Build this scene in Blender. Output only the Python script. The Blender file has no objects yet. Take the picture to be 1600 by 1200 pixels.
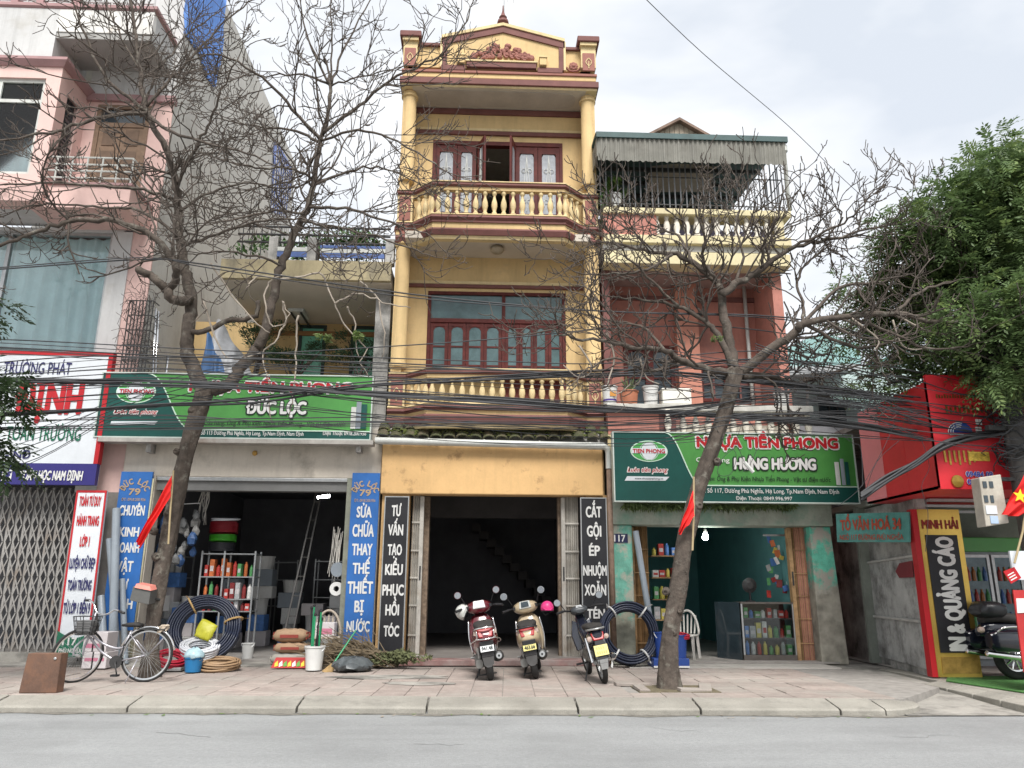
import bpy, math, random
import numpy as np
from mathutils import Vector, Matrix
random.seed(7); np.random.seed(7)
SC = bpy.context.scene
COL = SC.collection
R = math.radians

# ---------------------------------------------------------------- camera
CAM = Vector((0, -14.4, 1.25)); FPX = 1200.0
_ps, _th, _r = R(2.2), R(15.0), .005
FW = Vector((math.sin(_ps)*math.cos(_th), math.cos(_ps)*math.cos(_th), math.sin(_th)))
RT = Vector((math.cos(_ps), -math.sin(_ps), 0)); UP = RT.cross(FW)
RT, UP = RT*math.cos(_r)+UP*math.sin(_r), UP*math.cos(_r)-RT*math.sin(_r)
cd = bpy.data.cameras.new('camera'); cd.sensor_width = 36; cd.lens = 36*FPX/1600; cd.clip_end = 2000
cam = bpy.data.objects.new('camera', cd); COL.objects.link(cam)
M = Matrix((RT, UP, -FW)).transposed().to_4x4(); M.translation = CAM
cam.matrix_world = M; SC.camera = cam

# ---------------------------------------------------------------- overcast sky
wd = bpy.data.worlds.new('World'); SC.world = wd; wd.use_nodes = True
wt = wd.node_tree; bg = wt.nodes['Background']
SUN_EL, SUN_AZ = R(54), R(176)
sky = wt.nodes.new('ShaderNodeTexSky'); sky.sky_type = 'NISHITA'; sky.sun_disc = False
sky.sun_elevation = SUN_EL; sky.sun_rotation = SUN_AZ
tc = wt.nodes.new('ShaderNodeTexCoord'); mp = wt.nodes.new('ShaderNodeMapping'); mp.inputs['Scale'].default_value = (1, 1, 2.2)
ns = wt.nodes.new('ShaderNodeTexNoise'); ns.inputs['Scale'].default_value = 2.4; ns.inputs['Detail'].default_value = 5; ns.inputs['Distortion'].default_value = .3
cr = wt.nodes.new('ShaderNodeValToRGB')
cr.color_ramp.elements[0].position = .36; cr.color_ramp.elements[0].color = (.66, .705, .77, 1)
cr.color_ramp.elements[1].position = .62; cr.color_ramp.elements[1].color = (1, 1, 1.0, 1)
sc_ = wt.nodes.new('ShaderNodeVectorMath'); sc_.operation = 'SCALE'; sc_.inputs['Scale'].default_value = 3.2
mx = wt.nodes.new('ShaderNodeMix'); mx.data_type = 'RGBA'; mx.inputs['Factor'].default_value = .96
L = wt.links.new
L(tc.outputs['Generated'], mp.inputs[0]); L(mp.outputs[0], ns.inputs['Vector']); L(ns.outputs[0], cr.inputs[0])
L(cr.outputs[0], sc_.inputs[0]); L(sky.outputs[0], mx.inputs[6]); L(sc_.outputs[0], mx.inputs[7]); L(mx.outputs[2], bg.inputs[0])
bg.inputs['Strength'].default_value = .1
sl = bpy.data.lights.new('sun', 'SUN'); sl.energy = 1.5; sl.angle = R(24); sl.color = (1, .97, .93)
so = bpy.data.objects.new('sun', sl); COL.objects.link(so); so.location = (0, -30, 40)
sd = Vector((math.sin(SUN_AZ)*math.cos(SUN_EL), math.cos(SUN_AZ)*math.cos(SUN_EL), math.sin(SUN_EL)))
so.rotation_euler = (-sd).to_track_quat('-Z', 'Y').to_euler()
vs = SC.view_settings; vs.view_transform = 'Standard'; vs.look = 'None'; vs.gamma = 1; vs.use_curve_mapping = False; vs.exposure = 1.9

# ---------------------------------------------------------------- helpers: a photograph point on the plane Y = const
def ray(x, y): return FW + RT*((x-800)/FPX) - UP*((y-600)/FPX)
def at(x, y, Y):
    d = ray(x, y); return CAM + d*((Y-CAM.y)/d.y)
def atz(x, y, Z=0):
    d = ray(x, y); return CAM + d*((Z-CAM.z)/d.z)
def atx(x, y, X):
    d = ray(x, y); return CAM + d*((X-CAM.x)/d.x)
def hz(y, Y, x=780): return at(x, y, Y).z
def wx(x, Y, y=700): return at(x, y, Y).x

class MB:
    def __init__(s): s.v = []; s.f = []
    def add(s, vs, fs):
        o = len(s.v); s.v += [tuple(v) for v in vs]; s.f += [tuple(i+o for i in f) for f in fs]; return s
    def box(s, x0, x1, y0, y1, z0, z1):
        x0, x1 = min(x0, x1), max(x0, x1); y0, y1 = min(y0, y1), max(y0, y1); z0, z1 = min(z0, z1), max(z0, z1)
        return s.add([(x0,y0,z0),(x1,y0,z0),(x1,y1,z0),(x0,y1,z0),(x0,y0,z1),(x1,y0,z1),(x1,y1,z1),(x0,y1,z1)],
                     [(0,3,2,1),(4,5,6,7),(0,1,5,4),(1,2,6,5),(2,3,7,6),(3,0,4,7)])
    def obox(s, c, size, rot=(0,0,0)):
        m = (Matrix.Rotation(rot[2],3,'Z') @ Matrix.Rotation(rot[1],3,'Y') @ Matrix.Rotation(rot[0],3,'X'))
        hx, hy, hz_ = size[0]/2, size[1]/2, size[2]/2; c = Vector(c)
        vs = [c + m @ Vector(p) for p in [(-hx,-hy,-hz_),(hx,-hy,-hz_),(hx,hy,-hz_),(-hx,hy,-hz_),(-hx,-hy,hz_),(hx,-hy,hz_),(hx,hy,hz_),(-hx,hy,hz_)]]
        return s.add(vs, [(0,3,2,1),(4,5,6,7),(0,1,5,4),(1,2,6,5),(2,3,7,6),(3,0,4,7)])
    def pbox(s, xl, xr, yt, yb, Y0, Y1):       # a box whose front face covers a photograph rectangle at depth Y0
        a, b, c, d = at(xl,yt,Y0), at(xr,yt,Y0), at(xl,yb,Y0), at(xr,yb,Y0)
        return s.box((a.x+c.x)/2, (b.x+d.x)/2, Y0, Y1, (c.z+d.z)/2, (a.z+b.z)/2)
    def tube(s, pts, rad, n=6, cap=True, closed=False):
        pts = [Vector(p) for p in pts]; k = len(pts)
        if not hasattr(rad, '__len__'): rad = [rad]*k
        ref = None; rings = []
        for i in range(k):
            if closed: t = pts[(i+1) % k]-pts[i-1]
            else: t = pts[min(i+1, k-1)]-pts[max(i-1, 0)]
            if t.length < 1e-9: t = Vector((0,0,1))
            t.normalize()
            if ref is None: ref = t.orthogonal().normalized()
            ref = ref - t*ref.dot(t)
            if ref.length < 1e-6: ref = t.orthogonal()
            ref.normalize(); b = t.cross(ref)
            rings.append([pts[i]+(ref*math.cos(2*math.pi*j/n)+b*math.sin(2*math.pi*j/n))*rad[i] for j in range(n)])
        vs = [v for r in rings for v in r]; fs = []
        for i in range(k if closed else k-1):
            i2 = (i+1) % k
            for j in range(n):
                a, b2 = i*n+j, i*n+(j+1) % n; c, d = i2*n+(j+1) % n, i2*n+j
                fs.append((a, b2, c, d))
        if cap and not closed:
            fs.append(tuple(range(n-1, -1, -1))); fs.append(tuple((k-1)*n+j for j in range(n)))
        return s.add(vs, fs)
    def lathe(s, prof, c=(0,0,0), n=12, cap=True, axis=None):
        c = Vector(c); q = Matrix.Identity(3)
        if axis is not None: q = Vector((0,0,1)).rotation_difference(Vector(axis)).to_matrix()
        vs = [c + q @ Vector((r*math.cos(2*math.pi*j/n), r*math.sin(2*math.pi*j/n), z)) for r, z in prof for j in range(n)]
        fs = [(i*n+j, i*n+(j+1) % n, (i+1)*n+(j+1) % n, (i+1)*n+j) for i in range(len(prof)-1) for j in range(n)]
        if cap: fs += [tuple(range(n-1, -1, -1)), tuple((len(prof)-1)*n+j for j in range(n))]
        return s.add(vs, fs)
    def prism(s, poly, d):                      # poly: 3D points in order, extruded by vector d
        d = Vector(d); k = len(poly); vs = [Vector(p) for p in poly] + [Vector(p)+d for p in poly]
        return s.add(vs, [tuple(range(k)), tuple(range(2*k-1, k-1, -1))] + [(i, i+k, (i+1) % k+k, (i+1) % k) for i in range(k)])
    def sweep(s, path, prof):                   # path: (x,y) polyline; prof: closed (out, z); out is to the right of travel
        k = len(path); nn = []
        for i in range(k):
            ns_ = []
            for a, b in ((i-1, i), (i, i+1)):
                if a < 0 or b >= k: continue
                d = Vector((path[b][0]-path[a][0], path[b][1]-path[a][1])).normalized(); ns_.append(Vector((d.y, -d.x)))
            m = ns_[0] if len(ns_) == 1 else (ns_[0]+ns_[1])
            m = m.normalized(); m = m/max(.3, m.dot(ns_[0])); nn.append(m)
        n = len(prof); vs = [(path[i][0]+nn[i].x*o, path[i][1]+nn[i].y*o, z) for i in range(k) for o, z in prof]
        fs = [(i*n+j, i*n+(j+1) % n, (i+1)*n+(j+1) % n, (i+1)*n+j) for i in range(k-1) for j in range(n)]
        fs += [tuple(range(n-1, -1, -1)), tuple((k-1)*n+j for j in range(n))]
        return s.add(vs, fs)
    def quad(s, a, b, c, d): return s.add([a, b, c, d], [(0,1,2,3)])
    def mesh(s, name):
        me = bpy.data.meshes.new(name); me.from_pydata(s.v, [], s.f); me.update(); return me
    def build(s, name, mat, parent=None, smooth=False, bevel=0, fix=True):
        me = s.mesh(name)
        if fix:
            import bmesh
            b = bmesh.new(); b.from_mesh(me); bmesh.ops.recalc_face_normals(b, faces=b.faces); b.to_mesh(me); b.free()
        return link(name, me, mat, parent, smooth, bevel)

def wloc(o):
    l = Vector((0,0,0))
    while o is not None: l += o.location; o = o.parent
    return l
def link(name, me, mat, parent=None, smooth=False, bevel=0):
    o = bpy.data.objects.new(name, me); COL.objects.link(o)
    if mat is not None and not me.materials: me.materials.append(mat)
    if parent is not None: o.parent = parent; o.location = -wloc(parent)
    if smooth is not False:
        for p in me.polygons: p.use_smooth = True
        if smooth is not True:
            me.set_sharp_from_angle(angle=R(smooth))
    if bevel:
        m = o.modifiers.new('bevel', 'BEVEL'); m.width = bevel; m.segments = 2; m.limit_method = 'ANGLE'; m.angle_limit = R(40)
    return o
def thing(name, label, cat, loc=(0,0,0), group=None):
    o = bpy.data.objects.new(name, None); COL.objects.link(o); o.location = loc; o.empty_display_size = .1
    return tag(o, label, cat, group)
def tag(o, label, cat, group=None):
    o['label'] = label; o['category'] = cat
    if group: o['group'] = group
    return o
def struct(o): o['kind'] = 'structure'; return o
def stuff(o): o['kind'] = 'stuff'; return o
def copy_tree(o, parent=None):
    c = o.copy(); COL.objects.link(c); c.parent = parent
    for ch in list(o.children): copy_tree(ch, c)
    return c
def piece(me, name, mat, parent, loc, rot=(0,0,0), scale=(1,1,1)):   # an object that shares its mesh with alike pieces
    o = bpy.data.objects.new(name, me); COL.objects.link(o)
    if mat is not None and not me.materials: me.materials.append(mat)
    o.parent = parent; o.location = Vector(loc)-wloc(parent); o.rotation_euler = rot; o.scale = scale
    return o

_tc = {}
def _text_mesh(body, off, shear=0, font_sp=1.0):
    k = (body, off, shear, font_sp)
    if k in _tc: return _tc[k].copy()
    c = bpy.data.curves.new('lettering', 'FONT'); c.body = body; c.offset = off; c.resolution_u = 3; c.shear = shear; c.space_character = font_sp
    c.fill_mode = 'FRONT'
    hb_ = {'Ơ':'O','Ớ':'Ó','Ờ':'Ò','Ở':'Ỏ','Ỡ':'Õ','Ợ':'Ọ','ơ':'o','ớ':'ó','ờ':'ò'}; out = ''; kn = []
    for ch in body:
        if ch in hb_: kn.append(len(out)); out += hb_[ch]+"'"
        else: out += ch
    c.body = out
    for i in kn: c.body_format[i].kerning = -4.5; c.body_format[i+1].kerning = -2.0
    o = bpy.data.objects.new('lettering', c); COL.objects.link(o)
    dg = bpy.context.evaluated_depsgraph_get(); me = bpy.data.meshes.new_from_object(o.evaluated_get(dg))
    bpy.data.objects.remove(o); _tc[k] = me
    me.materials.clear()
    return me.copy()
_caph = {}
def lettering(body, mat, parent, p00, right, upv, w, h, off=.02, shear=0, align='L', sp=1.0, fit=True, name='lettering'):
    """text with capitals h high, stretched to width w, lower-left corner p00, along unit vectors right / upv"""
    me0 = _text_mesh(body, 0, shear, sp)
    if 0 not in _caph:
        hm = _text_mesh('H', 0); ys = [v.co.y for v in hm.vertices]; _caph[0] = (min(ys), max(ys)-min(ys))
    y0, ch = _caph[0]
    xs = [v.co.x for v in me0.vertices]; x0, x1 = min(xs), max(xs)
    sy = h/ch; sx = w/(x1-x0) if fit else sy
    sh = [(0,0)] if off <= 0 else [(off*1.1*math.cos(q), off*1.1*math.sin(q)) for q in ([k*math.pi/3 for k in range(6)] if off > .018 else (.8, 3.94))]
    nv = len(me0.vertices); vv = []; ff = []; polys = [tuple(p.vertices) for p in me0.polygons]; rx = min(1.6, max(.7, sy/sx))
    for k, (dx, dy) in enumerate(sh):
        vv += [(v.co.x+dx*rx, v.co.y+dy, .0004*k) for v in me0.vertices]; ff += [tuple(i+k*nv for i in p) for p in polys]
    me = bpy.data.meshes.new('lettering'); me.from_pydata(vv, [], ff); bpy.data.meshes.remove(me0)
    nrm_ = Vector(right).cross(Vector(upv))
    p00, right, upv = Vector(p00), Vector(right), Vector(upv)
    b = wloc(parent)
    for v in me.vertices: v.co = p00 + right*((v.co.x-x0)*sx) + upv*((v.co.y-y0)*sy) + nrm_*v.co.z - b
    o = bpy.data.objects.new(name, me); COL.objects.link(o); me.materials.append(mat); o.parent = parent
    return o
def ptext(body, mat, parent, xl, xr, yt, yb, Y, off=.02, shear=0, name='lettering'):
    a, b = at(xl, yb, Y), at(xr, yb, Y); t = at((xl+xr)/2, yt, Y)
    z = (a.z+b.z)/2
    return lettering(body, mat, parent, (a.x, Y, z), (1,0,0), (0,0,1), b.x-a.x, t.z-z, off, shear, name=name)

# ---------------------------------------------------------------- materials
MATS = {}
def lin(c):
    if isinstance(c, str):
        c = c.lstrip('#'); c = [int(c[i:i+2], 16)/255 for i in (0, 2, 4)]
        return tuple(x/12.92 if x <= .04045 else ((x+.055)/1.055)**2.4 for x in c)
    return tuple(c)
def mat(name, col, rough=.75, var=.18, scale=2.5, bump=.15, bscale=60, metal=0, dirt=None, dirt_amt=.45, dirt_scale=1.3, streak=0, spec=.4, rnd=0, alpha=None, trans=0, emit=None, es=0, coat=0, hard=0):
    if name in MATS: return MATS[name]
    m = bpy.data.materials.new(name); m.use_nodes = True; nt = m.node_tree; N = nt.nodes.new; K = nt.links.new
    bs = nt.nodes['Principled BSDF']; col = lin(col)
    bs.inputs['Roughness'].default_value = rough; bs.inputs['Metallic'].default_value = metal
    bs.inputs['Specular IOR Level'].default_value = spec
    if coat: bs.inputs['Coat Weight'].default_value = coat; bs.inputs['Coat Roughness'].default_value = .06
    geo = N('ShaderNodeNewGeometry')
    def noise(sc, det=4, sv=None, ro=.6):
        n = N('ShaderNodeTexNoise'); n.inputs['Scale'].default_value = sc; n.inputs['Detail'].default_value = det; n.inputs['Roughness'].default_value = ro
        if sv:
            q = N('ShaderNodeMapping'); q.inputs['Scale'].default_value = sv; K(geo.outputs['Position'], q.inputs[0]); K(q.outputs[0], n.inputs['Vector'])
        else: K(geo.outputs['Position'], n.inputs['Vector'])
        return n
    def mix(fac, a, b):
        q = N('ShaderNodeMix'); q.data_type = 'RGBA'
        if isinstance(fac, (int, float)): q.inputs['Factor'].default_value = fac
        else: K(fac, q.inputs['Factor'])
        for i, v in ((6, a), (7, b)):
            if isinstance(v, tuple): q.inputs[i].default_value = (*v[:3], 1)
            else: K(v, q.inputs[i])
        return q.outputs[2]
    def ramp(x, a, b):
        q = N('ShaderNodeMapRange'); q.inputs[1].default_value = a; q.inputs[2].default_value = b; K(x, q.inputs[0]); return q.outputs[0]
    n1 = noise(scale)
    c = mix(ramp(n1.outputs[0], .3, .7), tuple(x*(1-var) for x in col), tuple(min(1, x*(1+var)) for x in col))
    if rnd:
        oi = N('ShaderNodeObjectInfo'); mr = N('ShaderNodeMapRange'); mr.inputs[3].default_value = 1-rnd; mr.inputs[4].default_value = 1+rnd
        K(oi.outputs['Random'], mr.inputs[0]); q = N('ShaderNodeVectorMath'); q.operation = 'SCALE'; K(c, q.inputs[0]); K(mr.outputs[0], q.inputs['Scale']); c = q.outputs[0]
    if var > .04:
        n3 = noise(scale*9+4, 6, None, .75); f3 = ramp(n3.outputs[0], .25, .75); q = N('ShaderNodeMapRange'); q.inputs[3].default_value = 1-var*.55; q.inputs[4].default_value = 1+var*.55; K(f3, q.inputs[0]); sv_ = N('ShaderNodeVectorMath'); sv_.operation = 'SCALE'; K(c, sv_.inputs[0]); K(q.outputs[0], sv_.inputs['Scale']); c = sv_.outputs[0]
    if dirt is not None:
        d = noise(dirt_scale, 8, None, .68); c = mix(ramp(d.outputs[0], .62-dirt_amt*.35, .82-dirt_amt*.2-hard*.17), c, lin(dirt))
    if streak:
        d = noise(3.2, 5, (2.2, 2.2, .16), .7); f = ramp(d.outputs[0], .5, .8)
        q = N('ShaderNodeMath'); q.operation = 'MULTIPLY'; q.inputs[1].default_value = streak; K(f, q.inputs[0])
        c = mix(q.outputs[0], c, tuple(x*.35+.01 for x in col))
    K(c, bs.inputs['Base Color'])
    if bump:
        n2 = noise(bscale, 3); bp = N('ShaderNodeBump'); bp.inputs['Strength'].default_value = bump; bp.inputs['Distance'].default_value = .01
        K(n2.outputs[0], bp.inputs['Height']); K(bp.outputs[0], bs.inputs['Normal'])
    if trans: bs.inputs['Transmission Weight'].default_value = trans
    if alpha is not None: bs.inputs['Alpha'].default_value = alpha
    if emit: bs.inputs['Emission Color'].default_value = (*lin(emit), 1); bs.inputs['Emission Strength'].default_value = es
    MATS[name] = m; return m
def plain(name, col, rough=.6, **k): return mat(name, col, rough, var=k.pop('var', .06), bump=k.pop('bump', 0), **k)

m_yel   = mat('yellow_render', (.575,.415,.205), .82, .10, 1.6, .18, 35, streak=.34, dirt=(.44,.33,.19), dirt_amt=.12, dirt_scale=1.8)
m_ora   = mat('orange_render', (.62,.40,.185), .85, .08, 2.0, .25, 18, dirt=(.36,.22,.10), dirt_amt=.13, dirt_scale=3.2, hard=.5, streak=.16)
m_mar   = mat('maroon_paint', (.155,.062,.054), .75, .16, 4, .12, 40, streak=.1)
m_marl  = mat('terracotta_paint', (.27,.112,.088), .78, .12, 6, .1, 50)
m_ltrim = mat('pale_yellow_trim', (.62,.49,.27), .82, .12, 3, .15, 50, streak=.4, dirt=(.34,.28,.18), dirt_amt=.15, dirt_scale=2.5)
m_sof   = mat('soffit_plaster', (.52,.47,.40), .9, .08, 1.5, .1, 30)
m_wood  = mat('dark_red_wood', (.085,.018,.015), .6, .3, 7, .1, 80, spec=.22)
m_pink  = mat('pink_render', (.43,.185,.145), .87, .14, 1.8, .15, 40, streak=.35, dirt=(.27,.14,.12), dirt_amt=.25, dirt_scale=1.4)
m_pinkA = mat('pale_pink_render', (.66,.46,.42), .85, .07, 1.5, .1, 40, streak=.12)
m_mauve = mat('mauve_trim', (.36,.22,.22), .8, .1, 3, .1, 40, streak=.15)
m_white = mat('white_render', (.52,.52,.515), .88, .08, 1.2, .15, 40, streak=.35, dirt=(.36,.34,.30), dirt_amt=.2, dirt_scale=.8)
m_conc  = mat('grey_concrete', (.56,.555,.53), .9, .10, .8, .25, 25, streak=.22, dirt=(.33,.32,.30), dirt_amt=.3, dirt_scale=.45)
m_concd = mat('dirty_concrete', (.40,.39,.37), .92, .25, 2.5, .5, 22, dirt=(.075,.075,.07), dirt_amt=.55, dirt_scale=1.5, streak=.6, hard=.35)
m_beige = mat('beige_render', (.55,.50,.43), .88, .10, 1.4, .2, 30, dirt=(.28,.25,.21), dirt_amt=.25, streak=.3)
m_green = mat('flaking_green_render', (.13,.36,.27), .85, .3, 5, .6, 14, dirt=(.36,.345,.30), dirt_amt=.55, dirt_scale=2.4, hard=.9, streak=.35)
m_teal  = mat('teal_interior', (.13,.33,.33), .85, .1, 2, .1, 30)
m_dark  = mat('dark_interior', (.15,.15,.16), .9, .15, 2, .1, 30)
m_grime = mat('grimy_floor', (.30,.28,.26), .8, .18, 2.5, .2, 30, dirt=(.18,.17,.15), dirt_amt=.4)
m_glass = mat('dark_glass', (.035,.05,.06), .08, .2, 3, 0, spec=.7)
m_glass_t = mat('teal_glass', (.07,.12,.125), .12, .25, 4, 0, spec=.6)
m_glass_g = mat('green_glass', (.22,.60,.45), .15, .1, 2, 0, spec=.5)
m_frost = mat('frosted_pane', (.27,.29,.32), .4, .2, 12, .1, 60)
m_iron  = mat('iron_bars', (.05,.05,.05), .55, .2, 10, 0, metal=.3)
m_grey  = mat('galvanised_steel', (.42,.43,.43), .4, .12, 12, .05, 60, metal=.7)
m_chrome = plain('chrome', (.75,.75,.75), .15, metal=1)
m_shut  = mat('weathered_shutter', (.42,.40,.36), .6, .18, 5, .1, 60, dirt=(.22,.17,.12), dirt_amt=.35, dirt_scale=2, rnd=.14)
m_shutg = mat('gate_grey_paint', (.30,.29,.275), .6, .15, 5, .08, 60, dirt=(.16,.11,.07), dirt_amt=.3, dirt_scale=2.5, rnd=.1)
m_brown = mat('brown_shutter', (.36,.225,.11), .65, .25, 5, .15, 40, dirt=(.12,.07,.03), dirt_amt=.4, dirt_scale=4, rnd=.3)
m_bark  = mat('tree_bark', (.082,.066,.054), .95, .4, 9, 1, 30, dirt=(.19,.18,.15), dirt_amt=.22, dirt_scale=6, hard=.5, streak=.35)
m_twig  = mat('twig_bark', (.082,.067,.056), .9, .25, 3, .2, 60)
m_twigp = mat('pale_twig', (.33,.285,.235), .9, .2, 3, .2, 60)
m_cable = mat('black_cable', (.038,.039,.042), .6, .2, 3, 0)
m_tile  = mat('paving_tile', (.32,.268,.24), .85, .16, 6, .4, 90, dirt=(.30,.285,.255), dirt_amt=.5, dirt_scale=.7, rnd=.09)
m_kerb  = mat('kerb_concrete', (.30,.285,.25), .9, .2, 5, .5, 40, dirt=(.19,.18,.155), dirt_amt=.45, dirt_scale=2.5)
m_road  = mat('dusty_asphalt', (.285,.292,.292), .9, .09, 22, .8, 160, dirt=(.225,.23,.23), dirt_amt=.4, dirt_scale=.6, streak=0)
m_ramp  = mat('patched_concrete', (.32,.305,.275), .85, .2, 3, .4, 40, dirt=(.115,.11,.10), dirt_amt=.52, dirt_scale=1.3, hard=.5)
m_soil  = mat('tree_pit_soil', (.13,.11,.07), .95, .35, 14, 1, 40)
m_leaf  = mat('foliage', (.062,.125,.036), .55, .4, 5, 0, spec=.3)
m_leafl = mat('foliage_light', (.115,.19,.045), .55, .3, 5, 0, spec=.3)
m_moss  = mat('mossy_tile', (.065,.07,.035), .95, .4, 7, .6, 30, dirt=(.17,.12,.09), dirt_amt=.4, dirt_scale=3)
m_pvcw  = mat('white_pvc', (.52,.53,.50), .45, .1, 4, .05, 30, streak=.3)
m_pvcg  = mat('grey_pvc', (.24,.275,.31), .38, .08, 3, 0)
m_hose  = mat('navy_pipe', (.016,.022,.045), .38, .2, 8, 0, spec=.5)
m_red   = plain('red_paint', (.52,.018,.02), .5)
m_flag  = mat('red_flag_cloth', (.68,.02,.018), .8, .12, 6, .1, 200)
m_blue  = mat('blue_sign', (.026,.13,.40), .5, .12, 2, .25, 3, streak=.2)
m_black = plain('black_sign', (.016,.016,.019), .5, var=.3, bump=.2, bscale=3)
m_wht   = plain('white_lettering', (.66,.66,.64), .55, streak=.12)
m_lgrn  = plain('light_green_vinyl', (.07,.265,.058), .45, var=.14, scale=.8, streak=.16, bump=.3, bscale=2.2)
m_dgrn  = plain('dark_green_vinyl', (.004,.068,.056), .45, var=.2, scale=.8, streak=.16, bump=.3, bscale=2.2)
m_vred  = plain('red_vinyl', (.42,.012,.018), .45)
m_signw = mat('white_sign_vinyl', (.60,.63,.66), .5, .07, 1, .25, 2.5, streak=.14)
m_navy  = plain('navy_vinyl', (.03,.025,.16), .45)
m_gold  = mat('gold_sheet', (.62,.42,.10), .32, .12, 3, .06, 20, metal=.75)
m_tyre  = mat('tyre_rubber', (.022,.022,.022), .85, .2, 20, .3, 90)
m_blackp = mat('black_plastic', (.02,.02,.022), .5, .2, 10, .08, 120)
m_styro = mat('white_foam', (.78,.77,.70), .8, .05, 5, .1, 80)
m_card  = mat('cardboard', (.42,.30,.19), .85, .1, 5, .1, 50)

def peeling(name, col, bare, zc, spread):
    """old paint above, bare plaster below, with a ragged flaking boundary"""
    m = mat(name, col, .88, .3, 5, .6, 16, dirt=bare, dirt_amt=.40, dirt_scale=3.0, hard=.95, streak=.25); nt = m.node_tree; bs = nt.nodes['Principled BSDF']; N = nt.nodes.new; K = nt.links.new
    src = bs.inputs['Base Color'].links[0].from_socket; g = N('ShaderNodeNewGeometry'); s = N('ShaderNodeSeparateXYZ'); K(g.outputs['Position'], s.inputs[0])
    n = N('ShaderNodeTexNoise'); n.inputs['Scale'].default_value = 3.0; n.inputs['Detail'].default_value = 7; n.inputs['Roughness'].default_value = .65; K(g.outputs['Position'], n.inputs['Vector'])
    a = N('ShaderNodeMath'); a.operation = 'MULTIPLY_ADD'; a.inputs[1].default_value = spread; K(n.outputs[0], a.inputs[0]); K(s.outputs['Z'], a.inputs[2])
    r = N('ShaderNodeMapRange'); r.inputs[1].default_value = zc+spread*.5-.04; r.inputs[2].default_value = zc+spread*.5+.04; K(a.outputs[0], r.inputs[0])
    n2 = N('ShaderNodeTexNoise'); n2.inputs['Scale'].default_value = 5; n2.inputs['Detail'].default_value = 8; K(g.outputs['Position'], n2.inputs['Vector']); cr_ = N('ShaderNodeValToRGB'); cr_.color_ramp.elements[0].position = .3; cr_.color_ramp.elements[1].position = .7
    cr_.color_ramp.elements[0].color = (bare[0]*.5, bare[1]*.5, bare[2]*.48, 1); cr_.color_ramp.elements[1].color = (bare[0]*1.15, bare[1]*1.15, bare[2]*1.1, 1); K(n2.outputs[0], cr_.inputs[0])
    x = N('ShaderNodeMix'); x.data_type = 'RGBA'; K(r.outputs[0], x.inputs['Factor']); K(cr_.outputs[0], x.inputs[6]); K(src, x.inputs[7]); K(x.outputs[2], bs.inputs['Base Color']); return m
m_pier1 = peeling('peeling_green_left', (.14,.36,.28), (.36,.36,.30), .75, 1.6); m_pier2 = peeling('peeling_green_right', (.10,.38,.28), (.33,.31,.27), 1.35, 1.3)

def road_wear(m):
    """long faint wheel-worn streaks and fine aggregate speckle"""
    nt = m.node_tree; bs = nt.nodes['Principled BSDF']; N = nt.nodes.new; K = nt.links.new; src = bs.inputs['Base Color'].links[0].from_socket; g = N('ShaderNodeNewGeometry')
    for sv, sc, lo, hi, det in (((.12,1.6,1),1.0,.86,1.12,5),((1,1,1),240,.72,1.26,2),((1,1,1),.35,.9,1.08,6)):
        q = N('ShaderNodeMapping'); q.inputs['Scale'].default_value = sv; K(g.outputs['Position'], q.inputs[0]); n = N('ShaderNodeTexNoise'); n.inputs['Scale'].default_value = sc; n.inputs['Detail'].default_value = det; K(q.outputs[0], n.inputs['Vector'])
        r = N('ShaderNodeMapRange'); r.inputs[1].default_value = .3; r.inputs[2].default_value = .7; r.inputs[3].default_value = lo; r.inputs[4].default_value = hi; K(n.outputs[0], r.inputs[0])
        v = N('ShaderNodeVectorMath'); v.operation = 'SCALE'; K(src, v.inputs[0]); K(r.outputs[0], v.inputs['Scale']); src = v.outputs[0]
    K(src, bs.inputs['Base Color'])
road_wear(m_road); road_wear(m_kerb); road_wear(m_tile)
# ================================================================ ground, road, kerb, pavement
KS = -.0335
def ky(x): return -4.85 + KS*x                     # the road-side foot of the kerb
g = struct(MB().add([(-300,-300,-.2),(300,-300,-.2),(300,300,-.2),(-300,300,-.2)], [(0,1,2,3)]).build('ground', m_soil))
road = struct(MB().add([(-60,-30,-.14),(60,-30,-.14),(60,-4.2,-.14),(-60,-4.2,-.14)], [(0,1,2,3)]).build('road', m_road))
shade_strip = MB(); gv = []
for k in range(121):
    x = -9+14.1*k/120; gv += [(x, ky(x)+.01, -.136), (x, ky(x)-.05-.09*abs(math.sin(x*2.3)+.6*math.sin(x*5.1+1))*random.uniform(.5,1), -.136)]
shade_strip.add(gv, [(2*k,2*k+1,2*k+3,2*k+2) for k in range(120)]).build('kerb_foot_shade', mat('kerb_foot_shade', (.16,.15,.13), .95, .4, 12, .6, 60), road)  # ragged dark strip: the shadow line at the kerb foot, painted as colour
for (cx0, cy0, n_, an) in ((-3.2,-6.0,9,.1),(1.8,-5.7,8,-.15),(4.1,-6.3,10,.2),(-.6,-6.6,7,.05),(-5.2,-5.5,6,-.1)):
    pts = [(cx0, cy0)]; a_ = an
    for q in range(n_): a_ = an+random.uniform(-.9,.9); pts.append((pts[-1][0]+.08*math.cos(a_), pts[-1][1]+.08*math.sin(a_)))
    MB().add([(x, y+s*.005, -.1365) for x, y in pts for s in (-1,1)], [(2*q,2*q+1,2*q+3,2*q+2) for q in range(n_)]).build('road_crack', mat('crack_dark', (.19,.19,.185), .95), road, fix=False)
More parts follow.
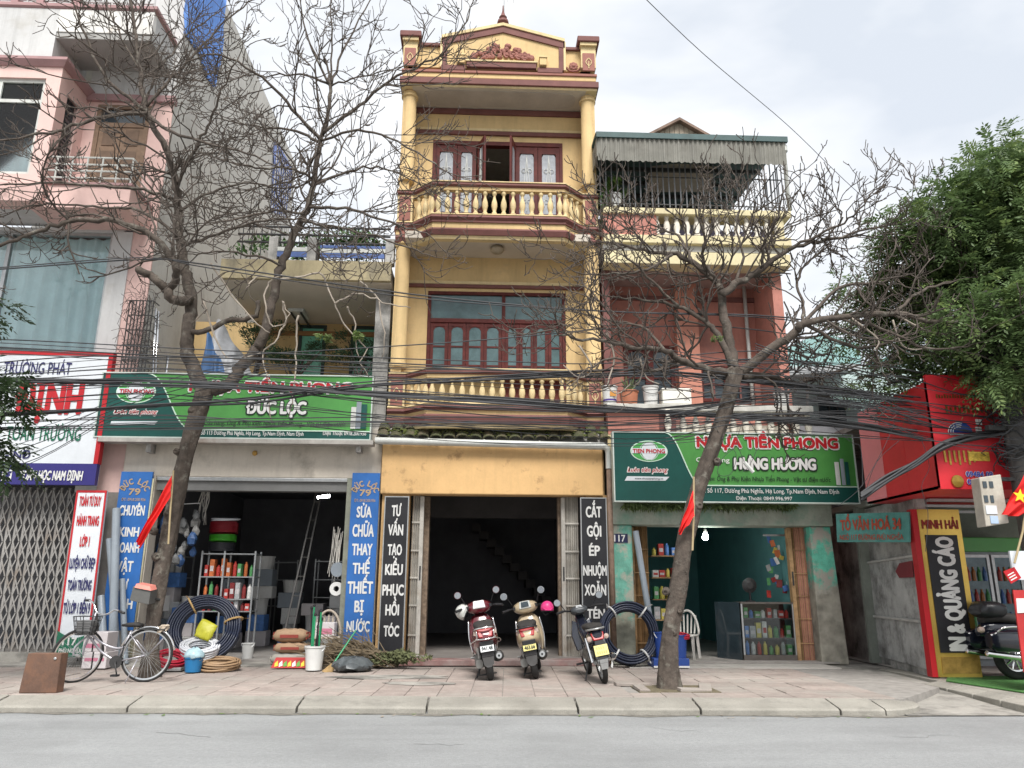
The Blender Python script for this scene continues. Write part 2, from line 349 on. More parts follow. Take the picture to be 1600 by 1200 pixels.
# small litter leaves in the gutter
for i in range(26):
    x = random.uniform(-6, 5); y = ky(x) - random.uniform(.02, .25)
    a = random.uniform(0, 6.28); s = random.uniform(.02, .045)
    p = [Vector((x+s*math.cos(a+q)*(1 if k % 2 else .45), y+s*math.sin(a+q)*(1 if k % 2 else .45), -.132+.006*(k == 1))) for k, q in enumerate((0, 1.57, 3.14, 4.71))]
    o = MB().prism(p, (0,0,.002)).build('fallen_leaf', m_leafl if i % 3 else m_twigp, road)
pav = struct(MB().prism([(-40,ky(-40)+.44,-.014),(5.15,ky(5.15)+.44,-.014),(6.3,-3.4,-.014),(6.3,-.1,-.014),(6.3,1.2,-.014),(-40,1.2,-.014)], (0,0,-.15)).build('pavement', mat('pavement_bed', (.27,.255,.235), .95, .2, 5, .4, 40)))
kerb = struct(MB().prism([(-40,ky(-40)+.30,-.03),(-40,ky(-40)+.4,-.05),(5.0,ky(5)+.4,-.05),(5.0,ky(5)+.3,-.03)], (0,0,-.14)).build('kerb', m_kerb))
x = -9.0; i = 0
lens = [1.9, 1.45, 1.6, 1.95, 1.5, 1.75, 1.42, 1.62, 1.35, 1.5]
while x < 4.7 and i < 12:
    l = min(lens[i % len(lens)], 4.72-x); j = .012
    a, b = x+j, x+l-j; dz = random.uniform(-.006, .006); dy = random.uniform(-.01, .01)
    mb = MB(); prof = [(0,-.145),(0,-.085),(.03,-.066),(.40,-.004),(.425,0),(.435,-.145)]
    pa = [(a, ky(a)+o+dy, z+dz) for o, z in prof]; pb = [(b, ky(b)+o+dy, z+dz) for o, z in prof]
    k = len(prof); mb.add(pa+pb, [tuple(range(k)), tuple(range(2*k-1, k-1, -1))]+[(q, q+k, (q+1) % k+k, (q+1) % k) for q in range(k)])
    mb.build('kerbstone', m_kerb, kerb, bevel=.008); x += l; i += 1
# the rounded end of the kerb towards the alley
mb = MB(); prev = None; prof = [(0,-.145),(0,-.085),(.03,-.066),(.34,-.012),(.36,-.145)]
cx, cy = 4.72, ky(4.72)+.62; rings = []
for q in range(9):
    t = q/8*R(82); s = .62*(1-.15*q/8)
    nx, ny = math.sin(t), -math.cos(t)
    rings.append([(cx+nx*(.62-o)*1.05, cy+ny*(.62-o), z*(1-.25*q/8)) for o, z in prof])
k = len(prof); vs = [v for r_ in rings for v in r_]
mb.add(vs, [(a*k+b, a*k+(b+1) % k, (a+1)*k+(b+1) % k, (a+1)*k+b) for a in range(8) for b in range(k)] + [tuple(range(k)), tuple(range(9*k-1, 8*k-1, -1))])
mb.build('kerb_end', m_kerb, kerb)
# paving tiles: each its own piece, the far ones joined
T = .40; g_ = .008
tm = []
for q in range(4):
    mb = MB(); d = [random.uniform(-.003, .003) for _ in range(4)]; h = (T-g_)/2
    mb.add([(-h,-h,-.03),(h,-h,-.03),(h,h,-.03),(-h,h,-.03),(-h,-h,d[0]-.004),(h,-h,d[1]-.004),(h,h,d[2]-.004),(-h,h,d[3]-.004),
            (-h+.006,-h+.006,d[0]),(h-.006,-h+.006,d[1]),(h-.006,h-.006,d[2]),(-h+.006,h-.006,d[3])],
           [(0,1,5,4),(1,2,6,5),(2,3,7,6),(3,0,4,7),(4,5,9,8),(5,6,10,9),(6,7,11,10),(7,4,8,11),(8,9,10,11)])
    tm.append(mb.mesh('paving_tile')); tm[-1].materials.append(m_tile)
ta = math.atan(KS); spots = []
for r_ in range(11):
    for c in range(-24, 13):
        ux, uy = c*T+.07, .66+r_*T
        X = ux*math.cos(ta)-uy*math.sin(ta); Y = ux*math.sin(ta)+uy*math.cos(ta)-4.85
        if 2.02 < X < 3.12 and -4.02 < Y < -3.18: continue
        if Y > -.62 or X > 5.15 and Y < -3.4+ (X-5.15)*.6: continue
        if X > 5.9: continue
        spots.append((X, Y))
spots.sort(key=lambda p: p[1] + .06*abs(p[0]))
rest = MB()
for i, (X, Y) in enumerate(spots):
    rz = ta+random.uniform(-.008, .008); dz = random.uniform(-.004, .003)
    if i < 296: piece(tm[i % 4], 'paving_tile', None, pav, (X, Y, dz), (random.uniform(-.006, .006), random.uniform(-.006, .006), rz))
    else: rest.obox((X, Y, -.015+dz), (T-g_, T-g_, .03), (0, 0, rz))
stuff(rest.build('far_paving_tiles', m_tile, pav))
# worn concrete apron before the left shops
ap = struct(MB().prism([(-9,-.95,-.01),(-1.6,-.80,-.01),(-1.6,.6,-.01),(-9,.6,-.01)], (0,0,.028)).build('shop_apron', m_ramp))
ap2 = struct(MB().prism([(2.5,-.95,-.01),(6.05,-1.0,-.01),(6.05,.5,-.01),(2.5,.5,-.01)], (0,0,.026)).build('shop_threshold', mat('worn_concrete', (.40,.38,.35), .88, .12, 2, .3, 40, dirt=(.26,.25,.22), dirt_amt=.3)))
for (px, py, w, d) in ((610,1058,.9,.3),(655,1068,.55,.22)):
    c = atz(px, py, .004); mb = MB()
    pts = [(c.x+w*math.cos(t)*random.uniform(.75,1.1), c.y+d*math.sin(t)*random.uniform(.75,1.1), .006) for t in [k*.449 for k in range(14)]]
    mb.prism(pts, (0,0,.004)).build('cement_smear', m_ramp, pav)
# the alley mouth: a ramp from the lane down to the road
al = MB(); rows = []
for (ya, z) in ((-5.05,-.132),(-4.4,-.12),(-3.6,-.09),(-2.5,-.05),(-1.2,-.02),(.5,-.01),(14,.0)):
    xl = 4.95 if ya < -4 else (5.4 if ya < -3 else 5.9); xr = 12 if ya < -4.3 else (9 if ya < -3.4 else 7.2)
    rows.append([(xl+(xr-xl)*q/6, ya, z+.004) for q in range(7)])
vs = [v for r_ in rows for v in r_]
al.add(vs, [(a*7+b, a*7+b+1, (a+1)*7+b+1, (a+1)*7+b) for a in range(len(rows)-1) for b in range(6)])
struct(al.build('alley_path', m_ramp))
# pavement of the corner shop with its slanting kerb
e0, e1, e2 = atz(1466,1066,-.02), atz(1545,1082,-.02), atz(1640,1102,-.02)
mb = MB().prism([(e0.x,e0.y,.0),(e1.x,e1.y,.0),(e2.x,e2.y,.0),(14,e2.y-.2,.0),(14,-1,.0),(e0.x,-1,.0)], (0,0,-.14))
cp = struct(mb.build('corner_pavement', m_kerb))
for a, b in ((e0, e1), (e1, e2)):
    d = (b-a).normalized(); n = Vector((d.y, -d.x, 0)); L_ = (b-a).length; k = 2
    for q in range(k):
        s0, s1 = a+d*(L_*q/k+.01), a+d*(L_*(q+1)/k-.01)
        MB().prism([s0+Vector((0,0,.022)), s1+Vector((0,0,.022)), s1+n*.22+Vector((0,0,-.02)), s0+n*.22+Vector((0,0,-.02))], (0,0,-.13)).build('kerbstone', m_kerb, cp, bevel=.01)
# tree pit soil
pit = struct(MB().prism([(2.05,-4.0,.0),(3.1,-4.0,.0),(3.1,-3.2,.0),(2.05,-3.2,.0)], (0,0,-.03)).build('tree_pit', m_soil))
for (x, y, w, d, a) in ((2.1,-3.27,.5,.16,.1),(3.0,-3.62,.16,.5,-.25),(2.78,-3.9,.42,.14,.12),(2.12,-3.75,.14,.4,.05)):
    MB().obox((x, y, .012), (w, d, .04), (.05, .04, a)).build('pit_slab', m_tile, pit, bevel=.006)
# ================================================================ yellow three-storey house (centre)
HX0, HX1 = -1.83, 2.33
hc = thing('yellow_house', 'narrow three storey yellow house with maroon mouldings and two balconies', 'house', ((HX0+HX1)/2, 0, 0))
RECESS = 1.0
zc2, zc3 = hz(660, 0), hz(370, -.4)              # floor slab zones
zs2 = zc3; zs3 = hz(136, -.2)
z_f2b = hz(672, -.1); z_rail2 = hz(577, -.4); z_rail3 = hz(286, -.4)
mb = MB()
mb.box(HX0+.02, HX0+.22, .02, 12, 2.9, zs3+1.0); mb.box(HX1-.22, HX1-.02, .02, 12, 2.9, zs3+1.0)   # party walls
mb.box(HX0+.22, HX1-.22, 11.6, 12, 2.9, zs3+1.0)
mb.build('party_wall', m_yel, hc)
# recessed facade walls around the openings
def wall_with_hole(x0, x1, y0, y1, z0, z1, hx0, hx1, hz0, hz1):
    m = MB()
    if hx0 > x0: m.box(x0, hx0, y0, y1, z0, z1)
    if hx1 < x1: m.box(hx1, x1, y0, y1, z0, z1)
    if hz1 < z1: m.box(hx0, hx1, y0, y1, hz1, z1)
    if hz0 > z0: m.box(hx0, hx1, y0, y1, z0, hz0)
    return m
X0, X1 = HX0+.22, HX1-.22
YW = .62
w3 = (wx(676, YW, 250), wx(879, YW, 250)); z3t = hz(222, YW)
w2 = (wx(667, YW, 520), wx(884, YW, 520)); z2t = hz(457, YW)
zf3 = hz(350, -.4); zf2 = hz(645, -.4)
wall_with_hole(X0, X1, YW, YW+.2, zf3-.1, zs3, w3[0], w3[1], zf3, z3t).build('upper_wall', m_yel, hc)
wall_with_hole(X0, X1, YW, YW+.2, zf2-.1, zs2+.05, w2[0], w2[1], zf2, z2t).build('middle_wall', m_yel, hc)
# soffits
for nm, z0, z1, y0 in (('upper_ceiling', zs3, zs3+.15, -.16), ('middle_ceiling', zs2, zs2+.15, -.3)):
    MB().box(X0, X1, y0+.02, YW, z0, z1).build(nm, m_sof, hc)
b = MB(); xa, xb = wx(650, .2, 150)+.12, wx(902, .2, 150)
rim = [((xa+xb)/2+((xb-xa)/2-.05)*math.copysign(abs(math.cos(t))**.25, math.cos(t)), .22+.28*math.copysign(abs(math.sin(t))**.5, math.sin(t)), zs3-.012) for t in [k*2*math.pi/40 for k in range(40)]]
b.prism(rim, (0,0,.02)).build('ceiling_panel', mat('grey_ceiling_panel', (.42,.38,.34), .9, .12, 2, .1, 30), hc)
# wall mouldings in the recesses
for (ya, yb, Y, ex) in ((171,179,YW-.05,.05),(201,205,YW-.04,.04),(205,211,YW-.06,.06),(393,401,YW-.05,.05),(440,445,YW-.04,.04),(445,450,YW-.06,.06)):
    pale = ya in (201, 440)
    MB().box(X0, X1, Y, YW+.01, hz(yb, Y), hz(ya, Y)).build('wall_moulding', m_ltrim if pale else m_mar, hc, bevel=.008)
# floor slabs
MB().box(X0, X1, -.02, 11.6, zf3-.22, zf3-.06).build('upper_floor', m_sof, hc)
MB().box(X0, X1, -.02, 11.6, zf2-.22, zf2-.06).build('middle_floor', m_sof, hc)
# columns with capitals
def column(x, z0, z1, r=.15, broken=False):
    mb = MB(); mb.lathe([(r*1.15, z0), (r*1.15, z0+.08), (r, z0+.12), (r*.97, z1-.42), (r*1.18, z1-.40), (r*1.2, z1-.36), (r, z1-.33), (r, z1-.28)], (x, .12, 0), 20)
    o = mb.build('column', m_yel, hc, smooth=40)
    c = MB(); c.lathe([(r*.95, z1-.29), (r*1.08, z1-.2), (r*1.05, z1-.12), (r*1.28, z1-.03), (r*1.35, z1)], (x, .12, 0), 16)
    if not broken:
        for k in range(10):
            a = k*math.pi/5
            c.obox((x+math.cos(a)*r*1.12, .12+math.sin(a)*r*1.12, z1-.13), (.05, .03, .2), (.25, 0, a+math.pi/2))
    c.build('capital', m_conc if broken else m_marl, o)
zr3 = hz(286, 0)
for x, s in ((HX0+.15, 0), (HX1-.16, 1)):
    column(x, zr3+.02, hz(128, 0), broken=bool(s)); column(x, hz(577, 0)+.02, hz(356, 0))
# pilaster strip beside each column
for x0, x1 in ((HX0+.22, wx(672, YW, 300)-.25), ):
    pass
# ---- balconies
PATH = [(HX0, -.02), (-1.48, -.02), (-1.06, -.42), (1.58, -.42), (1.98, -.02), (HX1, -.02)]
balm = MB().lathe([(.052,0),(.052,.05),(.03,.07),(.045,.11),(.062,.18),(.055,.25),(.03,.32),(.024,.36),(.036,.385),(.05,.40),(.05,.45)], n=10).mesh('baluster')
for p in balm.polygons: p.use_smooth = True
balm.materials.append(m_ltrim)
def balcony(zt, zb, zm1, zm2, zm3, zm4, nm, plain_left):
    """zt rail top, zb baluster foot, then the mouldings below down to the soffit"""
    MB().sweep(PATH, [(-.14,zt-.10),(-.14,zt-.012),(.02,zt-.012),(.05,zt-.035),(.05,zt-.07),(.0,zt-.10)]).build('handrail', m_mar, hc)
    MB().sweep(PATH, [(-.15,zt-.01),(-.15,zt+.012),(.055,zt+.012),(.055,zt-.01)]).build('rail_cap', m_ltrim, hc)
    MB().sweep(PATH, [(-.12,zt-.17),(-.12,zt-.102),(.0,zt-.102),(.0,zt-.17)]).build('rail_band', m_yel, hc)
    hb = zt-.17-zb
    for i, (a, b2) in enumerate(((1, 2), (2, 3), (3, 4))):
        p, q = Vector(PATH[a]), Vector(PATH[b2]); L_ = (q-p).length; n = max(2, round(L_/.195))
        for k in range(n):
            c = p.lerp(q, (k+.5)/n)
            d = (q-p).normalized(); nn_ = Vector((d.y, -d.x)); c = c - nn_*.06
            piece(balm, 'baluster', None, hc, (c.x, c.y, zb), (0,0,0), (1, 1, hb/.45))
    for x0, x1 in ((HX0, -1.5), (2.0, HX1)):                    # end posts with a carved panel
        o = MB().box(x0+.01, x1-.01, -.03, .3, zb-.03, zt-.10).build('balcony_post', m_ltrim, hc)
        MB().box(x0+.05, x1-.05, -.045, -.02, zb+.02, zt-.14).build('panel', m_marl, o)
        cxp, czp = (x0+x1)/2, (zb+zt)/2-.06; t = MB()
        for s in (-1, 1):
            t.tube([(cxp+s*.06*math.sin(u), -.05, czp-.1+.2*u/3.2) for u in [k*.4 for k in range(9)]], .011, 5)
        t.tube([(cxp, -.05, czp-.16), (cxp, -.05, czp)], .012, 5); t.build('panel_ornament', m_ltrim, o)
    MB().sweep(PATH, [(-.16,zm1),(-.16,zb),(.02,zb),(.05,zb-.03),(.02,zm1)]).build('plinth', m_ltrim, hc)
    MB().sweep(PATH, [(-.16,zm2),(-.16,zm1),(.055,zm1),(.075,zm1-.05),(.03,zm2+.04),(.03,zm2)]).build('balcony_moulding', m_mar, hc)
    MB().sweep(PATH, [(-.16,zm3),(-.16,zm2),(-.0,zm2),(-.0,zm3)]).build('balcony_fascia', m_yel, hc)
    MB().sweep(PATH, [(-.16,zm4+.07),(-.16,zm3),(.05,zm3),(.07,zm3-.04),(.03,zm4+.07)]).build('balcony_moulding', m_mar, hc)
    MB().sweep(PATH, [(-.16,zm4),(-.16,zm4+.07),(.0,zm4+.07),(-.02,zm4)]).build('drip_edge', m_ltrim, hc)
    # floor of the bay
    MB().prism([(PATH[1][0],.0,zm2),(PATH[2][0]+.05,-.3,zm2),(PATH[3][0]-.05,-.3,zm2),(PATH[4][0],.0,zm2)], (0,0,-.08)).build('balcony_floor', m_sof, hc)
Y4 = -.45
balcony(hz(285,Y4), hz(334,Y4), hz(338,Y4), hz(348,Y4), hz(358,Y4), hz(373,Y4), 'upper', False)
balcony(hz(577,Y4), hz(629,Y4), hz(634,Y4), hz(641,Y4), hz(648,Y4), hz(668,Y4), 'middle', True)
# yellow screen behind the left half of the middle balustrade
# (a board leaning inside the balcony) and brick-red panel right
MB().box(-1.02, wx(782,-.2,600), -.2, -.17, hz(632,-.2), hz(590,-.2)).build('balcony_screen', m_ltrim, hc)
MB().box(wx(783,-.2,600), 1.5, -.2, -.17, hz(632,-.2), hz(590,-.2)).build('balcony_screen', mat('red_screen', (.20,.06,.05), .8), hc)
# ---- top: cornice, parapet, pediment
YT = -.16
def band(ya, yb, Y, m, nm, x0=HX0, x1=HX1, e=0, y2=.3):
    return MB().box(x0-e, x1+e, Y, y2, hz(yb, Y), hz(ya, Y)).build(nm, m, hc, bevel=.01)
band(132,137.5, YT, m_ltrim, 'drip_edge', e=.02); band(123,132, YT-.05, m_mar, 'cornice', e=.05); band(115,123, YT, m_yel, 'frieze', e=.0)
band(111,115, YT-.03, m_marl, 'cornice_line', e=.02)
zp0 = hz(111, 0); pyl = hz(72, 0, 680); 
MB().box(HX0+.1, HX1-.1, -.06, .2, zp0, hz(75, -.06)).build('parapet', m_yel, hc)
MB().box(HX0+.1, wx(693,-.1,70), -.12, .22, hz(75,-.1), hz(70.5,-.1)).build('parapet_coping', m_mar, hc, bevel=.01)
MB().box(wx(880,-.1,75), HX1-.1, -.12, .22, hz(75,-.1), hz(70.5,-.1)).build('parapet_coping', m_mar, hc, bevel=.01)
def P(x, y, Y): return at(x, y, Y)
zl, za, zr_ = hz(64,-.14), hz(42,-.14), hz(64,-.14)
xl, xm, xr = wx(692,-.14,70), wx(786,-.14,50), wx(880,-.14,75)
zb_ = hz(108,-.14)
MB().prism([(xl,-.14,zb_),(xr,-.14,zb_),(xr,-.14,zr_),(xm,-.14,za),(xl,-.14,zl)], (0,.3,0)).build('pediment', m_yel, hc)
def rake(o0, o1, Y, m, nm):
    for (a, az, b, bz) in ((xl-.03, zl, xm, za), (xm, za, xr+.03, zr_)):
        MB().prism([(a,Y,az-o0),(b,Y,bz-o0),(b,Y,bz-o1),(a,Y,az-o1)], (0,.34,0)).build(nm, m, hc)
rake(-.07,-.0,-.20, m_ltrim, 'pediment_coping'); rake(.0,.16,-.175, m_mar, 'pediment_moulding')
for a, b in ((xl, xl+.10), (xr-.10, xr)):
    MB().box(a, b, -.165, .1, zb_, zl-.1).build('pediment_edge', m_mar, hc)
for a, b in ((xl-.05, xl-.003), (xr+.003, xr+.05)):
    MB().box(a, b, -.175, .1, zb_, zl-.0).build('pediment_side', m_ltrim, hc)
band(96,105, -.22, m_mar, 'shelf', wx(729,-.2,100), wx(838,-.2,100), y2=-.14)
band(93.5,96, -.24, m_ltrim, 'shelf_top', wx(727,-.2,100), wx(840,-.2,100), y2=-.14)
for a, b, dy in ((689,727,0),(840,879,0)):
    band(103,111, -.2, m_mar, 'ledge', wx(a,-.2,105), wx(b,-.2,105), y2=-.14)
for a, b in ((714,726),(843,854)):
    band(87,99, -.25, m_yel, 'bracket', wx(a,-.2,95), wx(b,-.2,95), y2=-.14); band(85,87, -.27, m_ltrim, 'bracket_cap', wx(a-1,-.2,95), wx(b+1,-.2,95), y2=-.14)
# carved crest on the pediment
oc = MB(); cx, cz = wx(785,-.16,90), hz(91,-.16)
for k in range(80):
    u = random.uniform(-1, 1); hh = (1-abs(u)**1.5)*.34+.04
    z = cz+random.uniform(.02, 1)*hh; r = random.uniform(.035, .07)
    oc.lathe([(.2*r, -.02), (r, 0), (r*.75, .03), (r*.25, .045)], (cx+u*.66, -.15, z), 7, axis=(random.uniform(-.3,.3), -1, random.uniform(-.3,.3)))
for s in (-1, 1):
    for q in range(4):
        oc.tube([(cx+s*(.1+.13*q+.14*math.cos(t)*.5), -.175, cz+.1-.02*q+.09*math.sin(t)) for t in [j*.7 for j in range(8)]], .022, 5)
oc.build('carved_crest', m_marl, hc)
ro = MB(); rx, rz_ = wx(896,-.08,103), hz(103,-.08)
for k in range(8):
    a = R(45*k); ro.lathe([(.02,0),(.045,.015),(.02,.03)], (rx+.06*math.cos(a), -.07, rz_+.05+.06*math.sin(a)), 7, axis=(0,-1,0))
for s in (-1, 1): ro.tube([(rx,-.075,rz_-.08),(rx+s*.09,-.075,rz_-.06),(rx+s*.15,-.075,rz_+.02)], .022, 5)
ro.lathe([(.03,0),(.05,.03),(.02,.05)], (rx,-.07,rz_+.05), 8, axis=(0,-1,0))
ro.build('carved_rosette', m_marl, hc)
for x0, x1, yo in ((HX0-.02, HX0+.32, 0), (HX1-.34, HX1+.02, 4)):
    o = MB().box(x0+.02, x1-.02, -.2, .3, zp0, hz(62,-.2)).build('parapet_pier', m_ltrim, hc)
    MB().box(x0+.05, x1-.05, -.225, -.19, hz(107,-.2), hz(80,-.2)).build('panel', m_marl, o)
    t = MB(); cxp = (x0+x1)/2; czp = hz(93,-.2)
    for s in (-1, 1): t.tube([(cxp+s*.06*math.sin(u), -.23, czp-.12+.2*u/3.2) for u in [k*.4 for k in range(9)]], .011, 5)
    t.tube([(cxp,-.23,czp-.18),(cxp,-.23,czp)], .011, 5); t.build('panel_ornament', m_ltrim, o)
    MB().box(x0-.06, x1+.06, -.30, .38, hz(59.5,-.3), hz(51,-.3)).build('pier_cap', m_mar, o, bevel=.02); MB().box(x0-.0, x1+.0, -.26, .34, hz(64,-.3), hz(59.6,-.3)).build('pier_neck', m_ltrim, o)
f = MB(); f.lathe([(.12,0),(.14,.05),(.08,.09),(.13,.15),(.12,.21),(.06,.25),(.09,.30),(.05,.36),(.02,.48),(.012,.62)], (xm, 0, za+.06), 14); f.build('finial', m_mar, hc, smooth=40)
f = MB(); ax = xm+.02; f.tube([(ax,.15,za),(ax,.15,za+1.5)], .015, 6)
f.tube([(ax-.35,.15,za+1.12),(ax+.3,.15,za+1.02)], .009, 5)
for q in range(5): f.tube([(ax-.3+.13*q, .0, za+1.11-.02*q), (ax-.3+.13*q, .3, za+1.11-.02*q)], .006, 4)
f.build('aerial', m_grey, hc)
MB().box(HX0+.05, HX1-.05, .2, 12, zs3+.15, zs3+.4).build('roof', m_conc, hc)
# ---- windows of the top floor: panelled shutters with frosted arched panes
def arch_pane(cx, w, z0, z1, y):
    pts = [(cx-w/2, y, z0), (cx+w/2, y, z0), (cx+w/2, y, z1-.18)]
    pts += [(cx+w/2*.9*math.cos(t), y, z1-.18+.18*math.sin(t)) for t in (R(35), R(65), R(90), R(115), R(145))] + [(cx-w/2, y, z1-.18)]
    return MB().prism(pts, (0,.015,0))
def scroll(cx, w, z0, z1, y):
    m = MB(); h = z1-z0
    for s in (-1, 1):
        m.tube([(cx, y, z1-.1), (cx+s*w*.34, y, z0+.12*h)], .007, 4)
        for k in range(3):
            zc = z0+h*(.2+.25*k); m.tube([(cx+s*(w*.2+w*.16*math.cos(t)), y, zc+w*.16*math.sin(t)) for t in [j*.75 for j in range(9)]], .006, 4)
    m.tube([(cx, y, z0+.05), (cx, y, z1-.06)], .006, 4)
    return m
wn = MB(); z0w = zf3
wn.box(w3[0], w3[1], YW-.02, YW+.12, z3t-.10, z3t); wn.box(w3[0], w3[0]+.07, YW-.02, YW+.12, z0w, z3t-.1); wn.box(w3[1]-.07, w3[1], YW-.02, YW+.12, z0w, z3t-.1)
frame3 = wn.build('window_frame', m_wood, hc, bevel=.006)
def leaf(parent, x0, x1, zt, zb, origin=None, ang=0):
    w = x1-x0; o = bpy.data.objects.new('shutter_leaf', None)
    m = MB(); st = .085
    m.box(0, st, 0, .045, zb, zt); m.box(w-st, w, 0, .045, zb, zt); m.box(st, w-st, .003, .042, zt-.17, zt); m.box(st, w-st, .003, .042, zb, zb+.75); m.box(st, w-st, .006, .04, zb+.7, zt-.16) if False else None
    me = m.mesh('shutter_leaf'); o = bpy.data.objects.new('shutter_leaf', me); me.materials.append(m_wood); COL.objects.link(o); o.parent = parent
    o.location = Vector((x0, origin if origin is not None else YW, 0))-wloc(parent); o.rotation_euler = (0,0,ang)
    p = arch_pane(w/2, w-2*st+.02, zb+.74, zt-.10, .02); me2 = p.mesh('pane'); me2.materials.append(m_frost)
    po = bpy.data.objects.new('pane', me2); COL.objects.link(po); po.parent = o
    s = scroll(w/2, w-2*st, zb+.76, zt-.14, .004); me3 = s.mesh('scrollwork'); me3.materials.append(m_pvcw)
    qo = bpy.data.objects.new('scrollwork', me3); COL.objects.link(qo); qo.parent = o
    return o
zt3, zb3 = z3t-.1, z0w+.02
def xw(px): return wx(px, YW, 250)
leaf(frame3, w3[0]+.07, xw(714), zt3, zb3); leaf(frame3, xw(714)+.01, xw(744), zt3, zb3)
leaf(frame3, xw(806), xw(840), zt3, zb3); leaf(frame3, xw(840)+.01, w3[1]-.07, zt3, zb3)
leaf(frame3, xw(744)+.02, xw(774), zt3, zb3, YW-.03, R(-68)); leaf(frame3, xw(803), xw(803)+.40, zt3, zb3, YW-.03, R(-106))
# ---- middle floor door-windows with a glazed transom
fr = MB(); zt2 = z2t; ztr = hz(499, YW); zb2 = zf2
fr.box(w2[0], w2[1], YW-.02, YW+.1, zt2-.07, zt2); fr.box(w2[0], w2[1], YW-.02, YW+.1, ztr-.09, ztr)
for px in (667, 784, 884):
    x = xw(px) if px != 884 else w2[1]-.07
    x = w2[0] if px == 667 else (wx(784,YW,520) if px == 784 else w2[1]-.07)
    fr.box(x, x+.07, YW-.015, YW+.1, zb2, zt2-.07)
frame2 = fr.build('window_frame', m_wood, hc, bevel=.006)
for a, b in ((w2[0]+.07, wx(784,YW,520)), (wx(784,YW,520)+.07, w2[1]-.07)):
    MB().box(a, b, YW+.03, YW+.045, ztr, zt2-.07).build('transom_pane', m_glass_t, frame2)
    n = 4; w = (b-a)/n
    for k in range(n):
        l, r_ = a+w*k, a+w*(k+1); m = MB(); st = .065
        m.box(l+.003, l+st, YW, YW+.05, zb2, ztr-.09); m.box(r_-st, r_-.003, YW, YW+.05, zb2, ztr-.09)
        m.box(l+st, r_-st, YW+.004, YW+.046, ztr-.17, ztr-.09)
        for q in range(1, 5): zz = zb2+(ztr-.2-zb2)*q/5; m.box(l+st, r_-st, YW+.006, YW+.044, zz-.018, zz+.018)
        o = m.build('door_leaf', m_wood, frame2)
        c = (l+r_)/2; hw = (r_-l)/2-st
        MB().prism([(c-hw,YW+.012,ztr-.16),(c-hw,YW+.012,ztr-.26),(c-hw*.7,YW+.012,ztr-.2),(c,YW+.012,ztr-.175),(c+hw*.7,YW+.012,ztr-.2),(c+hw,YW+.012,ztr-.26),(c+hw,YW+.012,ztr-.16)], (0,.03,0)).build('arch_head', m_wood, o)
        MB().box(l+st, r_-st, YW+.02, YW+.03, zb2, ztr-.17).build('pane', m_glass_t, o)
# ceiling lamp, hook
MB().lathe([(.0,.0),(.10,.02),(.15,.08),(.13,.14),(.10,.16)], (wx(777,.0,380), .05, zs2-.16), 14).build('ceiling_lamp', mat('dusty_glass_lamp', (.32,.27,.2), .4), hc, smooth=50)
# dark rooms behind
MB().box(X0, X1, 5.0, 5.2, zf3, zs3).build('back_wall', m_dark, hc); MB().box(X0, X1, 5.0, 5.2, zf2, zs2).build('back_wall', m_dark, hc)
# ---- ground floor
YG = -.22
zh0, zh1 = hz(773, YG), hz(697, YG)
MB().box(HX0-.03, wx(942,YG,730), YG, .1, zh0, zh1+.05).build('lintel_wall', m_ora, hc, bevel=.02)
MB().prism([(HX0-.1,YG+.0,hz(690,YG)),(HX1+.1,YG+.0,hz(690,YG)),(HX1+.1,.0,hz(668,0)),(HX0-.1,.0,hz(668,0))], (0,.02,-.09)).build('canopy_slab', m_concd, hc)
tl = MB()
pr = [(.115*math.cos(R(a)), .075*math.sin(R(a))) for a in range(0, 181, 30)]
tl.add([(x, 0, z) for x, z in pr]+[(x*.9, .23, z*.9+.0) for x, z in pr]+[(x*.82, 0, z*.75) for x, z in pr], [(i, i+1, i+8, i+7) for i in range(6)]+[(i+14, i+15, i+1, i) for i in range(6)])
tlm = tl.mesh('roof_tile'); tlm.materials.append(m_moss)
zA, zB = hz(688, YG-.1), hz(668, 0); sl_ = math.atan2(zB-zA, .32-.0)
cn = thing; 
for r_ in range(2):
    for k in range(18):
        x = HX0-.02+.245*k
        if x > HX1+.1: continue
        t = r_*.5
        piece(tlm, 'roof_tile', None, hc, (x+random.uniform(-.012,.012), YG-.1+t*.30, zA+.03+t*(zB-zA)+random.uniform(-.01,.01)), (sl_*.9, random.uniform(-.04,.04), random.uniform(-.04,.04)))
stuff_m = MB()
for k in range(380):
    x = random.uniform(HX0, HX1+.08); t = random.random()**1.3; r = random.uniform(.012, .045)
    stuff_m.lathe([(r,0),(r*.8,r*.5),(r*.2,r*.8)], (x, YG-.08+t*.3, zA+.06+t*(zB-zA)+random.uniform(0,.05)), 5)
stuff(stuff_m.build('moss_clumps', mat('moss', (.075,.09,.022), 1, .5, 9, .5, 60), hc))
gt = MB(); zg = hz(692.5, YG-.14); xg1 = wx(944, YG-.14, 700)
gt.tube([(HX0-.15, YG-.14, zg+.02), (xg1, YG-.14, zg-.035)], .066, 12)
for q in (.2, .45, .7, .93): gt.tube([(HX0+q*4.1, YG-.14, zg+.02-.055*q), (HX0+q*4.1+.03, YG-.14, zg+.02-.055*q)], .073, 12)
gt.tube([(xg1-.02, YG-.14, zg-.035), (xg1+.06, YG-.12, zg-.07), (xg1+.085, YG-.1, zg-.16), (xg1+.085, YG-.1, zg-.45)], .06, 12)
gt.build('gutter_pipe', m_pvcw, hc, smooth=50)
MB().tube([(xg1+.085, YG-.1, zg-.42), (xg1+.10, YG-.05, .1)], .05, 10).build('downpipe', mat('rusty_pipe', (.22,.15,.11), .8, .3, 8), hc, smooth=True)
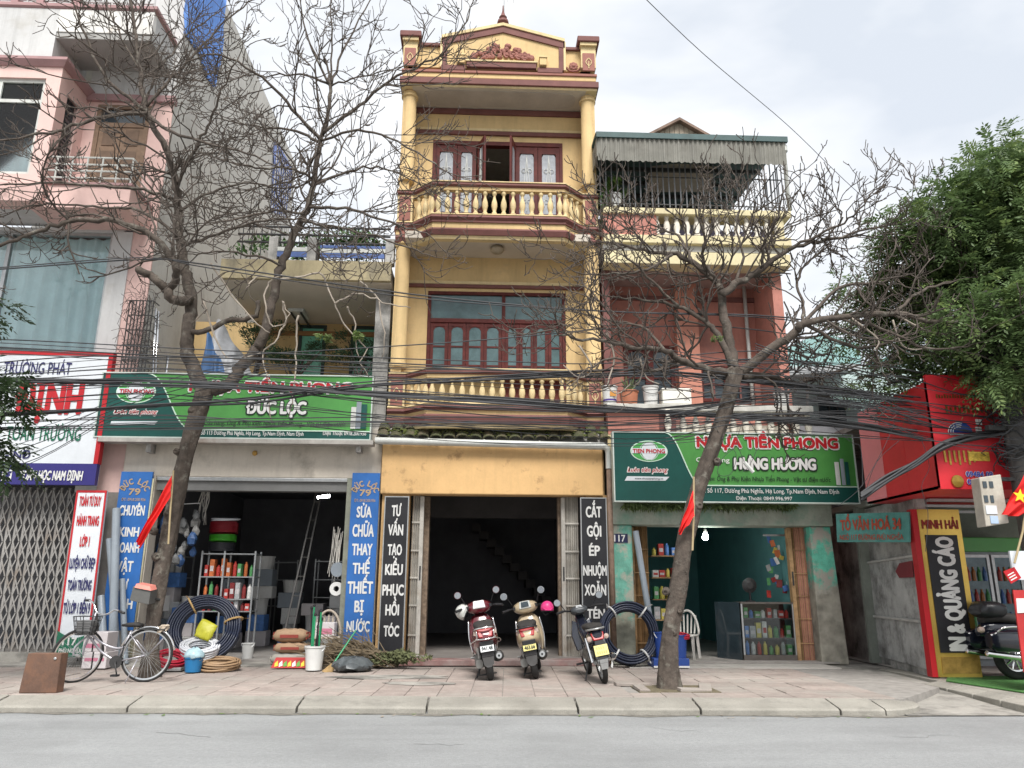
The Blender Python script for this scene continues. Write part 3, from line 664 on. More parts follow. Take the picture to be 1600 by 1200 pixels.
# side piers, room, floor step
pl, pr2 = wx(632, 0, 900), wx(907, 0, 900)
MB().box(HX0, pl+.05, -.12, .25, 0, zh0+.02).build('side_pier', m_ora, hc); MB().box(pr2+.12, HX1+.05, -.12, .25, 0, zh0+.02).build('side_pier', m_ora, hc)
MB().box(HX0+.22, HX1-.22, -.25, 11.6, .02, .11).build('shop_floor', mat('tiled_floor', (.22,.20,.185), .55, .15, 2, .05, 20), hc)
st = MB().box(HX0+.35, HX1-.1, -.62, -.25, -.0, .10).build('doorstep', mat('red_step', (.25,.13,.12), .85, .3, 3, .3, 30, dirt=(.33,.31,.29), dirt_amt=.6, dirt_scale=1.2), hc, bevel=.015)
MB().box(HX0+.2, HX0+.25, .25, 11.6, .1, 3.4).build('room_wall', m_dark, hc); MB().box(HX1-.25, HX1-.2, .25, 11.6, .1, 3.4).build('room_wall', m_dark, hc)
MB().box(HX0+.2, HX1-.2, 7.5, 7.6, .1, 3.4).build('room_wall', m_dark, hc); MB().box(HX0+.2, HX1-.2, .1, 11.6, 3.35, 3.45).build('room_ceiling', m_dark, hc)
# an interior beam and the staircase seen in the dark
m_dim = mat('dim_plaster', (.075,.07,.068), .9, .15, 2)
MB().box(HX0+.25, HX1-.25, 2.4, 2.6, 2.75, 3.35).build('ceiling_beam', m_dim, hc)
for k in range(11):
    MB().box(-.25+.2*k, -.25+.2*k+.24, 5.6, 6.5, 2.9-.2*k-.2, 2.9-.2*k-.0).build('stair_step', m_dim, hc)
# folded steel gates each side of the opening
def folded_gate(x0, x1, y, z0, z1, n, m, label, lean=0, hb_=.03):
    gm = thing('folding_gate', label, 'gate', ((x0+x1)/2, y, z0), 'folded shop gates')
    w = (x1-x0)/n
    for k in range(n):
        xa = x0+w*k
        o = MB().prism([(xa, y, z0), (xa+w*.62, y-.035, z0), (xa+w*.92, y, z0), (xa+w*.92, y+.05, z0), (xa, y+.05, z0)], (lean,0,z1-z0)).build('slat', m, gm)
    for zz in (.12, .3, .47, .64, .82):
        MB().box(x0, x1, y-.045, y-.036, z0+(z1-z0)*zz, z0+(z1-z0)*zz+hb_).build('hinge_bar', m, gm)
    MB().box(x1-.02 if x0 < 0 else x0-.03, x1+.05 if x0 < 0 else x0+.04, y-.06, y+.06, z0, z1-.02).build('end_post', m, gm)
    MB().box((x1+.0 if x0 < 0 else x0-.01), (x1+.03 if x0 < 0 else x0+.02), y-.068, y-.058, z0+1.3, z0+1.55).build('lock_plate', m_iron, gm)
    return gm
folded_gate(wx(641,.05,900), wx(655,.05,900), .05, .11, zh0, 4, m_shut, 'grey folded steel gate at left of the dark doorway')
folded_gate(wx(880,.05,900), wx(905,.05,900), .05, .11, zh0, 8, m_shut, 'grey folded steel gate at right of the dark doorway')
MB().box(wx(876,.2,900)-.05, wx(876,.2,900)+.02, .12, .3, .11, zh0).build('brick_jamb', mat('old_brick', (.19,.14,.10), .9, .4, 14, .6, 30), hc)
MB().box(wx(656,.2,900)-.0, wx(656,.2,900)+.14, .22, .5, .11, zh0).build('brick_jamb', MATS['old_brick'], hc)
# ================================================================ clear glass
def clear_glass():
    if 'clear_glass' in MATS: return MATS['clear_glass']
    m = bpy.data.materials.new('clear_glass'); m.use_nodes = True; nt = m.node_tree; nt.nodes.clear(); N = nt.nodes.new
    o = N('ShaderNodeOutputMaterial'); t = N('ShaderNodeBsdfTransparent'); t.inputs[0].default_value = (.95,.98,.98,1); g = N('ShaderNodeBsdfGlossy'); g.inputs['Roughness'].default_value = .03
    f = N('ShaderNodeFresnel'); f.inputs[0].default_value = 1.5; x = N('ShaderNodeMixShader')
    nt.links.new(f.outputs[0], x.inputs[0]); nt.links.new(t.outputs[0], x.inputs[1]); nt.links.new(g.outputs[0], x.inputs[2]); nt.links.new(x.outputs[0], o.inputs[0])
    MATS['clear_glass'] = m; return m
m_clear = clear_glass()
# ================================================================ tall pale house (left)
AX = -6.62
ha = thing('pale_townhouse', 'tall white and pink townhouse with bare grey side wall at far left', 'house', (-9.5, 0, 0))
MB().box(AX-.2, AX, .02, 9.6, 0, 15.47).build('side_wall', m_conc, ha)
MB().box(-15, AX-.2, 9.4, 9.6, 0, 15.4).build('back_wall', m_conc, ha)
MB().box(-15, AX-.1, .0, 9.6, 15.2, 15.46).build('roof_slab', m_conc, ha)
YB = -1.0; BXR = -8.40
z_bt, z_bb = hz(103, YB, 60), hz(290, YB, 60)
z_lb = hz(322, YB, 100)
# front wall strips on the main plane
zt_w = hz(360, 0, 100); zb_w = hz(553, 0, 100)
def fw(a, b, z0, z1, m, nm, y=0.0): return MB().box(a, b, y, .2, z0, z1).build(nm, m, ha)
zc = hz(158, 0, 200)
wl, wr = wx(147, 0, 210), wx(231, 0, 210); wt, wb = hz(165, 0, 190), hz(300, 0, 190)
mb = MB(); mb.box(BXR, wl, 0, .2, z_lb, zc); mb.box(wr, AX-.001, 0, .2, z_lb, zc); mb.box(wl, wr, 0, .2, wt, zc); mb.build('upper_wall', m_pinkA, ha)
fw(BXR, AX-.001, zc, hz(60, 0, 200)+.8, m_white, 'band_wall')
fw(-15, AX-.001, hz(60,0,200)+.8, 15.2, m_white, 'top_wall')
MB().box(BXR, AX+.03, -.07, .1, zc-.04, zc+.12).build('cornice', m_mauve, ha, bevel=.01)
# bay
mb = MB(); bw0, bw1 = wx(-90, YB, 200), wx(58, YB, 200); bt, bb = hz(122, YB, 60), hz(272, YB, 60)
mb.box(-15, bw0, YB, YB+.2, z_bb, z_bt); mb.box(bw1, BXR, YB, YB+.2, z_bb, z_bt); mb.box(bw0, bw1, YB, YB+.2, bt, z_bt); mb.box(bw0, bw1, YB, YB+.2, z_bb, bb)
sy0, sy1 = YB+.3, YB+.72
mb.box(BXR-.2, BXR, YB+.2, sy0, z_bb, z_bt); mb.box(BXR-.2, BXR, sy1, .0, z_bb, z_bt); mb.box(BXR-.2, BXR, sy0, sy1, bt-.15, z_bt); mb.box(BXR-.2, BXR, sy0, sy1, z_bb, bb-.3)
mb.build('bay_wall', m_pinkA, ha)
o = MB().box(BXR-.12, BXR-.08, sy0, sy1, bb-.3, bt-.15).build('bay_side_window', m_glass, ha)
for zz in np.linspace(bb-.2, bt-.2, 12): MB().box(BXR-.03, BXR-.015, sy0, sy1, zz-.012, zz+.012).build('grille_bar', m_iron, o)
MB().sweep([(-15, YB), (BXR, YB), (BXR, 0)], [(-.1,z_bt-.02),(-.1,z_bt+.14),(.12,z_bt+.14),(.12,z_bt+.08),(.03,z_bt-.02)]).build('bay_cornice', m_mauve, ha)
MB().sweep([(-15, YB), (BXR, YB), (BXR, 0)], [(-.3,z_bb-.35),(-.3,z_bb),(.1,z_bb),(.06,z_bb-.35)]).build('bay_base', m_pinkA, ha)
MB().box(-15, BXR-.02, YB+.02, .1, z_bb-.3, z_bb-.1).build('bay_floor', m_white, ha)
def window_unit(x0, x1, y, z0, z1, cols, tr, mf, mg, parent, curtain=None):
    m = MB(); t = .07
    m.box(x0, x1, y, y+.09, z1-t, z1); m.box(x0, x1, y, y+.09, z0, z0+t)
    xs = np.linspace(x0, x1-t, cols+1)
    for x in xs: m.box(x, x+t, y+.003, y+.087, z0+t, z1-t)
    if tr: m.box(x0+t, x1-t, y+.006, y+.084, tr-t/2, tr+t/2)
    f = m.build('window_frame', mf, parent)
    for k in range(cols):
        a, b = xs[k]+t, xs[k+1]
        for zz0, zz1 in (((z0+t, tr-t/2), (tr+t/2, z1-t)) if tr else ((z0+t, z1-t),)):
            MB().box(a, b, y+.04, y+.048, zz0, zz1).build('pane', mg, f)
    return f
def curtain(x0, x1, y, z0, z1, m, parent, amp=.05, lam=.22):
    c = MB(); n = int((x1-x0)/.03); vs = []
    for k in range(n+1):
        x = x0+(x1-x0)*k/n; d = amp*math.sin(x*2*math.pi/lam+.6*math.sin(x*3.1)) + .02*math.sin(x*41)
        vs += [(x, y+d, z0), (x, y+d*.7, z1)]
    c.add(vs, [(2*k, 2*k+2, 2*k+3, 2*k+1) for k in range(n)]); return c.build('curtain', m, parent, smooth=True, fix=False)
m_curt = mat('teal_curtain', (.72,.88,.90), .8, .08, 3, .1, 120)
f = window_unit(bw0, bw1, YB+.05, bb, bt, 2, hz(155, YB, 40), m_pvcw, m_clear, ha); curtain(bw0, bw1, YB+.2, bb, bt, m_curt, f)
MB().box(-15, BXR-.2, YB+.6, YB+.65, z_bb, z_bt).build('room_back', m_dark, ha)
# brown shuttered window
f = MB(); f.box(wl, wr, -.02, .08, wt-.09, wt); f.box(wl, wl+.09, -.02, .08, wb, wt-.09); f.box(wr-.09, wr, -.02, .08, wb, wt-.09); zq = hz(196, 0, 190); f.box(wl+.09, wr-.09, -.018, .078, zq-.05, zq+.05)
m_bw = mat('brown_wood', (.20,.13,.085), .65, .2, 8, .1, 60)
f = f.build('window_frame', m_bw, ha)
MB().box(wl+.09, wr-.09, .03, .04, zq+.05, wt-.09).build('pane', m_glass, f)
cxm = (wl+wr)/2
for a, b in ((wl+.09, cxm-.006), (cxm+.006, wr-.09)):
    lf = MB().box(a, b, .0, .05, wb, zq-.05).build('shutter', m_bw, f, bevel=.006)
    for q in range(3):
        z0 = wb+(zq-.05-wb)*(q+.12)/3; z1 = wb+(zq-.05-wb)*(q+.88)/3
        MB().box(a+.09, b-.09, -.012, .01, z0, z1).build('shutter_panel', mat('brown_wood_dark', (.14,.09,.06), .65, .2, 8, .1, 60), lf, bevel=.008)
MB().box(wl-.3, AX-.25, .5, .55, wb, wt).build('room_back', m_dark, ha)
# lower balcony between the bay and the right edge
z_lt = hz(290, -.95, 150)
MB().box(BXR, AX-.15, -.95, 0, z_lb, z_lt).build('balcony_slab', m_pinkA, ha, bevel=.01)
MB().box(BXR, AX-.12, -.99, 0, z_lt, z_lt+.05).build('balcony_trim', m_mauve, ha)
rl = thing
for k, py in enumerate((247, 258, 268, 279)):
    z = hz(py, -.9, 160)
    MB().tube([(BXR, -.9, z), (AX-.2, -.9, z), (AX-.2, -.02, z)], .02, 6).build('rail', m_pvcw, ha)
for x in np.linspace(BXR+.15, AX-.2, 6): MB().tube([(x, -.9, z_lt), (x, -.9, hz(247,-.9,160))], .016, 6).build('rail_post', m_pvcw, ha)
# top balcony
tb0, tb1 = hz(62, YB, 180), hz(18, YB, 180)
TBR = -6.78
MB().box(-15, BXR-.25, YB-.02, .2, hz(100, YB, 60)+.1, tb1).build('balcony_front', m_white, ha)
MB().box(BXR-.25, TBR, YB, 0, tb0, tb0+.14).build('balcony_slab', mat('grey_soffit', (.36,.355,.34), .9, .12, 1.5, .1, 30, streak=0), ha)
MB().box(BXR-.25, TBR, YB-.02, YB+.12, tb0+.14, tb1).build('balcony_front', mat('rust_streaked_white', (.70,.69,.66), .85, .06, 1.5, .1, 40, dirt=(.46,.30,.14), dirt_amt=.16, dirt_scale=1.7, streak=.35), ha)
MB().box(TBR-.12, TBR-.002, YB+.12, 0, tb0+.14, tb1-.003).build('balcony_side', m_white, ha)
MB().sweep([(-15, YB), (TBR, YB), (TBR, 0)], [(-.14,tb1),(-.14,tb1+.11),(.06,tb1+.11),(.06,tb1+.04),(.0,tb1)]).build('coping', m_mauve, ha)
for k in range(3):
    z = tb1+.25+.17*k; MB().tube([(-15, YB+.05, z), (TBR-.05, YB+.05, z)], .025, 6).build('rail', m_white, ha)
for x in np.linspace(-10.5, TBR-.06, 14): MB().tube([(x, YB+.05, tb1+.1), (x, YB+.05, tb1+.75)], .02, 6).build('rail_post', m_white, ha)
for px in (22, 62, 118): MB().box(wx(px,YB,5)-.07, wx(px,YB,5)+.07, YB-.01, YB+.15, tb1+.1, tb1+.9).build('balcony_pier', m_mauve, ha)
# first floor: curtained window, white and pink piers
zt2 = hz(362, 0, 100); zb2 = hz(556, 0, 100)
fw(-15, wx(200,0,330), zt2, z_lb+.02, m_white, 'white_wall', -.02)
p0, p1, p2 = wx(166,0,450), wx(197,0,450), AX-.001
fw(p0, p1, zb2-1, zt2, m_white, 'white_pier', -.05); fw(p1, p2, zb2-2.6, z_lb+.02, m_pinkA, 'pink_pier', -.02)
fw(-15, p0, hz(760,0,100), zb2, m_white, 'sign_wall', .02)
fw(p0, p1, zb2-2.6, zb2-1, m_conc, 'lower_pier', -.03)
f = window_unit(-11.5, p0, .02, zb2, zt2, 2, None, m_grey, m_clear, ha); curtain(-11.4, p0-.06, .2, zb2, zt2-.06, m_curt, f, .06, .30)
MB().box(-15, AX-.2, .7, .75, 3, zt2+.2).build('room_back', m_dark, ha)
MB().box(-15, AX-.2, .2, 9.4, zt2+.05, zt2+.15).build('room_ceiling', m_dark, ha)
MB().box(-15, AX-.2, .0, 9.4, 0.0, .12).build('shop_floor', m_grime, ha); MB().box(-15, wx(142,-.02,900), -.1, 0, .0, .17).build('threshold', m_ramp, ha)
MB().box(-15, AX-.2, 3, 3.1, .1, zb2).build('room_back', m_dark, ha)
MB().box(wx(142,-.02,900), AX+.0, -.05, .1, 0, zb2-2.6).build('gate_pier', mat('dark_pier', (.20,.185,.17), .9, .2, 2, .3, 30, streak=.3), ha)
# blue corrugated sheets fixed to the side wall
def corrugated(pts, X, m, parent, pitch=.13, amp=.035):
    ys = [p[0] for p in pts]; y0, y1 = min(ys), max(ys); mbx = MB(); vs = []; n = int((y1-y0)/pitch*4)
    def span(y):
        zs = []
        for i in range(len(pts)):
            (a, za_), (b2, zb__) = pts[i], pts[(i+1) % len(pts)]
            if (a-y)*(b2-y) <= 0 and a != b2: zs.append(za_+(zb__-za_)*(y-a)/(b2-a))
        return min(zs), max(zs)
    for k in range(n+1):
        y = y0+(y1-y0)*min(max(k/n, .001), .999); lo, hi = span(y); d = amp*math.cos(k*math.pi/2)
        vs += [(X+.05+d, y, lo), (X+.05+d, y, hi)]
    mbx.add(vs, [(2*k, 2*k+2, 2*k+3, 2*k+1) for k in range(n)])
    return mbx.build('corrugated_sheet', m, parent, fix=False)
m_bcor = mat('blue_corrugated', (.12,.26,.62), .5, .12, 3, .05, 30, streak=.2)
corrugated([(-.2,13.6),(-.22,15.3),(1.9,15.4),(2.04,14.0),(1.92,12.9),(1.36,12.8),(.88,13.0),(-.1,12.85)], AX, m_bcor, ha)
corrugated([(6.9,14.7),(9.1,14.97),(8.9,13.05),(7.26,12.4)], AX, mat('slatted_sheet', (.16,.21,.42), .6, .2, 5), ha)
for k in range(9): MB().box(AX+.08, AX+.10, 7.1+.24*k, 7.14+.24*k, 11.0, 14.6).build('louvre_bar', m_white, ha)
# folding steel gate of the ground floor
gx0, gx1 = wx(-170, .03, 900), wx(140, .03, 900); gz0, gz1 = .17, hz(762, .03, 70)
gm = thing('folding_gate', 'closed grey folding lattice gate under the tutoring sign', 'gate', ((gx0+gx1)/2, .03, gz0), 'folded shop gates')
n = 24; w = (gx1-gx0)/n
slm = MB().box(-.02, .02, -.01, .012, 0, gz1-gz0).mesh('slat'); slm.materials.append(m_shutg)
for k in range(n+1): piece(slm, 'slat', None, gm, (gx0+w*k, .03, gz0))
lt = MB(); rows = 9; hh = (gz1-gz0-.1)/rows
for r_ in range(rows):
    for k in range(n):
        a, b = gx0+w*k, gx0+w*(k+1); z0 = gz0+.05+hh*r_
        c_ = (a+b)/2; lt.tube([(a+.02,.0,z0),(a+.03,.0,z0+hh*.12),(c_,-.004,z0+hh/2),(b-.03,.0,z0+hh*.88),(b-.02,.0,z0+hh)], .013, 4); lt.tube([(b-.02,-.014,z0),(b-.03,-.014,z0+hh*.12),(c_,-.018,z0+hh/2),(a+.03,-.014,z0+hh*.88),(a+.02,-.014,z0+hh)], .013, 4)
stuff(lt.build('lattice_bars', m_shutg, gm))
MB().box(gx0, gx1+.1, .0, .1, gz1, gz1+.06).build('head_track', m_iron, gm)
# tutoring sign board
YS = -.42
sx0, sx1 = wx(-110, YS, 650), wx(163, YS, 650); sz1, sz0 = hz(551, YS, 80), hz(757, YS, 80)
sg = thing('shop_signboard', 'large white tutoring signboard with red border on the pale townhouse', 'sign', (sx0, YS, sz0), 'shop signs')
MB().box(sx0, sx1, YS, YS+.12, sz0, sz1).build('board', m_signw, sg)
zn = hz(724, YS, 80)
MB().box(sx0-.02, sx1+.004, YS-.006, YS+.1, sz0-.004, zn).build('bottom_band', m_navy, sg)
MB().box(sx0, sx1+.01, YS-.012, YS+.126, sz1-.05, sz1+.02).build('border', m_vred, sg); MB().box(sx1-.07, sx1+.01, YS-.012, YS+.126, zn, sz1-.05).build('border', m_vred, sg)
yt = YS-.012
m_navt = plain('navy_lettering', (.02,.02,.10), .5); m_grt = plain('green_lettering', (.01,.13,.07), .5)
ptext('TRƯỜNG PHÁT', m_navt, sg, 4, 110, 566, 584, yt, .01); ptext('ĐỊNH', m_vred, sg, 22, 124, 598, 645, yt, .035)
ptext('TOÁN TRƯỜNG', m_grt, sg, 8, 125, 667, 688, yt, .015); ptext('- NĐ', m_navt, sg, 8, 46, 704, 716, yt, .02); ptext('TOÁN HỌC NAM ĐỊNH', m_wht, sg, 30, 128, 736, 750, yt-.004, .03, .1)
fb = MB().pbox(3, 18, 734, 751, yt-.003, yt+.004).build('social_icon', m_wht, sg); ptext('f', m_navy, fb, 8, 15, 737, 750, yt-.006, .05)
# leaning vertical banner
lb = thing('leaning_banner', 'tall white and green tutoring banner leaning before the folding gate', 'sign', wloc(None), 'shop signs')
b0, b1 = atz(86, 1024, .02), atz(137, 1024, .02)
b0 = at(86, 1020, -.75); b1 = at(137, 1022, -.75); t0 = at(120, 766, -.35); t1 = at(176, 768, -.35)
bz = .15
rgt = (b1-b0); rgt.z = 0; wB = rgt.length; rgt.normalize()
org = Vector((b0.x, -.75, bz)); upb = (t0-Vector((b0.x, -.75, bz))); hB = upb.length; upb.normalize(); nrm = rgt.cross(upb).normalized()
lb.location = org
def bq(u0, u1, v0, v1, th, m, nm, off=0):
    q = [org+rgt*(u*wB)+upb*(v*hB)+nrm*off for u, v in ((u0,v0),(u1,v0),(u1,v1),(u0,v1))]; return MB().prism(q, -nrm*th).build(nm, m, lb)
bq(0,1,0,1,.05, m_signw, 'panel')
for u0, u1, v0, v1 in ((0,.06,0,1),(.94,1,0,1),(.06,.94,.985,1)): bq(u0,u1,v0,v1,.012, m_vred, 'border', .006)
gr = [org+rgt*(u*wB)+upb*(v*hB)+nrm*.009 for u, v in [(0,0),(1,0),(1,.11)]+[(1-k/10, .105+.05*abs((k/10-.45)*1.6)**1.7) for k in range(1,11)]]
MB().prism(gr, -nrm*.012).build('green_foot', m_grt, lb)
def bt_(s, m, u0, u1, v0, v1, off=.02): return lettering(s, m, lb, org+rgt*(u0*wB)+upb*(v0*hB)+nrm*.014, rgt, upb, (u1-u0)*wB, (v1-v0)*hB, off)
for s, m, u0, u1, v0 in (('TOÁN TƯ DUY',m_vred,.15,.85,.90),('HÀNH TRANG',m_vred,.15,.86,.775),('LỚP 1',m_vred,.34,.64,.645),('LUYỆN CHỮ ĐẸP',m_navt,.1,.9,.51),('TOÁN TRƯỜNG',m_navt,.13,.87,.38),('TỪ LỚP 1 ĐẾN 9',m_navt,.09,.91,.245)): bt_(s, m, u0, u1, v0, v0+.058, .032)
bt_('117', m_wht, .2, .62, .065, .105, .03); bt_('PHÙ NGHĨA', m_wht, .12, .8, .022, .045)
# ================================================================ plumbing shop building (between pale house and yellow house)
hb = thing('plumbing_shop', 'low beige plumbing shop with deep overhanging slab and recessed upper floor', 'building', (-4.3, 0, 0))
BX0, BX1 = AX+.02, HX0-.02
YL = -.08
zl0, zl1 = hz(746, YL, 400), hz(688, YL, 400)
MB().box(BX0, BX1-.03, YL, .3, zl0, zl1+.25).build('lintel_beam', m_beige, hb, bevel=.015)
ol, orr = wx(243, YL, 900), wx(540, YL, 900)
jl, jr = wx(243, YL, 760), wx(546, YL, 760)
MB().box(BX0+.0, jl-.1, YL+.01, .35, 0, zl0).build('side_pier', m_beige, hb); MB().box(jr+.06, BX1-.03, YL+.01, .35, 0, zl0).build('side_pier', m_beige, hb)
m_jamb = mat('olive_jamb', (.24,.25,.20), .7, .15, 4, .1, 40, dirt=(.13,.12,.1), dirt_amt=.4, dirt_scale=3)
MB().box(jl-.1, jl, YL-.03, .2, .02, zl0).build('door_jamb', m_beige, hb); MB().box(jr-.04, jr+.06, YL-.03, .2, .02, zl0).build('door_jamb', m_jamb, hb)
MB().tube([(jl-.04, YL-.07, .05), (jl-.04, YL-.07, zl0-.05)], .03, 8).build('conduit', mat('cream_pipe', (.55,.52,.36), .5, .1, 4), hb, smooth=True)
MB().box(jl, jr-.04, YL+.0, .22, zl0-.07, zl0-.002).build('shutter_housing', m_grey, hb, bevel=.01); MB().box(jl, jr-.04, YL+.05, .2, zl0-.24, zl0-.075).build('shutter_curtain', mat('dark_shutter', (.16,.16,.155), .6, .1, 5), hb)
MB().box(BX0+.02, BX1-.05, -.2, 8, .012, .06).build('shop_floor', m_grime, hb)
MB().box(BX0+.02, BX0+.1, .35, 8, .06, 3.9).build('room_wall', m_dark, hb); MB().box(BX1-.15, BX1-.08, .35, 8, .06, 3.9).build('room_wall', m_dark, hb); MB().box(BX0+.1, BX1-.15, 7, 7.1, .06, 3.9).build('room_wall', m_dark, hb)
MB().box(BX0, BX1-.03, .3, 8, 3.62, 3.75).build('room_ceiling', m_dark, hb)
zfl = zl1+.25
MB().box(BX0, BX1-.03, .3, 8, 3.76, zfl).build('upper_floor', m_sof, hb)
# recessed upper storey
YU = 2.5; zsf = 7.15
g1 = (wx(466, YU, 540), wx(509, YU, 540)); g2 = (wx(548, YU, 540), wx(618, YU, 540)); gt_, gb_ = hz(509, YU, 520), zfl+.9
SL = wx(345, 0, 440)
m = MB(); m.box(BX0, g1[0], YU, YU+.2, zfl, zsf); m.box(g1[1], g2[0], YU, YU+.2, zfl, zsf); m.box(g1[0], g1[1], YU, YU+.2, gt_, zsf); m.box(g2[0], BX1-.03, YU, YU+.2, gt_, zsf); m.box(g1[0], g1[1], YU, YU+.2, zfl, gb_); m.box(g2[0], BX1-.03, YU, YU+.2, zfl, gb_)
m.build('upper_wall', m_yel, hb)
MB().box(SL, BX1-.03, YU-.06, YU+.01, zsf-.30, zsf-.2).build('wall_moulding', mat('brown_moulding', (.30,.16,.07), .8), hb)
for a, b in (g1, (g2[0], BX1-.03)):
    f = MB(); t = .07; f.box(a, b, YU-.03, YU+.08, gt_-t, gt_); f.box(a, a+t, YU-.03, YU+.08, gb_, gt_-t); f.box(b-t, b, YU-.03, YU+.08, gb_, gt_-t); zm = gb_+(gt_-gb_)*.62; f.box(a+t, b-t, YU-.028, YU+.078, zm-.035, zm+.035)
    f = f.build('window_frame', mat('dark_green_frame', (.03,.05,.045), .5), hb)
    MB().box(a+t, b-t, YU+.02, YU+.03, gb_, zm-.035).build('pane', m_glass_g, f); MB().box(a+t, b-t, YU+.02, YU+.03, zm+.035, gt_-t).build('pane', m_glass_g, f)
MB().box(SL, BX1-.03, .0, 8, zsf, 7.3).build('roof_slab', m_sof, hb); MB().box(SL, BX1-.03, -.1, .06, zsf+.02, hz(406, -.1, 450)).build('slab_fascia', mat('cream_fascia', (.40,.34,.21), .9, .15, 2, .2, 30, streak=.6, dirt=(.13,.12,.10), dirt_amt=.42), hb)
MB().box(SL+.2, BX1-.03, .06, 8, 7.3, 7.5).build('terrace_floor', m_concd, hb)
MB().box(BX1-.35, BX1-.05, .3, .6, zfl, zsf).build('corner_post', m_concd, hb)
# terrace railing with blue and white boards
zr0, zr1 = hz(404, .1, 500), hz(358, .1, 500)
for px in (430, 490, 611): MB().box(wx(px,.1,360)-.09, wx(px,.1,360)+.09, .05, .25, zr0-.1, hz(372,.1,500)).build('terrace_post', m_concd, hb, bevel=.01)
for py in (356, 368, 380): MB().tube([(SL+.2, .12, hz(py,.12,500)), (BX1-.1, .12, hz(py,.12,500))], .022, 6).build('terrace_rail', m_iron, hb)
for k in range(16): x = SL+.3+k*.19; MB().tube([(x,.12,zr0-.1),(x,.12,hz(356,.12,500))], .01, 5).build('rail_bar', m_iron, hb)
for a, b, y0, y1, mm in ((432,482,386,392,'w'),(432,482,393,401,'b'),(500,606,384,388,'b'),(500,560,389,395,'w'),(500,606,396,403,'b'),(562,606,389,395,'w')):
    MB().pbox(a, b, y0, y1, .06, .09).build('rail_board', m_pvcw if mm == 'w' else mat('faded_blue', (.07,.12,.30), .6, .2, 4), hb)
def bush(name, c, rad, n, m, leaf_=.06, parent=None, flat=.8):
    """a cloud of small leaf faces clumped round a few centres"""
    cl = [(Vector((random.gauss(0,.45)*rad[0], random.gauss(0,.45)*rad[1], random.gauss(0,.4)*rad[2])), random.uniform(.35,.6)) for _ in range(max(4, n//60))]
    vs = []; fs = []
    for k in range(n):
        cc, rr = random.choice(cl); d = Vector((random.gauss(0,1), random.gauss(0,1), random.gauss(0,1))).normalized()*random.random()**.4*rr
        p = Vector(c)+cc+Vector((d.x*rad[0], d.y*rad[1], d.z*rad[2]))
        a = Vector((random.gauss(0,1), random.gauss(0,1), random.gauss(0,.7))).normalized(); b = a.orthogonal().normalized(); s = leaf_*random.uniform(.6,1.4)
        i = len(vs); vs += [tuple(p-a*s), tuple(p+b*s*.35), tuple(p+a*s), tuple(p-b*s*.35)]; fs.append((i,i+1,i+2,i+3))
    me = bpy.data.meshes.new(name); me.from_pydata(vs, [], fs); return link(name, me, m, parent)
hd = thing('terrace_hedge', 'row of green plants behind the rail on the plumbing shop roof terrace', 'plants', (wx(530,.9,350), .9, 7.6))
bush('foliage', (wx(470,.9,345), .9, 8.3), (1.0,.4,.42), 900, m_leaf, .07, hd); bush('foliage', (wx(560,.9,345), .9, 8.35), (.9,.4,.45), 900, m_leaf, .07, hd)
for x in (wx(450,.9,345), wx(500,.9,345), wx(560,.9,345)): MB().lathe([(.18,0),(.24,.3),(.22,.3),(.2,.27)], (x,.9,7.5), 12).build('planter', m_concd, hd); MB().tube([(x,.9,7.85),(x+.05,.9,8.4)], .03, 5).build('stem', m_bark, hd)
# air conditioner under the overhang
ac = thing('air_conditioner', 'white outdoor air conditioner unit under the overhanging slab', 'appliance', (wx(462,1.6,470), 1.6, 6.6))
ax0, ax1 = wx(450, 1.5, 470), wx(476, 1.5, 470); az0, az1 = hz(486,1.5,460), hz(449,1.5,460)
MB().box(ax0, ax1, 1.5, 2.1, az0, az1).build('casing', m_pvcw, ac, bevel=.03)
o = MB().lathe([(.0,.0),(.2,.0),(.2,.02),(.02,.02)], ((ax0+ax1)/2-.02, 1.495, (az0+az1)/2), 20, axis=(0,-1,0)).build('fan_grille', m_iron, ac)
for x in (ax0+.06, ax1-.09): MB().box(x, x+.03, 1.55, 2.5, az0-.04, az0-.003).build('wall_bracket', m_iron, ac)
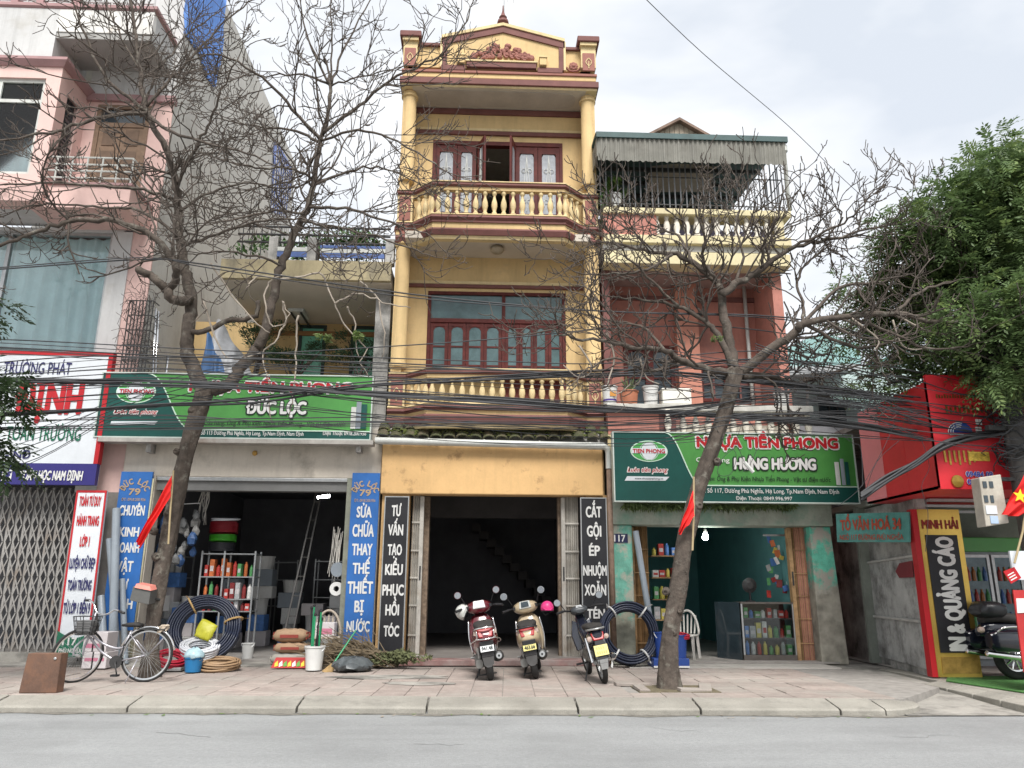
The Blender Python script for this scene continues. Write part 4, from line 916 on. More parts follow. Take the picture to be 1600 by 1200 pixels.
# potted bonsai on the balcony
def bonsai(label, px, py, Y, s, n, seed):
    random.seed(seed); c = at(px, py, Y); base = Vector((c.x, Y, zfl))
    t = thing('bonsai_tree', label, 'plant', base, 'bonsai on the balcony')
    MB().lathe([(.2,0),(.27,.25),(.29,.25),(.29,.3),(.25,.3),(.24,.24)], base, 14).build('pot', mat('clay_pot', (.33,.14,.075), .85, .15, 6, .1, 40), t)
    h = c.z-zfl; tr = [base+Vector((.06*math.sin(k*1.3), .04*math.cos(k), .25+h*.8*k/6)) for k in range(7)]
    MB().tube(tr, [.06-.006*k for k in range(7)], 7).build('trunk', m_bark, t, smooth=True)
    pads = [(random.uniform(-.5,.5)*s, random.uniform(-.3,.3)*s, random.uniform(-.45,.35)*s) for _ in range(7)]
    vs = []; fs = []
    for q, (dx, dy, dz) in enumerate(pads):
        pc = c+Vector((dx, dy, dz)); MB().tube([tr[3+q % 4], pc-Vector((0,0,.05))], [.025, .01], 5).build('branch', m_bark, t)
        for k in range(n//7):
            a = random.uniform(0,6.28); r = random.random()**.5*.34*s; p = pc+Vector((r*math.cos(a), r*math.sin(a), random.gauss(0,.05)*s+.05*(1-r/(.34*s))))
            d = Vector((math.cos(a), math.sin(a), random.uniform(-.2,1))).normalized(); b = d.orthogonal().normalized(); l = .07*s*random.uniform(.7,1.4)
            i = len(vs); vs += [tuple(p), tuple(p+d*l*.5+b*l*.14), tuple(p+d*l), tuple(p+d*l*.5-b*l*.14)]; fs.append((i,i+1,i+2,i+3))
    me = bpy.data.meshes.new('needles'); me.from_pydata(vs, [], fs); link('needles', me, mat('pine_needles', (.035,.075,.035), .7, .4, 5, 0), t)
    return t
bonsai('dark green bonsai pine before the right green window', 568, 545, .9, .95, 2600, 3)
bonsai('dark green bonsai pine before the left green window', 470, 552, .9, .9, 2600, 4)
bonsai('lighter green bonsai left of the green windows behind the tree', 408, 528, 1.0, .9, 2200, 5)
random.seed(21)
# tarpaulin heap, steel poles
tp = thing('tarpaulin_heap', 'grey and blue tarpaulin draped over stored things above the plumbing shop', 'tarpaulin', (wx(345,.4,540), .4, zfl))
def drape(x0, x1, y0, y1, z0, z1, nm, m, seed):
    random.seed(seed); n = 14; vs = []
    for i in range(n+1):
        for j in range(n+1):
            u, v = i/n, j/n; x = x0+(x1-x0)*u; zt = z1-(z1-z0)*(.55*u**1.4)
            z = z0+(zt-z0)*v; y = y0+(y1-y0)*v**2 + .05*math.sin(u*17+v*3)+.03*math.sin(u*31+seed)+random.uniform(-.012,.012)
            vs.append((x+.03*math.sin(v*9+u*4), y, z+.05*math.sin(u*11)*v))
    return MB().add(vs, [(i*(n+1)+j, (i+1)*(n+1)+j, (i+1)*(n+1)+j+1, i*(n+1)+j+1) for i in range(n) for j in range(n)]).build(nm, m, tp, smooth=True, fix=False)
drape(wx(315,.3,540), wx(392,.3,540), .25, .9, zfl, hz(492,.6,350), 'grey_sheet', mat('grey_tarp', (.40,.41,.43), .5, .2, 5, .3, 20), 1)
drape(wx(316,.2,540), wx(362,.2,540), .12, .3, zfl, hz(516,.2,350), 'blue_sheet', mat('blue_tarp', (.055,.13,.28), .5, .2, 4, .3, 18), 2)
MB().box(wx(318,.5,540), wx(388,.5,540), .5, .95, zfl, zfl+.55).build('stored_crate', m_card, tp)
for k, (a, b, yt_) in enumerate(((233,228,463),(246,243,482),(250,247,487),(262,262,556))):
    p0 = at(a, 588, .25+.08*k); p1 = at(b, yt_, .35+.08*k)
    o = MB().tube([(p0.x, p0.y, zfl), p1], .027, 8).build('steel_pole', m_chrome, None, smooth=True)
    tag(o, ['tallest shiny steel pole at left of the bundle above the plumbing sign','second shiny steel pole beside the grey side wall','third shiny steel pole beside the grey side wall','short steel pole left of the tree fork above the plumbing sign'][k], 'pole', 'steel poles above the shop')
vc = thing('vine_cage', 'black window cage overgrown with dry vines on the pale townhouse corner', 'window cage', at(208,560,-.25))
v0, v1 = at(190,562,-.3), at(228,470,-.3)
for k in range(8): x = v0.x+(v1.x+.15-v0.x)*k/7; MB().tube([(x,-.3,v0.z-.3),(x,-.3,v1.z)], .012, 5).build('bar', m_iron, vc)
for k in range(6): z = v0.z-.3+(v1.z-v0.z+.3)*k/5; MB().tube([(v0.x,-.05,z),(v0.x,-.3,z),(v1.x+.15,-.3,z),(v1.x+.15,-.05,z)], .012, 5).build('bar', m_iron, vc)
vm = MB()
for k in range(200):
    p = Vector((random.uniform(v0.x-.05,v1.x+.2), random.uniform(-.42,-.1), random.uniform(v0.z-.3,v1.z+.3))); d = Vector((random.gauss(0,1),random.gauss(0,.5),random.gauss(0,1.2))).normalized()*random.uniform(.1,.35)
    vm.tube([p, p+d*.5+Vector((0,0,.04)), p+d], .005, 3, cap=False)
vm.build('dry_vines', mat('dry_vine', (.07,.055,.05), .9), vc, fix=False)
# ---- green plumbing signs
def pipe_ad(sg, xs, yb, yts, Y):
    for k, ((a, b), yt_) in enumerate(zip(xs, yts)):
        c = at((a+b)/2, yb, Y); tp_ = at((a+b)/2, yt_, Y); r = (at(b,yb,Y).x-at(a,yb,Y).x)/2
        o = MB().tube([(c.x, Y+r*.0-.002, c.z), (c.x, Y-.002, tp_.z)], r, 12)
        for v in range(len(o.v)): x, y, z = o.v[v]; o.v[v] = (x, Y-.004+(y-Y)*.12, z)
        o.build('printed_pipe', [m_pvcw, m_pvcg, m_dgrn][k % 3], sg, smooth=40)
def plumb_sign(name_label, q, Y, xc0, xc1, lines, logo, foot_y):
    """q = left, right, top, bottom in photograph points; a dark green field with an S-curve, a light green field, a dark foot strip"""
    l, r_, t, b = q; o = at(l, b, Y); x0, x1 = wx(l,Y,(t+b)/2), wx(r_,Y,(t+b)/2); z1, z0 = hz(t,Y,(l+r_)/2), hz(b,Y,(l+r_)/2)
    sg = thing('shop_signboard', name_label, 'sign', (x0, Y, z0), 'shop signs')
    MB().box(x0, x1, Y, Y+.16, z0, z1).build('board', m_lgrn, sg)
    xa, xb = wx(xc0,Y,t), wx(xc1,Y,foot_y); zf = hz(foot_y, Y, (l+r_)/2)
    pts = []
    for k in range(21):
        u = k/20; s = u*u*(3-2*u) ; sx = xa+(xb-xa)*(.5*u+.5*(.5-.5*math.cos(math.pi*u)) if u < 1 else 1)
        zc_ = z1-(z1-zf)*(u**1.0 if False else (u**1.5*(1-u)+(1-(1-u)**1.5)*u))
        pts.append((sx, zc_))
    # an S: starts flat at the top, falls steeply, ends flat on the foot strip
    pts = [(xa+(xb-xa)*u, z1-(z1-zf)*(u**1.7/(u**1.7+(1-u)**1.7))) for u in [k/24 for k in range(25)]]
    poly = [(x0,Y-.004,z0),(x1,Y-.004,z0),(x1,Y-.004,zf)]+[(x, Y-.004, z) for x, z in reversed(pts)]+[(x0,Y-.004,z1)]
    MB().prism(poly, (0,.01,0)).build('dark_green_field', m_dgrn, sg)
    MB().tube([(x1, Y-.007, zf)]+[(x, Y-.007, z) for x, z in reversed(pts)], .014, 4).build('white_curve', mat('pale_line', (.55,.72,.6), .5, 0, 1, 0), sg)
    fr = MB(); t_ = .022
    fr.box(x0-t_, x1+t_, Y-.02, Y+.17, z1, z1+t_); fr.box(x0-t_, x1+t_, Y-.02, Y+.17, z0-t_, z0); fr.box(x0-t_, x0, Y-.018, Y+.168, z0, z1); fr.box(x1, x1+t_, Y-.018, Y+.168, z0, z1)
    fr.build('frame', mat('pale_frame', (.50,.56,.52), .5, .1, 3, 0), sg)
    # oval badge
    lx, ly, lw, lh = logo; c = at(lx, ly, Y); A = wx(lx+lw/2,Y,ly)-c.x; B = hz(ly-lh/2,Y,lx)-c.z
    def ell(a, b2, y, m, nm, n=36): return MB().prism([(c.x+a*math.cos(2*math.pi*k/n), y, c.z+b2*math.sin(2*math.pi*k/n)) for k in range(n)], (0,.006,0)).build(nm, m, sg)
    ell(A, B, Y-.010, mat('pale_line', (.55,.72,.6)), 'badge_rim'); ell(A*.94, B*.91, Y-.014, plain('badge_green', (.06,.32,.07), .45), 'badge_oval')
    ell(A*.42, B*.82, Y-.018, m_signw, 'badge_globe'); MB().box(c.x-A*.93, c.x+A*.93, Y-.020, Y-.012, c.z-B*.22, c.z+B*.26).build('badge_band', m_signw, sg)
    for s in (-1, 1): MB().tube([(c.x+s*A*.5*math.cos(v), Y-.016, c.z+B*.85*math.sin(v)) for v in [R(-80+10*k) for k in range(17)]], .006, 4).build('badge_meridian', m_signw, sg)
    ptext('TIEN PHONG', m_vred, sg, lx-lw*.43, lx+lw*.43, ly-lh*.10, ly+lh*.08, Y-.024, .03)
    for (s, mm, a, b2, yt_, yb_, off, sh, halo) in lines:
        if halo is not None: ptext(s, halo, sg, a-1, b2+1, yt_-1, yb_+1, Y-.012, off+.04, sh)
        ptext(s, mm, sg, a, b2, yt_, yb_, Y-.017, off, sh)
    return sg
m_blk = plain('black_lettering', (.01,.02,.015), .5)
s1 = plumb_sign('long green plumbing signboard above the shop with blue banners', (155,580,586,684), -.42, 232, 300,
  [('NHỰA TIỀN PHONG', m_vred, 296, 548, 598, 612, .045, 0, m_wht), ('ĐỨC LỘC', m_wht, 385, 477, 628, 646, .04, 0, m_blk), ('Của hàng: Ống & Phụ kiện Nhựa Tiền Phong - Vật tư điện nước', m_blk, 318, 540, 658, 665, .01, .1, None),
   ('Số 113 Đường Phù Nghĩa, Hạ Long, Tp.Nam Định, Nam Định', m_wht, 314, 474, 674, 680, .012, 0, None), ('Điện Thoại: 0918.200.956', m_wht, 504, 572, 674, 680, .012, 0, None), ('Luôn tiên phong', m_vred, 178, 245, 640, 646, .015, .3, m_wht)], (213,612,62,36), 672)
pipe_ad(s1, ((547,555),(555,563),(563,572)), 670, (636,628,632), -.445)
MB().prism([at(174,658,-.43),at(246,658,-.43),at(242,663,-.43),at(172,663,-.43)], (0,.006,0)).build('web_strip', m_signw, s1)
MB().pbox(152, 583, 685.5, 692, -.46, -.2).build('bottom_channel', mat('rusty_channel', (.36,.34,.31), .6, .2, 4, .2, 40, dirt=(.2,.14,.1), dirt_amt=.3), s1)
for px in (232, 560): MB().pbox(px-4, px+4, 692, 706, -.3, -.085).build('bracket', m_concd, s1)
# ---- blue banners
m_blg = plain('tan_lettering', (.42,.30,.18), .5)
def blue_banner(label, l0, r0, l1, r1, t, b, Y, words, tops, arc, dx):
    zt_, zb_ = hz(t,Y,(l0+r0)/2), hz(b,Y,(l1+r1)/2); x0, x1 = wx(l0,Y,t), wx(r0,Y,t)
    sg = thing('vertical_banner', label, 'sign', (x0, Y, zb_), 'shop signs')
    MB().box(x0, x1, Y, Y+.05, zb_, zt_).build('board', m_blue, sg)
    w = x1-x0; cx_ = (x0+x1)/2
    for k, ch in enumerate(arc):
        if ch == ' ': continue
        a = R(62-124*k/(len(arc)-1)); rr = w*.34; p = Vector((cx_+rr*math.sin(-a), Y-.006, zt_-.42+rr*1.05*math.cos(a))); rx = Vector((math.cos(a),0,math.sin(a))); ux = Vector((-math.sin(a),0,math.cos(a)))
        lettering(ch, m_blg, sg, p-rx*.035, rx, ux, .07, .10, .03)
    lettering('79', m_blg, sg, (cx_-.10, Y-.006, zt_-.42), (1,0,0), (0,0,1), .2, .11, .03); lettering('ĐT: 0918.200.956', m_blg, sg, (cx_-w*.38, Y-.006, zt_-.53), (1,0,0), (0,0,1), w*.76, .05, .012)
    for s, (ty, by, frac) in zip(words, tops):
        z_t, z_b = hz(ty,Y,l0), hz(by,Y,l0); lettering(s, m_wht, sg, (cx_-w*frac/2+(w*.3 if s == 'H' else 0), Y-.006, z_b), (1,0,0), (0,0,1), w*frac, z_t-z_b, .025)
    return sg
blue_banner('blue vertical banner left of the plumbing shop opening behind grey pipes', 190, 239, 170, 209, 737, 985, -.2, ['CHUYÊN','KINH','DOANH','VẬT','TƯ','H'], [(790,805,.78),(824,838,.6),(848,863,.74),(877,893,.5),(908,923,.34),(936,951,.16)], 'ĐỨC LỘC', 0)
blue_banner('blue vertical banner right of the plumbing shop opening beside the brooms', 551, 594, 533, 580, 739, 1006, -.2, ['SỬA','CHỮA','THAY','THẾ','THIẾT','BỊ','NƯỚC'], [(792,808,.52),(820,838,.74),(850,867,.7),(880,896,.58),(909,927,.86),(939,956,.30),(971,987,.78)], 'ĐỨC LỘC', 0)
# ---- black banners of the hair salon
def black_banner(label, l, r_, t, b, Y, words, tops, mid):
    zt_, zb_ = hz(t,Y,(l+r_)/2), hz(b,Y,(l+r_)/2); x0, x1 = wx(l,Y,t), wx(r_,Y,t)
    sg = thing('vertical_banner', label, 'sign', (x0, Y, zb_), 'shop signs')
    MB().box(x0, x1, Y, Y+.04, zb_, zt_).build('board', m_black, sg)
    fr = MB(); e = .018; fr.box(x0-e, x1+e, Y-.008, Y+.045, zt_, zt_+e); fr.box(x0-e, x0, Y-.007, Y+.044, zb_, zt_); fr.box(x1, x1+e, Y-.007, Y+.044, zb_, zt_); fr.build('frame', m_grey, sg)
    w = x1-x0; cx_ = (x0+x1)/2
    for s, (ty, by, frac) in zip(words, tops):
        z_t, z_b = hz(ty,Y,mid), hz(by,Y,mid); lettering(s, m_wht, sg, (cx_-w*frac/2, Y-.005, z_b), (1,0,0), (0,0,1), w*frac, z_t-z_b, .026)
    return sg
black_banner('black hair salon banner at left of the dark doorway above the twig pile', 603, 638, 777, 1024, -.3, ['TƯ','VẤN','TẠO','KIỂU','PHỤC','HỒI','TÓC'], [(790,806,.4),(820,836,.64),(851,867,.6),(882,898,.74),(914,930,.9),(945,961,.56),(978,994,.64)], 615)
black_banner('black hair salon banner at right of the dark doorway', 908, 946, 779, 1014, -.3, ['CẮT','GỘI','ÉP','NHUỘM','XOĂN','TÉN'], [(792,808,.62),(822,838,.56),(853,868,.42),(884,899,.92),(914,930,.84),(952,966,.7)], 930)
# ================================================================ pink shop-house (right of the yellow house)
DX0, DX1 = HX1+.05, 6.05
hd_ = thing('pink_shophouse', 'pink two storey shop-house with caged roof terrace and flaking green ground floor', 'house', (4.3, 0, 0))
YF = -.28; YDW = 1.08
zs = 7.63; zled = hz(632, YF-.1, 1080)
m_cream = mat('cream_moulding', (.60,.53,.33), .85, .1, 2, .12, 40, streak=.4)
# upper wall with openings
d1 = (wx(975,YDW,590), wx(1055,YDW,590)); d1t = hz(540,YDW,1015); d2 = (wx(1093,YDW,600), wx(1178,YDW,600)); d2t, d2b = hz(573,YDW,1135), hz(629,YDW,1135)
zf_ = zled-.35
m = MB(); m.box(DX0, d1[0], YDW, YDW+.2, zf_, zs); m.box(d1[1], d2[0], YDW, YDW+.2, zf_, zs); m.box(d2[1], DX1, YDW, YDW+.2, zf_, zs); m.box(d1[0], d1[1], YDW, YDW+.2, d1t, zs); m.box(d2[0], d2[1], YDW, YDW+.2, d2t, zs); m.box(d2[0], d2[1], YDW, YDW+.2, zf_, d2b)
m.build('upper_wall', m_pink, hd_)
MB().box(DX1-.2, DX1, .0, 8, 0, zs+.1).build('side_wall', m_pink, hd_); MB().box(DX0, DX0+.15, .1, 8, 0, zs+.1).build('side_wall', m_mar, hd_)
MB().box(d1[1]+.02, d2[0]-.02, YDW-.25, YDW, zf_, zs).build('wall_column', mat('salmon_render', (.49,.215,.155), .85, .12, 2, .1, 40), hd_)
MB().box(DX0, DX1, YF+.02, 8, zs, zs+.2).build('ceiling_slab', mat('mauve_soffit', (.34,.24,.22), .9, .1, 2, .1, 30), hd_)
MB().box(DX0+.15, DX1-.2, -.2, 8, zf_-.2, zf_).build('balcony_floor', m_sof, hd_)
MB().box(DX0, DX1, YDW-.05, YDW+.01, zs-.32, zs-.22).build('wall_moulding', m_mar, hd_)
# arched door-window
f = MB(); f.box(d1[0], d1[0]+.09, YDW-.03, YDW+.1, zf_, d1t); f.box(d1[1]-.09, d1[1], YDW-.03, YDW+.1, zf_, d1t); f.box(d1[0]+.09, d1[1]-.09, YDW-.03, YDW+.1, d1t-.1, d1t)
cxm = (d1[0]+d1[1])/2; f.box(cxm-.09, cxm+.09, YDW-.02, YDW+.08, zf_, d1t-.1)
fr = f.build('window_frame', m_wood, hd_, bevel=.008)
for a, b in ((d1[0]+.09, cxm-.09), (cxm+.09, d1[1]-.09)):
    c, h = (a+b)/2, (b-a)/2; zt_ = d1t-.12
    sp = [(a,YDW,zt_+.03),(a,YDW,zt_-h)]+[(c-h*math.cos(t),YDW,zt_-h+h*math.sin(t)) for t in [R(15*k) for k in range(1,12)]]+[(b,YDW,zt_-h),(b,YDW,zt_+.03)]
    MB().prism(sp, (0,.05,0)).build('arch_head', m_wood, fr)
    MB().box(a, b, YDW+.03, YDW+.04, zf_, zt_-.02).build('pane', m_glass, fr)
    for q in (.35, .68): zz = zf_+(zt_-zf_)*q; MB().box(a, b, YDW+.005, YDW+.045, zz-.02, zz+.02).build('glazing_bar', m_wood, fr)
# four-pane windows
f = MB(); t = .08; f.box(d2[0], d2[1], YDW-.04, YDW+.1, d2t-t, d2t); f.box(d2[0], d2[1], YDW-.04, YDW+.1, d2b, d2b+t)
xs = [d2[0], wx(1132,YDW,600), wx(1150,YDW,600), d2[1]-t]
for x in (d2[0], (d2[0]+d2[1])/2-.06, d2[1]-t): f.box(x, x+(t if x != (d2[0]+d2[1])/2-.06 else .12), YDW-.037, YDW+.097, d2b+t, d2t-t)
fr = f.build('window_frame', m_wood, hd_, bevel=.008)
for a, b in ((d2[0]+t, (d2[0]+d2[1])/2-.06), ((d2[0]+d2[1])/2+.06, d2[1]-t)):
    MB().box(a, b, YDW+.03, YDW+.04, d2b+t, d2t-t).build('pane', m_glass, fr); zm = (d2b+d2t)/2; MB().box(a, b, YDW-.02, YDW+.05, zm-.02, zm+.02).build('glazing_bar', m_mar, fr); MB().box((a+b)/2-.02, (a+b)/2+.02, YDW-.018, YDW+.048, d2b+t, d2t-t).build('glazing_bar', m_mar, fr)
MB().box(DX0+.15, DX1-.2, YDW+1.5, YDW+1.6, zf_, zs).build('room_back', m_dark, hd_)
# white downpipe
MB().tube([(wx(1203,-.05,600), .95, zf_), (wx(1203,-.05,600), .95, zs)], .04, 10).build('downpipe', m_pvcw, hd_, smooth=True)
# fascia of the roof terrace
def dband(ya, yb, Y, m_, nm, a=DX0, b=DX1+.12, y2=.12): return MB().box(a, b, Y, y2, hz(yb,Y,1080), hz(ya,Y,1080)).build(nm, m_, hd_, bevel=.012)
dband(394,413, YF, m_cream, 'fascia_moulding'); dband(381,393.6, YF+.07, m_white, 'fascia_band', b=DX1+.05); dband(368,380.6, YF-.04, m_cream, 'fascia_moulding', b=DX1+.16)
dband(326,335, YF-.06, m_cream, 'parapet_coping', b=DX1+.2)
MB().box(DX0, wx(1026,YF,350), YF, .1, hz(368,YF,1000), hz(335,YF,1000)).build('parapet_panel', m_pink, hd_)
px_ = [1026+15.6*k for k in range(13)]
bz0, bz1 = hz(368,YF,1100), hz(335,YF,1100)
bm2 = MB().lathe([(.06,0),(.06,.05),(.035,.08),(.065,.2),(.05,.3),(.03,.36),(.05,.42),(.05,.47)], n=10).mesh('baluster'); bm2.materials.append(mat('whitewashed', (.62,.58,.5), .8, .1, 4))
for p in bm2.polygons: p.use_smooth = True
for k, q in enumerate(px_): piece(bm2, 'baluster', None, hd_, (wx(q,YF+.08,350), YF+.08, bz0), (0,0,0), (1.1,1.1,(bz1-bz0)/.47))
MB().box(wx(1030,.3,350), DX1, .45, .5, bz0-.1, bz1).build('terrace_back_panel', mat('faded_lilac', (.22,.20,.30), .8, .2, 4), hd_)
MB().box(wx(1214,YF,350), DX1+.05, YF+.01, .1, bz0, bz1).build('parapet_end', m_cream, hd_)
# cage of bars
CY = -.22; cz0, cz1 = hz(325,CY,1080), hz(250,CY,1080); cxa, cxb = wx(938,CY,290), wx(1222,CY,290)
barm = MB().tube([(0,0,0),(0,0,1)], .014, 5).mesh('cage_bar'); barm.materials.append(mat('grey_bars', (.17,.175,.185), .5, .15, 6))
for k in range(33): piece(barm, 'cage_bar', None, hd_, (cxa+(cxb-cxa)*k/32, CY, cz0), (0,0,0), (1,1,cz1-cz0))
for k in range(1, 15): piece(barm, 'cage_bar', None, hd_, (cxb, CY+.2*k, cz0), (0,0,0), (1,1,cz1-cz0))
for z in (cz0+.06, cz0+(cz1-cz0)*.62, cz1-.03):
    MB().tube([(cxa,CY,z),(cxb,CY,z),(cxb,CY+2.9,z)], .014, 5).build('cage_rail', m_iron, hd_)
# awning roof
RY = -.62; ra, rb = wx(934,RY,235), wx(1228,RY,235); rz0, rz1 = hz(254,RY,1080), hz(219,RY,1080)
cm = MB(); n = 170; vs = []
for k in range(n+1):
    x = ra+(rb-ra)*k/n; d = .016*math.sin(k*1.45); vs += [(x, RY+d, rz0+.012*math.sin(k*.9)), (x, RY+d-.03, rz1)]
m_awn = mat('weathered_corrugated', (.21,.205,.18), .75, .15, 3, .1, 30, streak=.55, dirt=(.10,.09,.075), dirt_amt=.2, dirt_scale=1.2)
cm.add(vs, [(2*k,2*k+2,2*k+3,2*k+1) for k in range(n)]).build('awning_skirt', m_awn, hd_, fix=False)
MB().prism([(ra-.03,RY-.07,rz1-.02),(ra-.03,RY-.07,rz1+.10),(ra-.03,RY+.1,rz1+.16),(ra-.03,3.6,rz1+.5),(ra-.03,3.6,rz1+.44),(ra-.03,RY+.12,rz1+.1),(ra-.03,RY+.0,rz1-.02)], (rb-ra+.06,0,0)).build('awning_roof', mat('dark_green_roof', (.045,.085,.085), .6, .2, 3, .05, 30, streak=.3), hd_)
MB().box(ra-.02, ra+.0, RY, 3.5, rz0+.1, rz1).build('awning_side', m_awn, hd_)
for k in range(5): y = -.1+.75*k; MB().box(ra+.05, rb-.05, y, y+.06, rz1-.06+.09*k, rz1+.02+.09*k).build('purlin', m_iron, hd_)
MB().prism([at(1010,300,1.6), at(1018,252,.6), at(1120,262,.6), at(1105,300,1.6)], (0,0,.03)).build('plywood_sheet', mat('grey_plywood', (.30,.27,.23), .8, .1, 4), hd_)
MB().box(DX0, DX1, 3.5, 3.6, zs+.2, rz1+.3).build('terrace_back_wall', m_concd, hd_)
MB().box(cxb+.03, cxb+.11, CY-.05, CY+.03, cz0-.1, rz1).build('downpipe', m_pvcw, hd_) if False else None
MB().tube([(rb-.02,RY+.05,rz1-.12),(rb-.02,RY+.05,rz0-.02),(cxb+.1,CY,rz0-.4),(cxb+.12,CY,cz0)], .045, 10).build('downpipe', m_pvcw, hd_, smooth=True)
MB().lathe([(.06,0),(.075,.02),(.075,.14),(.06,.16)], (rb-.02,RY+.05,rz1-.2), 10).build('pipe_collar', m_pvcw, hd_)
g0, g1_, g2_ = at(1009,217,3.7), at(1060,191,3.7), at(1108,218,3.7)
gb = thing('timber_gable', 'small weathered timber gable rising behind the green awning roof', 'roof', (g1_.x, 3.7, g0.z))
k = 13
for q in range(k):
    a, b = q/k, (q+.9)/k
    def top(u): return g0.z+(g1_.z-g0.z)*(u/.52 if u < .52 else (1-u)/.48)*.96
    xa, xb = g0.x+(g2_.x-g0.x)*a, g0.x+(g2_.x-g0.x)*b
    MB().prism([(xa,3.7,g0.z-.6),(xb,3.7,g0.z-.6),(xb,3.7,top(b)),(xa,3.7,top(a))], (0,.04,0)).build('board', mat('weathered_board', (.30,.255,.20), .9, .25, 6, .2, 40, rnd=.2, streak=.3), gb)
for a, b in ((g0, g1_), (g1_, g2_)): MB().prism([a+Vector((0,-.15,-.02)), b+Vector((0,-.15,-.02)), b+Vector((0,-.15,.06)), a+Vector((0,-.15,.06))], (0,3,0)).build('roof_slope', mat('rusty_roof', (.19,.13,.10), .8, .3, 5), gb)
# ledge and balustrade of the balcony
MB().box(DX0-.05, wx(1270,YF-.1,635), YF-.12, .1, hz(642,YF-.1,1080), zled).build('balcony_ledge', mat('stained_ledge', (.50,.49,.45), .85, .15, 3, .2, 30, streak=.3, dirt=(.2,.19,.17), dirt_amt=.3), hd_, bevel=.012)
zq0, zq1 = hz(682,YF,1080), hz(642,YF,1080)
MB().box(DX0-.02, wx(1030,YF,660), YF, .1, zq0, zq1).build('balustrade_panel', m_pink, hd_); MB().box(wx(1030,YF,660), wx(1056,YF,660), YF-.02, .1, zq0, zq1).build('balustrade_pier', m_mar, hd_)
for k in range(12): piece(bm2, 'baluster', None, hd_, (wx(1043+ (0 if k == 0 else 5+19.5*k),YF-.06 if k == 0 else YF+.05,660), YF-.09 if k == 0 else YF+.05, zq0), (0,0,0), (1.1,1.1,(zq1-zq0)/.47))
MB().box(DX0+.2, DX1, .75, .8, zf_-.3, zled-.05).build('balcony_inner_panel', m_pink, hd_)
MB().box(DX0-.03, 6.5, YF, .2, 2.75, zq0).build('ground_fascia', mat('grey_fascia', (.30,.27,.22), .9, .2, 3, .3, 30, streak=.3), hd_)
MB().box(DX0-.04, wx(961,YF-.04,690), YF-.05, YF+.01, hz(705,YF,950), hz(680,YF,950)).build('old_moulding', m_ltrim, hd_)
# ground floor
zb_ = hz(821,YF,1100)
pl0, pl1 = wx(955,YF,900), wx(990,YF,900); pr0, pr1 = wx(1272,YF,900), wx(1305,YF,900)
MB().box(DX0-.03, pr1+.04, YF-.05, .2, zb_, 2.95).build('lintel_beam', mat('mossy_beam', (.33,.36,.30), .9, .2, 2.5, .3, 25, dirt=(.13,.30,.22), dirt_amt=.3, dirt_scale=1.4, streak=.3), hd_, bevel=.02)
def pier(x0, x1, taper, nm, mp):
    MB().prism([(x0,YF,0),(x1+taper,YF,0),(x1,YF,zb_-.003),(x0,YF,zb_-.003)], (0,.4,0)).build(nm, mp, hd_, bevel=.02)
pier(pl0, pl1, 0, 'front_pier', m_pier1); pier(pr0, pr1, .1, 'front_pier', m_pier2)
MB().box(DX0-.02, pl0-.0, YF+.12, .1, 0, zb_).build('plaster_strip', m_beige, hd_)
MB().box(pl0+.07, pl0+.07+.25, YF-.012, YF-.002, hz(848,YF,970), hz(834,YF,970)).build('house_number_plate', plain('number_plate_blue', (.012,.015,.06), .4), hd_)
ptext('117', m_wht, hd_, 960, 977, 836, 846, YF-.016, .02)
MB().box(DX0+.1, DX1+.3, -.3, 8, .018, .05).build('shop_floor', m_grime, hd_)
MB().box(DX0+.15, DX0+.2, .12, 8, .05, 3.3).build('room_wall', m_teal, hd_); MB().box(DX1-.26, DX1-.205, .3, 8, .05, 3.2).build('room_wall', m_teal, hd_); MB().box(DX0+.2, DX1-.05, 6.5, 6.6, .05, 3.3).build('room_wall', m_teal, hd_); MB().box(DX0+.15, DX1, .2, 8, 3.2, 3.3).build('room_ceiling', m_teal, hd_)
MB().box(DX1, pr1+.05, .1, .25, .05, zb_).build('side_return', m_concd, hd_)
folded_gate(wx(989,.0,900), wx(1015,.0,900), .06, .05, zb_, 9, m_brown, 'rusty brown folded gate at left of the lit shop beside the green pier', 0, .012)
folded_gate(wx(1237,.0,900), wx(1271,.0,900), .02, .05, zb_, 11, m_brown, 'rusty brown folded gate at right of the lit shop by the display case', 0, .012)
# fern fringe over the lintel
fv = []; ff = []
for k in range(2600):
    px = random.choice([random.uniform(975,1105), random.uniform(1115,1240)]); c = at(px, 0, -.55); u = random.random()
    p = at(px, 788+random.uniform(-3,4), random.uniform(-.52,-.36)); d = Vector((random.gauss(0,.5), -random.uniform(.1,.8), random.uniform(-1,.6))).normalized(); l = random.uniform(.05,.16); b = d.orthogonal().normalized()
    i = len(fv); fv += [tuple(p), tuple(p+d*l*.5+b*l*.15), tuple(p+d*l+Vector((0,0,-.02))), tuple(p+d*l*.5-b*l*.15)]; ff.append((i,i+1,i+2,i+3))
me = bpy.data.meshes.new('fern_fringe'); me.from_pydata(fv, [], ff)
fo = link('fern_fringe', me, mat('fern', (.13,.175,.065), .8, .4, 6, 0)); tag(fo, 'fringe of small ferns growing on the lintel below the right green sign', 'ferns')
